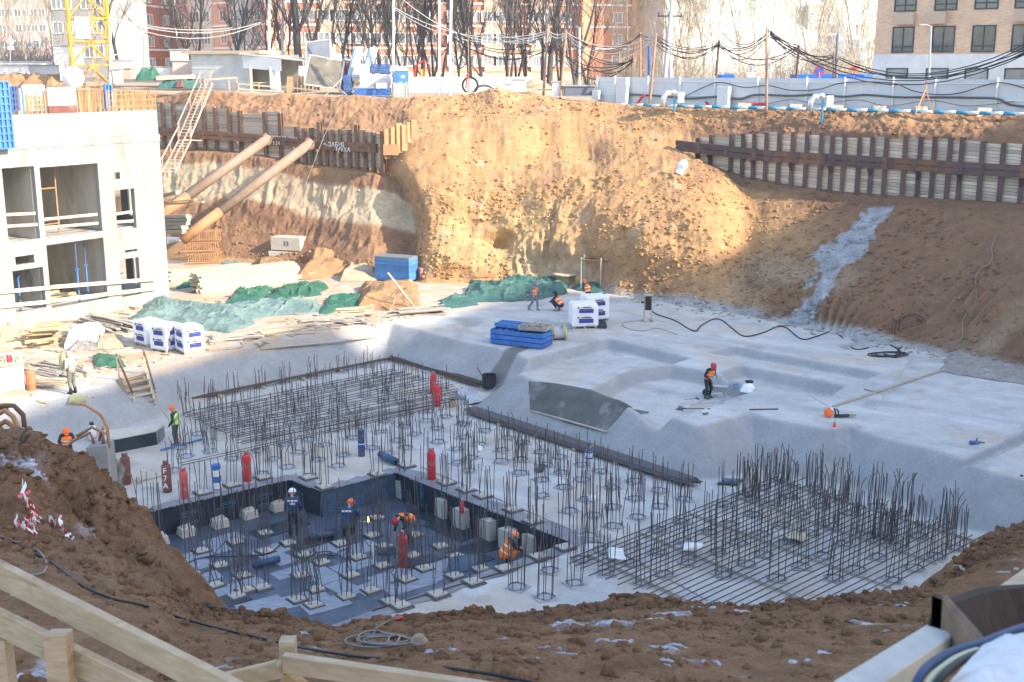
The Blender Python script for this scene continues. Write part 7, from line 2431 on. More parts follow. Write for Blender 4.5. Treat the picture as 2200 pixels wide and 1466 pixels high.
cable('cable_coil','flat coil of black cable at the end of the long cable',P_,.03,MT['black'],sm=2)
P_=[S(1950,738)+Vector((.75*math.cos(a)+.3*k,.3*k,.75+.75*math.sin(a)))for k in range(2)for a in[2*math.pi*q/12 for q in range(12)]]
cable('cable_coil','upright loops of cable standing at the toe of the right bank',P_,.025,MT['black'],sm=2)
c=S(1213,614)
t=thing('cable_drum','wooden cable drum on its side at the foot of the bank','cable drum',c)
m=MB();m.lathe([(.0,0),(.75,0),(.75,.07),(0,.07)],c,20);m.build('lower_flange',MT['plank'],t)
m=MB();m.lathe([(.0,0),(.8,0),(.8,.08),(0,.08)],c+Vector((0,0,.75)),20);m.build('upper_flange',MT['plank'],t)
m=MB();m.lathe([(.4,0),(.4,.67)],c+Vector((0,0,.075)),14);m.build('core',MT['timber'],t)
c=S(1272,622)
t=thing('steel_frame','bare grey steel frame standing against the sandy bank','frame',c,math.radians(-15))
for(x,y)in((-.65,-.5),(.65,-.5),(.65,.5),(-.65,.5)):
 m=MB();m.tube([(x,y,0),(x,y,2.2)],.045,6);m.build('upright',MT['steel'],t,world=False)
for(p0,p1)in(((-.65,-.5),(.65,-.5)),((.65,-.5),(.65,.5)),((.65,.5),(-.65,.5)),((-.65,.5),(-.65,-.5))):
 m=MB();m.tube([(*p0,2.0),(*p1,2.0)],.05,6);m.build('top_rail',MT['rust'],t,world=False)
c=S(1187,604)
t=thing('trestle','tilted rusty trestle leaning on the yellow bank','trestle',c,math.radians(10))
for y in(0,.45):
 m=MB();m.tube([(-.6,y,0),(-.7,y+.3,1.0),(.55,y+.3,1.15),(.7,y,.1)],.045,6);m.build('frame',MT['rust'],t,world=False)
m=MB();m.tube([(-.65,.1,.55),(.6,.15,.65)],.035,6);m.build('cross_bar',MT['rust'],t,world=False)
def barrel(px,py,label,r,h,mat,name='barrel',cat='barrel',z=None):
 c=S(px,py)if z is None else W(px,py,z)
 t=thing(name,label,cat,c)
 m=MB();m.lathe([(r*.95,0),(r,.02),(r,h*.33),(r*1.04,h*.35),(r,h*.37),(r,h*.66),(r*1.04,h*.68),(r,h*.7),(r,h),(r*.92,h),(r*.9,h*.1),(0,h*.1)],c,18);m.build('drum',
mat,t,smooth=False)
 return t,c
t,c=barrel(1051,833,'black steel drum at the foot of the nose slope',.36,.68,MT['black'])
m=MB();m.tube([c+Vector((-.35,0,.6)),c+Vector((-.6,0,1.05))],.025,5);m.build('stirring_rod',MT['rust'],t)
t,c=barrel(973,874,'small brown bucket near the clear plastic bags',.17,.34,MT['timber'],'bucket','bucket')
m=MB();m.lathe([(0,.33),(.15,.33)],c,12);m.build('contents',MT['black'],t)
t,c=barrel(1265,985,'blue and white bucket beside the dark rebar bundle',.16,.34,MT['blue'],'bucket','bucket',0)
m=MB();m.lathe([(.165,.08),(.165,.26)],c,14);m.build('white_label',MT['white'],t);m=MB();m.tube([c+Vector((-.12,0,.34)),c+Vector((.2,.1,.55))],.03,5);m.build('brush',
MT['timber'],t)
def mt_g(k):return k if k!='red' else 'red_faded2'
def cylinder(px,py,label,mat,h=1.25,r=.16,z=0.0,valve=True,name='gas_cylinder',tilt=0):
 c=W(px,py,z)
 t=thing(name,label,'gas cylinder',c)
 R=Matrix.Rotation(tilt,3,'Y')
 m=MB();m.lathe([(r*.93,0),(r,.03),(r,h*.30),(r*1.02,h*.31),(r*1.02,h*.33),(r,h*.34),(r,h*.90),(r*.9,h*.945),(r*.55,h*.965),(r*.22,h*.97),(r*.2,h)],c,
14,R=R);m.build('body',MT[mat],t,smooth=True)
 if valve:
  m=MB();m.lathe([(.035,0),(.035,.09),(.05,.09),(.05,.13),(0,.13)],c+R@Vector((0,0,h)),8);m.tube([c+Vector((0,0,h+.06)),c+Vector((.1,0,h+.07))],.02,5);m.build('valve',
MT['steel'],t)
  m=MB();m.lathe([(r*.62,h*.95),(r*.62,h*1.08),(r*.56,h*1.08),(r*.56,h*.95)],c,12,R=R);m.build('valve_guard',MT[mt_g(mat)],t)
  m=MB();m.lathe([(r*1.012,h*.52),(r*1.012,h*.66)],c,14,R=R);m.build('stencil_band',MT['red_faded2']if 'red' in mat else MT['maroon'],t)
  m=MB();m.lathe([(r*.85,-.03),(r*1.0,0),(r*.85,.02)],c+Vector((0,0,.02)),12);m.build('foot_ring',MT['black'],t)
 return t
for(x,y,lab,mt,h)in((397,1072,'scuffed red gas cylinder on the left rim of the pit','red_faded2',1.12),(532,1034,'bright red gas cylinder above the left lining of the pit',
'red',1.12),(928,1031,'red gas cylinder on the ledge near the upper corner of the pit','red',1.2),(931,846,'rear red gas cylinder of the pair near the rebar end',
'red',1.0),(940,873,'front red gas cylinder of the pair near the rebar end','red',1.05)):
 cylinder(x,y,lab,mt,h)
cylinder(866,1218,'red gas cylinder standing on the black pit floor','red',1.22,.17,ZP)
cylinder(993,1102,'small red fire extinguisher standing on a tall pile head','red',.42,.07,ZP+.78,True,'fire_extinguisher')
cylinder(272,1040,'blurred brown gas cylinder beside the bending man','maroon',1.15,.19)
t=cylinder(360,1057,'dark maroon gas cylinder chalked with letters at the left rim','maroon',1.15,.18)
c=W(360,1057,0);chalk('F\n7\nA',.3,c+Vector((0,-.195,.6)),math.pi/2,0,MT['paper'],t,'chalk_mark')
cylinder(68,838,'orange rusty cylinder standing alone at the far left','orange_rust',.95,.21,ZU,False)
def roll(px,py,label,h,r,z,mat,bands):
 c=W(px,py,z)
 t=thing('membrane_roll',label,'membrane roll',c)
 m=MB();m.lathe([(r,0),(r,h),(r*.35,h),(r*.35,h*.9),(0,h*.9)],c,16);m.build('roll',mat,t)
 for(z0,z1,mt)in bands:
  m=MB();m.lathe([(r+.004,h*z0),(r+.004,h*z1)],c,16);m.build('label_band',MT[mt],t)
 return t
roll(777,980,'dark blue upright membrane roll with red label lines',1.15,.145,0,MT['roll_blue'],((.1,.12,'red'),(.46,.5,'print_white'),(.34,.44,'print_strong'),
(.78,.81,'red')))
roll(467,1051,'blue and white upright membrane roll at the left rim',1.0,.17,0,MT['blue'],((.05,.3,'white'),(.55,.8,'white')))
def lying(p0,p1,label,r,z,mat):
 a,b=W(*p0,z)+Vector((0,0,r)),W(*p1,z)+Vector((0,0,r))
 t=thing('membrane_roll',label,'membrane roll',(a+b)/2-Vector((0,0,r)))
 m=MB();m.tube([a,b],r,14);m.build('roll',mat,t,smooth=True)
 d=(b-a).normalized()
 m=MB();m.tube([b+d*.002,b+d*.01],r*.4,10);m.build('core',MT['black'],t)
lying((818,984),(850,1000),'dark blue membrane roll lying at the upper corner of the pit',.16,0.04,MT['roll_blue'])
lying((545,1222),(600,1208),'blue membrane roll lying on the pit floor between pads',.13,ZP+.03,MT['roll_blue'])
lying((655,1160),(718,1154),'dark membrane roll lying behind the squatting blue man',.13,ZP+.03,MT['membrane_blue'])
tarp('membrane_offcut','curled offcut of blue membrane on the pit floor',[(955,1230),(1030,1225),(1050,1190),(965,1195)],.42,MT['membrane_blue'],120,'membrane',
nu=24,nv=18,fold=.4,z0=ZP)
tarp('membrane_offcut','black folded membrane piece behind the red cylinder',[(818,1190),(858,1192),(858,1180),(822,1178)],.25,MT['membrane'],121,'membrane',
nu=18,nv=12,fold=.5,z0=ZP)
a=W(806,1212,ZP);m=MB();m.bar(a,a+Vector((-.08,0,.75)),.09,.03);tag(m.build('white_lath',MT['white']),'white lath standing on the pit floor left of the red cylinder',
'lath')
fm,n_,p_=nodes('flame');p_.inputs['Emission Color'].default_value=(1.0,.35,.05,1);p_.inputs['Emission Strength'].default_value=3.5;p_.inputs['Base Color'].default_value=(1,
.5,.1,1)
a=W(791,1122,ZP+.25)
t=thing('gas_torch','burning gas torch held against the blue lining','torch',a)
m=MB();m.lathe([(0,-.02),(.045,.05),(.035,.14),(0,.24)],a,8);m.build('flame',fm,t,smooth=True)
m=MB();m.tube([a-Vector((.02,.02,0)),a-Vector((.42,.18,-.12))],.018,5);m.build('lance',MT['steel'],t)
cable('gas_hose','black hose winding over the pit floor on the left',[W(x,y,ZP+.05)for(x,y)in((405,1210),(420,1202),(450,1197),(520,1195),(575,1190),(600,
1172),(608,1160))],.022,MT['black'])
cable('gas_hose','tangled black hose near the centre of the pit floor',[W(x,y,ZP+.06)for(x,y)in((660,1200),(680,1188),(710,1185),(705,1198),(675,1206),
(690,1192),(720,1194),(730,1184),(755,1178))],.02,MT['black'])
cable('loose_bar','long thin bar lying along the near edge of the black pit',[W(800,1312,.06),W(1000,1252,.06),W(1194,1197,.06)],.02,MT['rebar_rust'],
sm=2)
m=MB();a,b=W(345,967,.06),W(436,943,.06);m.tube([a,b],.045,7);tag(m.build('blue_pipe',MT['prop_blue'],smooth=True),'bright blue pipe lying at the feet of the man in green',
'pipe')
m=MB();m.tube([W(300,1034,.05),W(360,1020,.1)],.025,5);m.prism([W(291,1030,.04),W(298,1040,.04),W(306,1034,.05),W(300,1028,.05)],(0,0,.02));tag(m.build('shovel',
MT['plank']),'shovel lying by the dark maroon cylinder','shovel')
A_,B_,C_,D_=W(222,948,.62),W(335,926,.62),W(352,912,.62),W(220,925,.62)
t=thing('edge_form','plywood topped form with black membrane face at left','formwork',W(280,960,0))
m=MB();m.hexa([q-Vector((0,0,.05))for q in(A_,B_,C_,D_)],[A_,B_,C_,D_]);m.build('plywood_top',MT['ply_pale'],t)
m=MB();m.hexa([Vector((q.x,q.y,0))for q in(A_,B_,B_+Vector((0,.08,0)),A_+Vector((0,.08,0)))],[q-Vector((0,0,.051))for q in(A_,B_,B_+Vector((0,.08,0)),
A_+Vector((0,.08,0)))]);m.build('membrane_face',MT['membrane'],t)
m=MB();m.hexa([Vector((q.x,q.y,0))for q in(B_+Vector((.02,.09,0)),C_,C_+Vector((0,.06,0)),B_+Vector((.02,.2,0)))],[Vector((q.x,q.y,.56))for q in(B_+Vector((.02,
.09,0)),C_,C_+Vector((0,.06,0)),B_+Vector((.02,.2,0)))]);m.build('end_board',MT['ply_grey'],t)
T0,T1=S(262,815),S(318,806)
B0_,B1_=W(296,888,.06),W(342,880,.06)
T0.z=T1.z=1.62
for q in(T0,T1):q.y-=.38;q.z+=.12
for q in(B0_,B1_):q.y-=.38
t=thing('wooden_steps','wooden steps with handrails down the left concrete slope','steps',(B0_+B1_)/2)
for(a,b)in((T0,B0_),(T1,B1_)):
 m=MB();m.bar(a,b,.06,.24);m.build('stringer',MT['plank'],t)
for k in range(6):
 f=(k+.5)/6
 a,b=T0.lerp(B0_,f)+Vector((0,0,.12)),T1.lerp(B1_,f)+Vector((0,0,.12))
 m=MB();m.bar(a,b,.3,.05);m.build('tread',MT['plank'],t)
 m=MB();m.bar(a+Vector((0,.1,-.1)),b+Vector((0,.1,-.1)),.04,.16);m.build('riser',MT['plank'],t)
for(a,b)in((T0,B0_),(T1,B1_)):
 for q in(a,b):
  m=MB();m.bar(q-Vector((0,0,.05)),q+Vector((0,0,1.05)),.07,.07);m.build('post',MT['plank'],t)
 m=MB();m.bar(a+Vector((0,0,1.02))+(a-b)*.08,b+Vector((0,0,.95))+(b-a)*.02,.06,.09);m.build('handrail',MT['rust'],t)
c=S(0,845);e=S(52,838)
t=thing('site_gate','white sheet and bar gate panel at the left frame edge','gate',(c+e)/2)
d=(e-c).normalized()
a=c-d*1.6
L=(e-a).length
for k in range(9):
 p=a+d*(L*k/8)
 m=MB();m.bar(p,p+Vector((0,0,1.75)),.04 if k%4 else.08,.04 if k%4 else.08);m.build('bar',MT['white'],t)
for k in range(7):
 p,q=a+d*(L*k/7+.02),a+d*(L*(k+1)/7-.01)
 m=MB();m.bar(p+Vector((0,-.03,.55)),q+Vector((0,-.03,.55)),.02,1.0);m.build('sheet',MT['fence'],t)
for z in(.06,1.08,1.75):
 m=MB();m.bar(a+Vector((0,0,z)),e+Vector((0,0,z)),.06,.06);m.build('rail',MT['white'],t)
m=MB();m.lathe([(0,0),(.2,0),(.16,.25),(.08,.4),(0,.42)],S(14,815)+Vector((0,.4,.75)),10);tag(m.build('red_canister',MT['red']),'red canister behind the white gate panel',
'canister')
c=S(1540,852)
t=thing('wheelbarrow','grey wheelbarrow of mortar before the man with the hoe','wheelbarrow',c,math.radians(-12))
m=MB()
b=[Vector(q)for q in((-.28,-.22,.3),(.3,-.18,.26),(.3,.18,.26),(-.28,.22,.3))];q_=[Vector(q)for q in((-.45,-.34,.56),(.52,-.28,.52),(.52,.28,.52),(-.45,
.34,.56))]
m.add(b+q_,[(0,1,2,3),(0,4,5,1),(1,5,6,2),(2,6,7,3),(3,7,4,0)]);m.build('tray',MT['steel'],t,world=False)
m=MB();m.add([(-.4,-.29,.5),(.46,-.25,.47),(.46,.25,.47),(-.4,.29,.5)],[(0,1,2,3)]);m.build('mortar',MT['concrete'],t,world=False)
m=MB();m.lathe([(.0,-.035),(.17,-.035),(.17,.035),(0,.035)],(-.5,0,.17),14,R=Matrix.Rotation(math.pi/2,3,'X'));m.build('wheel',MT['black'],t,world=False)
for s in(-1,1):
 m=MB();m.tube([(-.5,s*.08,.17),(.1,s*.2,.27),(.75,s*.27,.52)],.02,5);m.build('handle',MT['steel'],t,world=False)
 m=MB();m.tube([(.7,s*.265,.5),(.95,s*.3,.58)],.028,6);m.build('grip',MT['prop_blue'],t,world=False)
 m=MB();m.tube([(.28,s*.18,.26),(.36,s*.2,0)],.02,5);m.build('leg',MT['steel'],t,world=False)
c=S(1607,838)
t=thing('cement_bag','open white cement bag with a dark cap of mortar','bag',c,.3)
m=MB();m.lathe([(.28,0),(.32,.1),(.25,.22),(.12,.3),(0,.31)],(0,0,0),9);m.build('bag',MT['bag'],t,world=False);m=MB();m.box((.1,.1,.36),(.3,.22,.1));m.build('trowel_tray',
MT['black'],t,world=False);m=MB();m.lathe([(0,0),(.36,0),(.3,.08),(0,.09)],(-.1,-.12,0),10);m.build('spilled_powder',MT['paper'],t,world=False)
def tool(px0,py0,px1,py1,label,head):
 a,b=S(px0,py0,.04),S(px1,py1,.05)
 t=thing('hand_tool',label,'tool',b)
 m=MB();m.tube([a,b],.018,5);m.build('handle',MT['black']if head=='mixer' else MT['steel'],t)
 d=(b-a).normalized();s=Vector((-d.y,d.x,0))
 if head=='shovel':
  m=MB();m.add([b-s*.11,b+s*.11,b+s*.14+d*.18+Vector((0,0,.03)),b+d*.34,b-s*.14+d*.18+Vector((0,0,.03))],[(0,1,2,3,4)]);m.build('blade',MT['pole_grey_dark'],
t)
 elif head=='mixer':
  m=MB();m.box(a,(.2,.32,.16));m.tube([a-s*.25,a+s*.25],.025,6);m.build('motor',MT['pole_grey_dark'],t)
 else:
  m=MB();m.bar(b-s*.12,b+s*.12,.09,.05);m.build('head',MT['pole_grey_dark'],t)
tool(1482,872,1545,866,'shovel lying on the slab below the wheelbarrow','shovel')
tool(1462,880,1526,881,'mixing drill lying on the slab left of the shovel','mixer')
tool(1500,866,1520,858,'rake lying close to the shovel on the slab','rake')
tool(1502,886,1516,891,'small hammer lying on the slab below the mixing drill','rake')
tool(1470,860,1498,858,'flat trowel board on mortar left of the man with the hoe','rake')
c=S(1783,896)
t=thing('backpack_blower','orange and white backpack blower lying on the slab','blower',c,-.1)
m=MB();m.lathe([(0,-.1),(.17,-.09),(.2,0),(.17,.09),(0,.1)],(-.08,-.05,.2),14,R=Matrix.Rotation(1.1,3,'X'));m.build('engine_housing',MT['orange'],t,smooth=True,
world=False)
m=MB();m.box((.12,.05,.18),(.18,.3,.34));m.build('tank',MT['white'],t,world=False)
m=MB();m.tube([(.2,-.1,.4),(.3,-.1,.3),(.34,-.1,.1)],.03,5);m.tube([(.12,-.12,.42),(.2,-.14,.25),(.22,-.14,.08)],.03,5);m.build('strap',MT['black'],t,
world=False)
m=MB();m.tube([(.15,-.12,.09),(.5,-.1,.09),(.75,-.05,.1)],.07,8);m.build('hose',MT['black'],t,smooth=True,world=False)
m=MB();m.tube([(.74,-.05,.1),(1.05,.02,.1)],.05,8);m.build('nozzle',MT['olive'],t,smooth=True,world=False)
c=S(1793,917)
t=thing('bottle','red bottle with a pale cap below the blower','bottle',c)
m=MB();m.lathe([(.07,0),(.075,.03),(.075,.13)],c,12);m.build('red_fuel',MT['red_bright'],t,smooth=True)
m=MB();m.lathe([(.075,.132),(.07,.2),(.035,.25),(.03,.3),(0,.3)],c,12);m.build('neck',MT['plastic'],t,smooth=True)
c=S(2094,955)
t=thing('angle_grinder','dark blue angle grinder lying on the right slab','grinder',c,.1)
m=MB();m.tube([(-.2,0,.07),(.02,0,.08),(.22,0,.07)],[.09,.08,.05],8);m.build('body',MT['blue_dark'],t,smooth=True,world=False)
m=MB();m.tube([(.2,0,.07),(.42,.04,.05)],.02,5);m.tube([(.05,0,.1),(.08,-.02,.28)],.022,5);m.build('side_handle',MT['black'],t,world=False)
for k,(x,y,w_,lab,mt,z)in enumerate(((1322,1188,.6,'white paper sheet caught on the right mat','paper',.2),(1500,1180,.5,'crumpled beige paper on the right mat',
'paper',.2),(1722,1155,.4,'torn cement paper standing on the mat bars','plank',.2),(1275,1072,.28,'white scrap near the starter bars','paper',0.01),(1030,
965,.15,'pale stone on the open slab','paper',0.01),(1165,1006,.35,'black scrap of membrane on the open slab','membrane',0.01),(1575,1040,.7,'blue scraps of membrane on paper near the bundle end',
'membrane_blue',.01))):
 tarp('paper_scrap',lab,[(x-w_*32,y+6),(x+w_*26,y+9),(x+w_*34,y-6),(x-w_*24,y-9)],.22*w_+.05,MT[mt],130+k,'scrap',nu=12,nv=10,fold=.8,z0=z)
for(x,y,lab,s)in((1452,390,'white sack caught on the sandy slope',1.0),):
 p=bank_at(1455,3.9)
 m=MB();m.lathe([(0,-.1),(.3,0),(.26,.3),(.38,.6),(.2,.9),(.05,1.0),(0,1.0)],p,9,R=Matrix.Rotation(.4,3,'Y'));tag(m.build('white_sack',MT['bag']),lab,
'sack')
m=MB()
R_=random.Random(12)
for k in range(900):
 if k<620:
  x,y=R_.uniform(-10,860),R_.uniform(640,850)
  if y>700+(860-x)*.18-12:continue
 else:
  f=R_.random();x=1330+880*f;y=np.interp(x,[1330,1560,1800,2050,2215],[632,668,712,765,806])+R_.gauss(2,7)
 p=S(x,y)
 if p.z<1.3:continue
 d=Vector((R_.gauss(0,1),R_.gauss(0,1),R_.gauss(0,.08))).normalized()*R_.uniform(.05,.45 if k<620 else.2)
 m.bar(p-d+Vector((0,0,.035)),p+d+Vector((0,0,.035)),R_.uniform(.03,.13),R_.uniform(.02,.07),R_.randrange(4))
tag(m.build('wood_debris',[MT['plank'],MT['plank_grey'],MT['timber_pale'],MT['rubble']]),kind='stuff')
# ---------------------------------------------------------------- stores on the top of the left bank
def gp(px,d):return GT(px,d)
def topz(px,py,d):return Wd(px,py,d)
c=Wd(200,190,112);c.z=gp(200,112).z
s=1.7
t=thing('tower_crane_mast','yellow lattice tower crane mast at upper left','crane',c,math.radians(22))
HH=12.6
cor=[Vector((x*s,y*s,0))for(x,y)in((-1,-1),(1,-1),(1,1),(-1,1))]
for q in cor:
 m=MB();m.bar(q,q+Vector((0,0,HH)),.22,.22);m.build('leg',MT['yellow'],t,world=False)
bay=2.1
for k in range(6):
 z=bay*k
 for i in range(4):
  a,b=cor[i],cor[(i+1)%4]
  m=MB();m.bar(a+Vector((0,0,z)),b+Vector((0,0,z)),.13,.13);m.build('horizontal',MT['yellow'],t,world=False)
  mid=(a+b)/2
  m=MB();m.bar(a+Vector((0,0,z+.06)),mid+Vector((0,0,z+bay-.08)),.1,.1);m.build('diagonal',MT['yellow'],t,world=False)
  m=MB();m.bar(b+Vector((0,0,z+.06)),mid+Vector((0,0,z+bay-.08)),.1,.1);m.build('diagonal',MT['yellow'],t,world=False)
for x in(.2,.6):
 m=MB();m.bar((x,.7,0),(x,.7,HH),.06,.06);m.build('ladder_rail',MT['yellow'],t,world=False)
m=MB()
for k in range(38):m.bar((.2,.7,.3*k+.3),(.6,.7,.3*k+.3),.04,.04)
tag(m.build('ladder_rung',MT['yellow'],t,world=False),kind='stuff')
m=MB();m.box((-.6,-s-.14,5.4),(1.3,.05,1.9));m.build('sign_board',MT['fence'],t,world=False)
A_,B_=Wd(415,192,108),Wd(562,186,106)
zt_l,zt_r=Wd(410,116,108).z,Wd(545,120,106).z
zb=gp(480,108).z-.2
t=thing('metal_shed','grey corrugated metal shed with a flat timber roof','shed',(A_+B_)/2)
u=(B_-A_);u.z=0;L=u.length;u.normalize();n=Vector((u.y,-u.x,0));n=n if n.y<0 else-n
nr=15
for k in range(nr):
 z0,z1=zb+(zt_l-zb)*k/nr,zb+(zt_l-zb)*(k+1)/nr
 m=MB();m.bar(Vector((A_.x,A_.y,(z0+z1)/2))+n*.02*(k%2),Vector((A_.x,A_.y,(z0+z1)/2))+u*L*.86+n*.02*(k%2),.06,(z1-z0)*.96);m.build('wall_sheet',MT['corrugated'],
t)
m=MB();a=Vector((A_.x,A_.y,zt_l+.12))-u*.8;m.bar(a-n*1.6,a-n*1.6+u*(L+1.0),4.0,.28);m.build('roof',MT['plank'],t)
m=MB();m.bar(Vector((A_.x,A_.y,(zb+zt_l)/2))-n*.1,Vector((A_.x,A_.y,(zb+zt_l)/2))-n*3.4,.08,zt_l-zb);m.build('side_wall',MT['corrugated'],t)
A2,B2=Wd(524,190,105.5),Wd(606,190,104)
t=thing('open_shed','white clad open shelter with a worktable right of the shed','shed',(A2+B2)/2)
z_hi,z_lo=Wd(528,118,105.5).z,Wd(600,128,104).z
m=MB();m.prism([Vector((A2.x,A2.y,z_hi)),Vector((B2.x,B2.y,z_lo)),Vector((B2.x,B2.y,z_lo-1.0)),Vector((A2.x,A2.y,z_hi-1.15))],(0,.08,0));m.build('fascia',
MT['pale_sheet'],t)
for(px,y0)in((541,150),(592,150)):
 p=Wd(px,190,104.5);m=MB();m.bar(Vector((p.x,p.y-.05,zb)),Vector((p.x,p.y-.05,z_lo-.6)),.2 if px<560 else.9,.12);m.build('post',MT['timber_pale']if px<560 else MT['pale_sheet'],
t)
m=MB();m.bar(Vector((A2.x,A2.y+3,(zb+z_hi)/2)),Vector((B2.x+1,B2.y+3,(zb+z_hi)/2)),.08,z_hi-zb);m.build('back_wall',MT['inner'],t)
m=MB();m.hexa([Vector((A2.x-.3,A2.y-.2,z_hi+.02)),Vector((B2.x+2.2,B2.y-.2,z_lo-.2)),Vector((B2.x+2.2,B2.y+3.2,z_lo)),Vector((A2.x-.3,A2.y+3.2,z_hi+.2))],
[Vector((A2.x-.3,A2.y-.2,z_hi+.12)),Vector((B2.x+2.2,B2.y-.2,z_lo-.1)),Vector((B2.x+2.2,B2.y+3.2,z_lo+.1)),Vector((A2.x-.3,A2.y+3.2,z_hi+.3))]);m.build('roof',
MT['plank_grey'],t)
p=Wd(565,178,105);m=MB();m.box(p,(2.0,.9,.08));m.build('table_top',MT['timber'],t)
m=MB()
for x in(-.8,.8):m.bar(p+Vector((x,0,0)),p+Vector((x,0,-.9)),.1,.1)
tag(m.build('table_leg',MT['timber'],t),kind='stuff')
t=thing('sheet_pile_row','row of short rusty sheet piles beside the open shelter','sheet piles',Wd(645,195,101))
for k,x in enumerate((619,626,635,643,651,660,668,677,684)):
 a,b=Wd(x,196,101),Wd(x+random.uniform(-1,1),164+random.uniform(-2,2),101)
 m=MB();m.bar(a-Vector((0,0,.3)),b,.2,.16);m.build('sheet_pile',MT['rust_light']if k not in(2,3)else MT['rust'],t)
def lean_panel(pts,d,th,mat,label,name='wall_formwork',cat='formwork',ribs=None):
 P=[Wd(x,y,d+dd)for(x,y,dd)in pts]
 nrm=(P[1]-P[0]).cross(P[3]-P[0]).normalized()
 if nrm.y<0:nrm=-nrm
 t=thing(name,label,cat,(P[2]+P[3])/2)
 m=MB();m.prism(P,nrm*th);m.build('face_sheet',mat,t)
 m=MB()
 for i in range(4):m.bar(P[i]+nrm*th/2,P[(i+1)%4]+nrm*th/2,th*1.25,.1)
 tag(m.build('edge_frame',ribs or MT['white'],t),kind='stuff')
 return t
lean_panel([(660,90,1.5),(708,84,1.5),(712,165,0),(660,175,0)],103,.18,MT['ply_grey'],'tall grey formwork panel with a bright edge, rearmost of the leaning group')
lean_panel([(668,117,.8),(738,131,.8),(728,190,-.4),(655,180,-.4)],100.5,.18,MT['ply'],'broad stained plywood panel leaning in front of the tall grey one')
lean_panel([(735,127,.5),(772,130,.5),(755,196,0),(730,196,0)],101.5,.15,MT['maroon'],'narrow dark brown panel behind the broad plywood one')
lean_panel([(705,110,2),(732,116,2),(732,160,1.5),(705,160,1.5)],104,.12,MT['ply_pale'],'small olive plywood panel behind the leaning group')
lean_panel([(764,100,.6),(776,99,.6),(762,162,0),(750,162,0)],100,.3,MT['panel_blue_pale'],'leaning pale blue steel beam left of a pair','steel_beam',
'beam',MT['panel_blue_pale'])
lean_panel([(796,102,.6),(808,100,.6),(790,160,0),(779,160,0)],100,.3,MT['panel_blue_pale'],'leaning pale blue steel beam right of a pair','steel_beam',
'beam',MT['panel_blue_pale'])
lean_panel([(765,137,.2),(792,139,.2),(788,170,0),(757,168,0)],99.5,.15,MT['ply_pale'],'stained plywood panel between the two leaning beams')
def tstack(xa,xb,y0,y1,d,n,mat,label,name='panel_stack',cat='panel stack',dep=1.4):
 a,b=Wd(xa,y0,d),Wd(xb,y0,d);h=Wd(xa,y1,d).z-a.z
 t=thing(name,label,cat,(a+b)/2)
 for k in range(n):
  m=MB();c=(a+b)/2+Vector((random.uniform(-.06,.06),dep/2,h*(k+.5)/n));m.box(c,((b-a).length*random.uniform(.95,1),dep,h/n*.9));m.build('panel',mat,t)
 return t
tstack(760,838,208,190,97.5,4,MT['blue'],'low blue formwork stack at the bank edge left of the water tank')
tstack(738,752,205,162,98,8,MT['blue_dark'],'narrow tall blue panel stack beside the brown panel')
tstack(772,840,188,160,99.5,5,MT['white'],'white panel stack above the low blue one')
tstack(797,838,158,138,100,5,MT['blue_dark'],'dark blue panels stacked behind the white ones')
tstack(815,842,160,142,100.6,5,MT['pale_sheet'],'pale boards stacked right of the dark blue panels')
tstack(758,772,175,160,98.7,2,MT['ply_grey'],'grey block of panels left of the white stack')
tarp_p=Wd(820,186,98.5)
m=MB();m.box(tarp_p,(1.1,.8,.6),R=Matrix.Rotation(.3,3,'Z'));tag(m.build('pink_bale',MT['pink_wall']),'pinkish wrapped bale on the white panel stack',
'bale')
c=Wd(863,186,98.5);c.z=gp(863,98.5).z
t=thing('portable_toilet','blue portable toilet cabin with a white roof','toilet',c,.1)
m=MB();m.box((0,0,1.0),(1.15,1.15,2.0));m.build('cabin',MT['prop_blue'],t,world=False)
m=MB();m.box((-.05,-.58,1.0),(.72,.03,1.8));m.build('door',MT['sign_blue2'],t,world=False)
m=MB();m.hexa([Vector(q)for q in((-.62,-.62,2.0),(.62,-.62,2.0),(.62,.62,2.0),(-.62,.62,2.0))],[Vector(q)for q in((-.3,-.4,2.32),(.3,-.4,2.32),(.3,.4,
2.32),(-.3,.4,2.32))]);m.build('roof',MT['white'],t,world=False)
m=MB();m.box((.12,-.6,1.5),(.3,.02,.22));m.build('sign',MT['white'],t,world=False)
c=Wd(860,211,95.3)
t=thing('water_tank','white caged water tank standing on the bank edge','tank',c,.12)
m=MB();m.box((0,0,.66),(1.15,1.0,1.05));m.lathe([(.12,1.18),(.12,1.25),(0,1.25)],(0,0,0),10);m.build('tank',MT['white'],t,world=False)
for k in range(6):
 x=-.6+1.2*k/5
 m=MB();m.tube([(x,-.53,.1),(x,-.53,1.2),(x,.53,1.2)],.018,4);m.build('cage_bar',MT['steel'],t,world=False)
for z in(.3,.6,.9,1.18):
 m=MB();m.tube([(-.6,-.535,z),(.6,-.535,z)],.018,4);m.build('cage_bar',MT['steel'],t,world=False)
for x in(-.5,.5):
 m=MB();m.box((x,-.56,.65),(.08,.03,1.25));m.build('wooden_strip',MT['plank'],t,world=False)
m=MB();m.box((0,0,.06),(1.2,1.1,.1));m.build('pallet',MT['plank'],t,world=False)
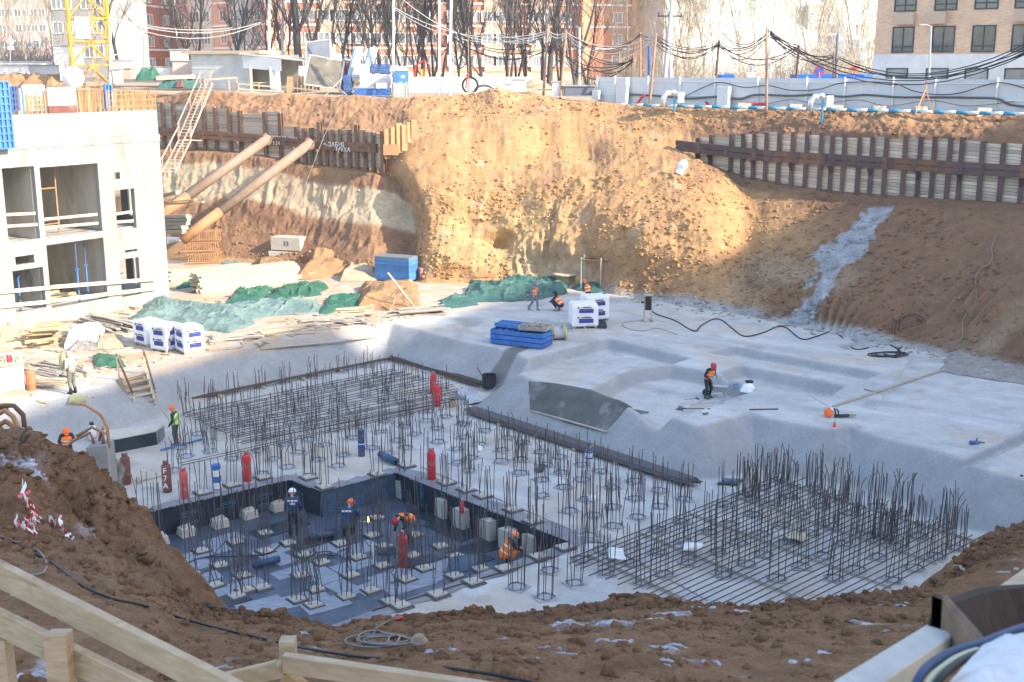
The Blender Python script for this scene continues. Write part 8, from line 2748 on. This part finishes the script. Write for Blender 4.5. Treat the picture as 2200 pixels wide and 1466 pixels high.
def flight(p0,p1,w_,n_,label_t):
 t=label_t
 d=p1-p0;h=Vector((d.x,d.y,0)).normalized();s=Vector((-h.y,h.x,0))if h.length>.1 else Vector((1,0,0))
 for sg in(-1,1):
  m=MB();m.bar(p0+s*sg*w_/2,p1+s*sg*w_/2,.06,.16);m.build('stringer',MT['rose_timber'],t)
  m=MB();m.bar(p0+s*sg*w_/2+Vector((0,0,.95)),p1+s*sg*w_/2+Vector((0,0,.95)),.05,.1);m.build('handrail',MT['rose_timber'],t)
  for f in(.05,.5,.95):
   q=p0.lerp(p1,f)+s*sg*w_/2
   m=MB();m.bar(q,q+Vector((0,0,.95)),.06,.06);m.build('post',MT['rose_timber'],t)
 for k in range(n_):
  q=p0.lerp(p1,(k+.5)/n_)
  m=MB();m.bar(q-s*w_/2,q+s*w_/2,.22,.04);m.build('tread',MT['plank'],t)
t=thing('access_stair','steep pinkish timber stair climbing the bank beside the concrete building','stairs',Wd(365,380,85))
flight(Wd(362,372,84),Wd(398,300,89),.9,12,t)
flight(Wd(396,296,90),Wd(445,180,97),.9,18,t)
m=MB();m.bar(Wd(390,300,89),Wd(425,302,90),1.0,.06);m.build('landing',MT['plank'],t)
a,b=Wd(436,172,97),Wd(510,167,98)
t=thing('guard_rail','pinkish timber guard rail at the head of the access stair','railing',a)
m=MB();m.bar(a,b,.06,.14);m.build('rail',MT['rose_timber'],t)
for f in(.05,.75,.98):
 q=a.lerp(b,f);m=MB();m.bar(q,q-Vector((0,0,1.0)),.1,.1);m.build('post',MT['rose_timber'],t)
t=thing('guard_rail','brown timber guard rail running right along the bank edge','railing',Wd(560,190,98))
for(x0,y0,x1,y1)in((512,180,600,188),(600,186,690,196),(512,192,610,197)):
 m=MB();m.bar(Wd(x0,y0,98),Wd(x1,y1,97.5),.05,.12);m.build('rail',MT['plank'],t)
for x in(512,556,602):m=MB();m.bar(Wd(x,196,98),Wd(x,178,98),.1,.1);m.build('post',MT['plank'],t)
for k,(x0,y0,x1,y1,d,w_,th,mt,lab)in enumerate(((345,196,520,205,99.5,.4,.1,'plank_grey','long grey plank along the left rim below the shed'),(560,205,
720,196,96.5,.3,.08,'plank','thin boards lying on the rim right of the sheet piles'),(690,215,735,168,96.5,.2,.06,'plank','board propped diagonally before the blue stacks'),
(340,168,415,165,106,1.4,.35,'plank','stack of brown boards on the green covers'),(590,200,660,203,97,.5,.06,'steel','flat grey sheet on the rim below the shelter'),
(700,166,745,205,97.2,.1,.1,'plank_grey','thin bar leaning on the rim near the narrow stack'))):
 m=MB();m.bar(Wd(x0,y0,d),Wd(x1,y1,d),w_,th);tag(m.build('plank',MT[mt]),lab,'plank')
def cover(xa,xb,y,d,h,mat,seed,lab,dep=2.5):
 a,b=Wd(xa,y,d),Wd(xb,y,d)
 nu,nv=28,14
 uu=np.linspace(0,1,nu)[:,None].repeat(nv,1).ravel();vv=np.linspace(0,1,nv)[None].repeat(nu,0).ravel()
 P=np.outer(1-uu,np.array(a))+np.outer(uu,np.array(b));P[:,1]+=vv*dep
 env=np.clip(np.minimum(np.minimum(uu,1-uu)*4,np.minimum(vv,1-vv)*4),0,1)**.6
 P[:,2]+=env*h*(.7+.5*fbm(P,1.0,3,seed)+.25*fbm(P,.5,2,seed+5,billow=True))
 P[:,2]-=.15
 return tag(grid_mesh('cover_sheet' if mat!=MT['soil_plain']else 'soil_heap',P,nu,nv,mat),lab,'tarpaulin' if mat!=MT['soil_plain']else 'soil heap')
cover(335,418,186,105,.9,MT['dark_teal'],200,'dark green covers heaped left of the metal shed')
cover(290,332,170,106,1.1,MT['green'],201,'bright green cover heap left of the dark ones')
cover(376,392,184,104.5,.6,MT['maroon'],202,'small maroon cover between green covers')
for k,(xa,xb,y,h,d)in enumerate(((-20,60,185,1.3,112),(45,110,180,1.0,111),(95,160,182,1.2,110))):
 cover(xa,xb,y,d,h,MT['soil_plain'],210+k,('sandy heap at the far left behind the roof','low sandy heap second from the left behind the roof','sandy heap beside the crane base')[k],
3)
def cabin(xa,xb,yt,yb,d,mat,lab,dep=2.4,name='site_cabin',cat='cabin',roof=None):
 a,b=Wd(xa,yb,d),Wd(xb,yb,d);zt=Wd((xa+xb)/2,yt,d).z
 t=thing(name,lab,cat,(a+b)/2)
 m=MB();m.hexa([a,b,b+Vector((0,dep,0)),a+Vector((0,dep,0))],[Vector((q.x,q.y,zt))for q in(a,b,b+Vector((0,dep,0)),a+Vector((0,dep,0)))]);m.build('body',
mat,t)
 m=MB();m.hexa([Vector((q.x,q.y,zt+.005))for q in(a+Vector((-.1,-.1,0)),b+Vector((.1,-.1,0)),b+Vector((.1,dep+.1,0)),a+Vector((-.1,dep+.1,0)))],[Vector((q.x,
q.y,zt+.1))for q in(a+Vector((-.1,-.1,0)),b+Vector((.1,-.1,0)),b+Vector((.1,dep+.1,0)),a+Vector((-.1,dep+.1,0)))]);m.build('roof',roof or MT['steel'],
t)
 return t
cabin(117,162,100,140,116,MT['white'],'white square cabin just left of the crane mast')
cabin(240,285,131,160,112,MT['white'],'low white cabin right of the crane mast')
cabin(285,366,145,166,114,MT['white'],'long low white screen left of the grey shed')
cabin(243,258,150,180,108,MT['panel_blue_pale'],'narrow pale blue cabinet right of the crane foot',1)
cabin(258,282,148,170,110,MT['beige'],'small beige box beside the pale blue cabinet',1.5)
cabin(366,396,108,130,113,MT['block_pale'],'white stone block on top of the pinkish box',1.6,'stone_block','block')
cabin(372,415,132,164,112,MT['pink_wall'],'pinkish concrete box left of the grey shed',2)
cabin(60,132,141,160,118,MT['fence'],'grey panelled screen behind the sandy heaps',.3,'screen_wall','screen')
cabin(-40,62,140,160,117,MT['white'],'white panelled screen at the far upper left',.3,'screen_wall','screen')
t=cabin(-40,112,134,139,116.5,MT['fence_post'],'long pale rail beam above the left screens',.3,'rail_beam','beam')
m=MB();p=Wd(157,168,107);m.lathe([(0,-1),(.75,-.7),(1.0,0),(.85,.6),(.4,1.0),(0,1.05)],p,12);tag(m.build('white_sack',MT['bag'],smooth=True),'round white bulk bag left of the crane foot',
'bulk bag')
m=MB();p=Wd(136,150,110);m.bar(p+Vector((0,0,-1)),p+Vector((0,0,.9)),.5,.5);tag(m.build('white_post',MT['white']),'short white post between cabin and screens',
'post')
t=thing('back_fence','low grey panel fence behind the mound top','fence',Wd(985,190,104))
for k in range(16):
 xa,xb=872+17*k,888.5+17*k
 a,b=Wd(xa,182,106),Wd(xb,182,106)
 m=MB();m.bar(a,b,.04,1.35);m.build('fence_panel',MT['fence']if k%5 else MT['white'],t)
t=thing('back_fence','pale blue panels of fence behind the sheet piles','fence',Wd(645,160,108))
for k in range(4):
 a,b=Wd(632+14*k,160,109),Wd(645.5+14*k,160,109);m=MB();m.bar(a,b,.04,1.5);m.build('fence_panel',MT['fence'],t)
p=Wd(1010,196,94)
t=thing('hose_reel','dark coil of hose leaning on the grey concrete base','hose coil',p)
for k in range(3):
 m=MB();m.tube([p+Vector((.55*math.cos(a)*(1+.1*k),.1*k,.45+.55*math.sin(a)*(1+.1*k)))for a in[2*math.pi*q/14 for q in range(15)]],.035,5,cap=False);m.build('coil',
MT['black'],t)
m=MB();m.box(Wd(1012,204,93.2),(1.3,.8,.4));tag(m.build('concrete_plinth',MT['footing']),'grey concrete base with a thin post and red lever','concrete base')
m=MB();p=Wd(1001,190,93.4);m.tube([p,p+Vector((.1,0,1.0)),p+Vector((.25,0,1.3))],.06,6);tag(m.build('red_lever',MT['red']),'red bent lever beside the hose coil',
'lever')
m=MB();p=Wd(1007,200,93.5);m.tube([p,p+Vector((0,0,5.0))],.05,6);tag(m.build('thin_post',MT['rust_pole']),'thin brown post rising from the concrete base',
'post')
for k,(xa,xb,yt,yb,lab,mt)in enumerate(((1098,1130,172,198,'grey white generator boxes on the right side of the mound top','white'),(1187,1212,177,206,
'small white box between the leaning rusty poles','white'),(1135,1180,186,203,'low grey parked car shape behind the mound shoulder','grey_wall'),(1213,
1276,186,206,'dark stack of steel members left of the white fence','pole_grey_dark'),(1085,1098,182,196,'tiny white box left of the generator boxes','white'))):
 if k==2:continue
 cabin(xa,xb,yt,yb,93.5-.2*k,MT[mt],lab,1.0,'equipment_box' if k!=3 else 'steel_stack','box' if k!=3 else 'steel stack')
m=MB();m.bar(Wd(1120,193,94),Wd(1282,193,92.8),.05,.14);m.bar(Wd(1130,205,93.5),Wd(1260,212,92),.6,.05);tag(m.build('guard_board',MT['timber_pale']),'pale guard board on the bank edge between the rusty poles',
'board')
p=Wd(1150,192,99)
t=thing('sand_heap','grey sand heap behind the mound shoulder','sand heap',p)
m=MB();m.lathe([(2.0,-.6),(1.6,.0),(.9,.55),(.2,.85),(0,.86)],p,16);m.build('heap',MT['sand'],t,smooth=True)
m=MB();pts=[Wd(1040+20*math.cos(a),196-12*math.sin(a),96)for a in[math.pi*q/8 for q in range(9)]];m.tube(pts,.1,6);tag(m.build('hose_arch',MT['dark_cable']),
'dark hose arching over the mound top','hose')
p=gp(905,112)
t=thing('play_frame','red and yellow play frame among the trees','play frame',p)
m=MB();m.tube([p+Vector((-.8,0,0)),p+Vector((-.5,0,2.2)),p+Vector((.3,0,2.7)),p+Vector((.9,0,2.2))],.09,6);m.build('red_arch',MT['red'],t)
m=MB();m.bar(p+Vector((.1,0,.3)),p+Vector((.1,0,1.9)),.25,.1);m.build('yellow_panel',MT['yellow'],t)
for k,(pts,lab)in enumerate(((((745,205),(722,245),(700,285),(676,345),(655,400),(640,440)),'pale hose trailing down the left cliff'),(((790,208),(765,
250),(735,300),(712,360),(696,420),(690,470)),'dark cable trailing down the left cliff right of the pale hose'))):
 P_=[Wd(x,y,(94.5,91.5,88.8,87.2,86.6,86.2)[i]-(0 if k else.4))for i,(x,y)in enumerate(pts)]
 cable('trailing_cable',lab,P_,.024,MT['grey_cable']if k==0 else MT['black'])
cable('trailing_cable','thin cable straggling down the right bank',[bank_at(x,t_)+Vector((0,-.12,.06))for(x,t_)in((2140,3.6),(2125,3.3),(2120,3.0),(2090,
2.7),(2085,2.3),(2050,1.9),(2040,1.5),(2020,1.2))],.03,MT['grey_cable'])
# ================================================================ THE NEAR EDGE
def rail_board(p0,p1,h,th,mat,t,name='rail'):
 a,b=Wd(*p0),Wd(*p1)
 m=MB();m.bar(a,b,th,h)
 o=m.build(name,mat,t)
 bv=o.modifiers.new('bevel','BEVEL');bv.width=.006;bv.segments=1
 return o
t=thing('timber_railing','pale sawn timber railing at the lower left','railing',Wd(120,1466,5.7))
rail_board((-120,1172,6.3),(560,1520,5.35),.145,.045,MT['railing'],t)
rail_board((-120,1278,6.1),(395,1532,5.5),.145,.045,MT['railing'],t)
for(x,y0,y1,d,w_)in((120,1362,1640,5.62,.105),(-8,1372,1640,5.95,.10)):
 a,b=Wd(x,y0,d),Wd(x+(4 if x>50 else 1),y1,d)
 m=MB();m.bar(Vector((a.x,a.y,b.z)),a,w_,.05,up=(0,1,0));m.bar(Vector((a.x+w_*.0,a.y+.052,b.z)),Vector((a.x,a.y+.052,a.z-.012)),w_*.96,.05,up=(0,1,0));m.build('post',
MT['railing'],t)
t=thing('timber_railing','second timber railing with one post at bottom centre','railing',Wd(618,1466,6.0))
rail_board((610,1424,6.0),(1260,1520,5.5),.105,.045,MT['railing'],t)
rail_board((430,1478,6.3),(606,1436,6.06),.095,.04,MT['railing'],t)
a=Wd(618,1373,6.08);b=Wd(620,1660,6.08)
m=MB();m.bar(Vector((a.x,a.y,b.z)),a,.078,.08,up=(0,1,0));m.build('post',MT['railing'],t)
rail_board((690,1500,6.2),(598,1424,6.02),.04,.03,MT['railing'],t,'brace')
def ncable(name,label,pts,r,mat,grp=None):
 P_=[near_hit(x,y)+Vector((0,0,r*1.5))for(x,y)in pts]
 return cable(name,label,P_,r,mat,grp,6)
ncable('ground_cable','black cable running across the trodden soil to the right',[(-40,1150),(20,1165),(60,1185),(100,1205),(130,1225),(180,1262),(240,
1290),(310,1305),(400,1335),(480,1356),(560,1374),(650,1396),(760,1414),(860,1424),(980,1442),(1100,1462),(1180,1480)],.013,MT['black'])
ncable('ground_cable','grey cable looping back on the left soil',[(-20,1165),(40,1168),(80,1185),(100,1212),(95,1232),(70,1240),(40,1236)],.012,MT['grey_cable'])
ncable('ground_cable','thin cable along the rim of the pit',[(440,1306),(490,1310),(550,1306),(620,1304),(680,1308),(705,1318),(722,1330),(735,1320),(770,
1316),(800,1330),(810,1348),(800,1372)],.011,MT['dark_cable'])
P_=[]
R_=random.Random(4)
for k in range(5):
 cx_,cy_,rx_,ry_=815+R_.uniform(-18,30),1384+R_.uniform(-6,6),36+R_.uniform(-8,26),11+R_.uniform(-3,5)
 for q in range(9):
  a=2*math.pi*q/9
  P_.append(near_hit(cx_+rx_*math.cos(a),cy_+ry_*math.sin(a))+Vector((0,0,.02+.008*k)))
P_+=[near_at(810,1360)+Vector((0,0,.03)),near_at(835,1338)+Vector((0,0,.03)),near_at(858,1322)+Vector((0,0,.03))]
cable('cable_tangle','tangle of grey cable on the soil above the centre post',P_,.010,MT['grey_cable'],None,5,4)
m=MB();m.box(near_at(856,1321)+Vector((0,0,.03)),(.1,.05,.05));tag(m.build('cable_plug',MT['red']),'red plug at the end of the tangled cable','plug')
m=MB();m.lathe([(0,-.05),(.07,-.02),(.085,.04),(.05,.09),(0,.1)],near_hit(901,1390)+Vector((0,0,.02)),7);tag(m.build('stone',MT['stone']),'lone brown stone right of the tangled cable',
'stone')
ice_pts=[(1010,1386,.30),(960,1394,.22),(905,1402,.2),(1245,1408,.30),(1310,1385,.4),(1430,1388,.55),(1345,1376,.2),(1395,1330,.28),(1505,1308,.3),(1550,
1312,.45),(1290,1342,.3),(1700,1295,.25),(1765,1300,.25),(1885,1302,.2),(1945,1300,.3),(1925,1362,.2),(1135,1416,.16),(1070,1420,.2),(640,1362,.2),(215,
1358,.2),(20,1376,.22),(40,1456,.5),(1740,1410,.35),(1710,1420,.25),(2160,1226,.3),(2060,1216,.25),(1520,1422,.2),(1455,1430,.2),(30,1268,.5),(95,1300,
.35),(510,1432,.3),(1190,1394,.18)]
V_,F_=[],[]
for(x,y,s)in ice_pts:
 c=near_hit(x,y)
 for _k in range(2):
  cx_,cy_=c.x+random.uniform(-.5,.5)*s,c.y+random.uniform(-.25,.25)*s
  k0=len(V_)
  n_=16
  pts_=[]
  ph=random.uniform(0,6)
  for q in range(n_):
   a=2*math.pi*q/n_
   r_=s*(.2 if _k else.36)*(.7+.35*math.sin(2*a+ph)+.22*math.sin(5*a+2*ph))
   X_,Y_=cx_+r_*math.cos(a),cy_+r_*.5*math.sin(a)
   pts_.append(Vector((X_,Y_,near_z(X_,Y_)-.012)))
  zc=near_z(cx_,cy_)
  V_+=[Vector((cx_,cy_,zc+.012))]+[Vector((cx_*.4+p.x*.6,cy_*.4+p.y*.6,near_z(cx_*.4+p.x*.6,cy_*.4+p.y*.6)+.010))for p in pts_]+pts_
  for q in range(n_):
   r=(q+1)%n_
   F_+=[(k0,k0+1+q,k0+1+r),(k0+1+q,k0+1+n_+q,k0+1+n_+r,k0+1+r)]
m=MB();m.add(V_,F_);tag(m.build('ice_patches',MT['ice'],smooth=True),kind='stuff')
def tape(name,label,pts,wd=.05):
 P_=[near_hit(x,y)+Vector((0,0,dz))for(x,y,dz)in pts]
 t=thing(name,label,'barrier tape',P_[0])
 out=[]
 for i in range(len(P_)-1):
  for k in range(5):out.append(P_[i].lerp(P_[i+1],k/5)+Vector((0,0,.02*math.sin(i*5+k*1.9))))
 out.append(P_[-1])
 for i in range(len(out)-1):
  a,b=out[i],out[i+1]
  tw=Vector((math.sin(i*.7)*.5,.3,math.cos(i*.7))).normalized()*wd
  m=MB();m.prism([a-tw,b-tw,b+tw,a+tw],Vector((0.002,.004,.002)));m.build('tape_segment',MT['tape_red']if(i//2)%2 else MT['white'],t)
tape('barrier_tape','crumpled red and white barrier tape heap on the left soil',[(52,1090,.3),(60,1110,.2),(75,1118,.1),(84,1122,.05),(62,1124,.06),(70,
1128,.04)],.08)
tape('barrier_tape','looped red and white barrier tape below the heap',[(36,1120,.05),(34,1134,.04),(55,1142,.05),(76,1150,.04),(74,1138,.05),(48,1128,
.05)],.04)
tape('barrier_tape','thin strip of red and white barrier tape trailing right',[(105,1122,.05),(118,1132,.05),(134,1130,.12),(128,1142,.05),(145,1154,.03),
(158,1164,.03)],.035)
c=Wd(222,1045,26.0)
t=thing('concrete_pile','grey concrete pile with rusty bent bars at the left heap','pile',c-Vector((0,0,1.5)))
m=MB();a,b=Wd(222,1075,25.8),Wd(215,950,25.8)
m.hexa([a+Vector(q)for q in((-.27,-.25,-1.6),(.27,-.25,-1.6),(.27,.25,-1.6),(-.27,.25,-1.6))],[b+Vector(q)for q in((-.22,-.25,-.05),(.22,-.25,0),(.22,
.25,0),(-.22,.25,-.05))]);m.build('shaft',MT['pile_grey'],t)
for k,pts in enumerate(([(-.1,-.1,0),(-.15,-.12,.25),(-.5,-.2,.1),(-.75,-.25,-.15)],[(.1,-.1,0),(.12,-.1,.25),(-.1,-.15,.38),(-.42,-.2,.2)],[(.15,.1,0),
(.15,.1,.3),(.05,.05,.6),(-.25,0,.85),(-.55,0,.88)],[(-.05,.1,0),(0,.1,.2),(.18,0,.18),(.22,-.1,-.1)])):
 m=MB();m.tube([b+Vector(q)for q in pts],.035,6);m.build('bent_bar',MT['rust_pole']if k!=2 else MT['rust_light'],t,smooth=True)
t=thing('pipe_heap','sunlit rusty bent pipes sticking out of the far left heap','pipes',Wd(20,905,22))
for k,pts in enumerate(([(-20,900),(10,882),(28,895),(42,925)],[(-30,885),(5,872),(30,872),(50,892),(53,918)],[(-20,925),(12,905),(26,915),(36,932)],[(-10,
880),(14,875),(18,890)])):
 P_=[Wd(x,y,21.5+.15*k)for(x,y)in pts]
 P_=[P_[0]+Vector((-.3,0,-.3))]+P_
 cu=[]
 for i in range(len(P_)-1):
  for q in range(4):cu.append(P_[i].lerp(P_[i+1],q/4))
 cu.append(P_[-1])
 m=MB();m.tube(cu,.045 if k<3 else.03,7);m.build('pipe',MT['rust_light']if k in(0,2)else MT['rust'],t,smooth=True)
ncable('wire_loop','dark wire loops on the crest of the left heap',[(40,955),(55,935),(72,930),(66,945),(48,960),(60,940),(80,938)],.012,MT['black'])
p=W(200,948,0.0)
t=thing('white_canister','white canister with a dark cap behind the concrete pile','canister',p)
m=MB();m.lathe([(.17,0),(.18,.45),(.14,.58),(.05,.62),(0,.62)],p+Vector((0,0,.1)),12);m.build('can',MT['white'],t,smooth=True);m=MB();m.lathe([(.09,.64),
(.1,.75),(0,.76)],p+Vector((0,0,.1)),10);m.build('cap',MT['black'],t,smooth=True)
cylinder(222,940,'small red extinguisher left of the black faced form','red',.4,.07,.0,True,'fire_extinguisher')
def P4(x,y,d):return Wd(x,y,d)
t=thing('rusty_bucket','rusty steel bucket with a ragged rim at the lower right','bucket',P4(2110,1420,3.4))
rim=[(2026,1290,3.25),(2042,1292,3.42),(2062,1292,3.7),(2085,1284,3.9),(2120,1272,4.1),(2165,1266,4.3),(2230,1262,4.5),(2330,1266,4.4)]
bot=[(2022,1385,3.25),(2060,1400,3.42),(2090,1410,3.65),(2120,1415,3.85),(2150,1420,4.0),(2190,1420,4.2),(2240,1420,4.4),(2330,1420,4.3)]
ro,bo=[P4(*q)for q in rim],[P4(*q)for q in bot]
m=MB();k=len(ro)
off=Vector((-.02,.03,0))
V_=ro+bo+[q+off for q in ro]+[q+off for q in bot and bo]
F_=[]
for i in range(k-1):
 F_+=[(i,i+1,k+i+1,k+i),(2*k+i+1,2*k+i,3*k+i,3*k+i+1),(i+1,i,2*k+i,2*k+i+1)]
m.add(V_,F_);m.build('back_wall',MT['rust_inner'],t)
m=MB();m.prism([P4(2026,1290,3.25),P4(2034,1288,3.24),P4(2115,1380,2.95),P4(2100,1400,2.95),P4(2022,1392,3.2)],Vector((.01,.035,.0)));m.build('side_wall',
MT['rust_face'],t)
m=MB();m.prism([P4(2022,1400,3.2),P4(2112,1392,2.95),P4(2330,1440,3.2),P4(2330,1420,4.4),P4(2090,1418,3.7)],Vector((0,0,-.02)));m.build('floor',MT['rust_inner'],
t)
m=MB();m.hexa([P4(1992,1362,3.5),P4(2022,1366,3.45),P4(2022,1366,3.6),P4(1992,1362,3.65)],[P4(1996,1326,3.5),P4(2024,1332,3.45),P4(2024,1332,3.6),P4(2002,
1322,3.65)]);m.build('lug',MT['black'],t)
m=MB();a,b=P4(2016,1384,3.2),P4(1822,1512,2.7);m.bar(a,b,.082,.085);o=m.build('heavy_timber',MT['timber_grey']);tag(o,'heavy pale squared timber running out at bottom right',
'timber')
bv=o.modifiers.new('bevel','BEVEL');bv.width=.004;bv.segments=1
m=MB();a,b=P4(2170,1280,6.5),P4(2240,1228,7.0);m.bar(a,b,.12,.08);tag(m.build('timber_end',MT['railing']),'end of a pale timber above the rusty bucket',
'timber')
nu,nv=60,44
uu=np.linspace(0,1,nu)[:,None].repeat(nv,1).ravel();vv=np.linspace(0,1,nv)[None].repeat(nu,0).ravel()
q=[np.array(P4(*z))for z in((1985,1530,2.2),(2320,1560,2.2),(2330,1345,3.1),(2105,1392,2.75))]
P_=np.outer((1-uu)*(1-vv),q[0])+np.outer(uu*(1-vv),q[1])+np.outer(uu*vv,q[2])+np.outer((1-uu)*vv,q[3])
env=np.clip(np.minimum(np.minimum(uu*3.5,(1-uu)*6),np.minimum(vv*5,(1-vv)*4)),0,1)**.7
P_[:,2]+=env*(.05+.05*fbm(P_,.3,3,500)+.022*fbm(P_,.12,2,505,billow=True))
tag(grid_mesh('white_sheeting',P_,nu,nv,MT['dirty_sheet']),'dirty white sheeting bundle in the bottom right corner','sheeting')
for k,(pts,r,mt,lab)in enumerate((([(1955,1520,2.5),(1972,1462,2.55),(2000,1428,2.62),(2050,1400,2.7),(2110,1382,2.78),(2160,1362,2.86),(2215,1344,2.95),
(2300,1320,3.1)],.011,'cable_blue','dark blue hose curving over the white sheeting, outermost'),([(1990,1525,2.45),(2015,1465,2.5),(2050,1430,2.58),(2090,
1408,2.66),(2130,1396,2.72)],.009,'black','black hose inside the curve of the blue one'),([(1975,1520,2.45),(2000,1462,2.52),(2040,1424,2.6),(2075,1406,
2.66),(2100,1398,2.7)],.008,'olive_pale','pale green hose between the blue and black hoses'))):
 cable('hose',lab,[P4(*z)for z in pts],r,MT[mt],None,8,6)
m=MB();m.box((20,330,40),(900,720,90))
hz=m.build('haze',MT['haze'])
tag(hz,kind='stuff')
hz.display_type='WIRE'
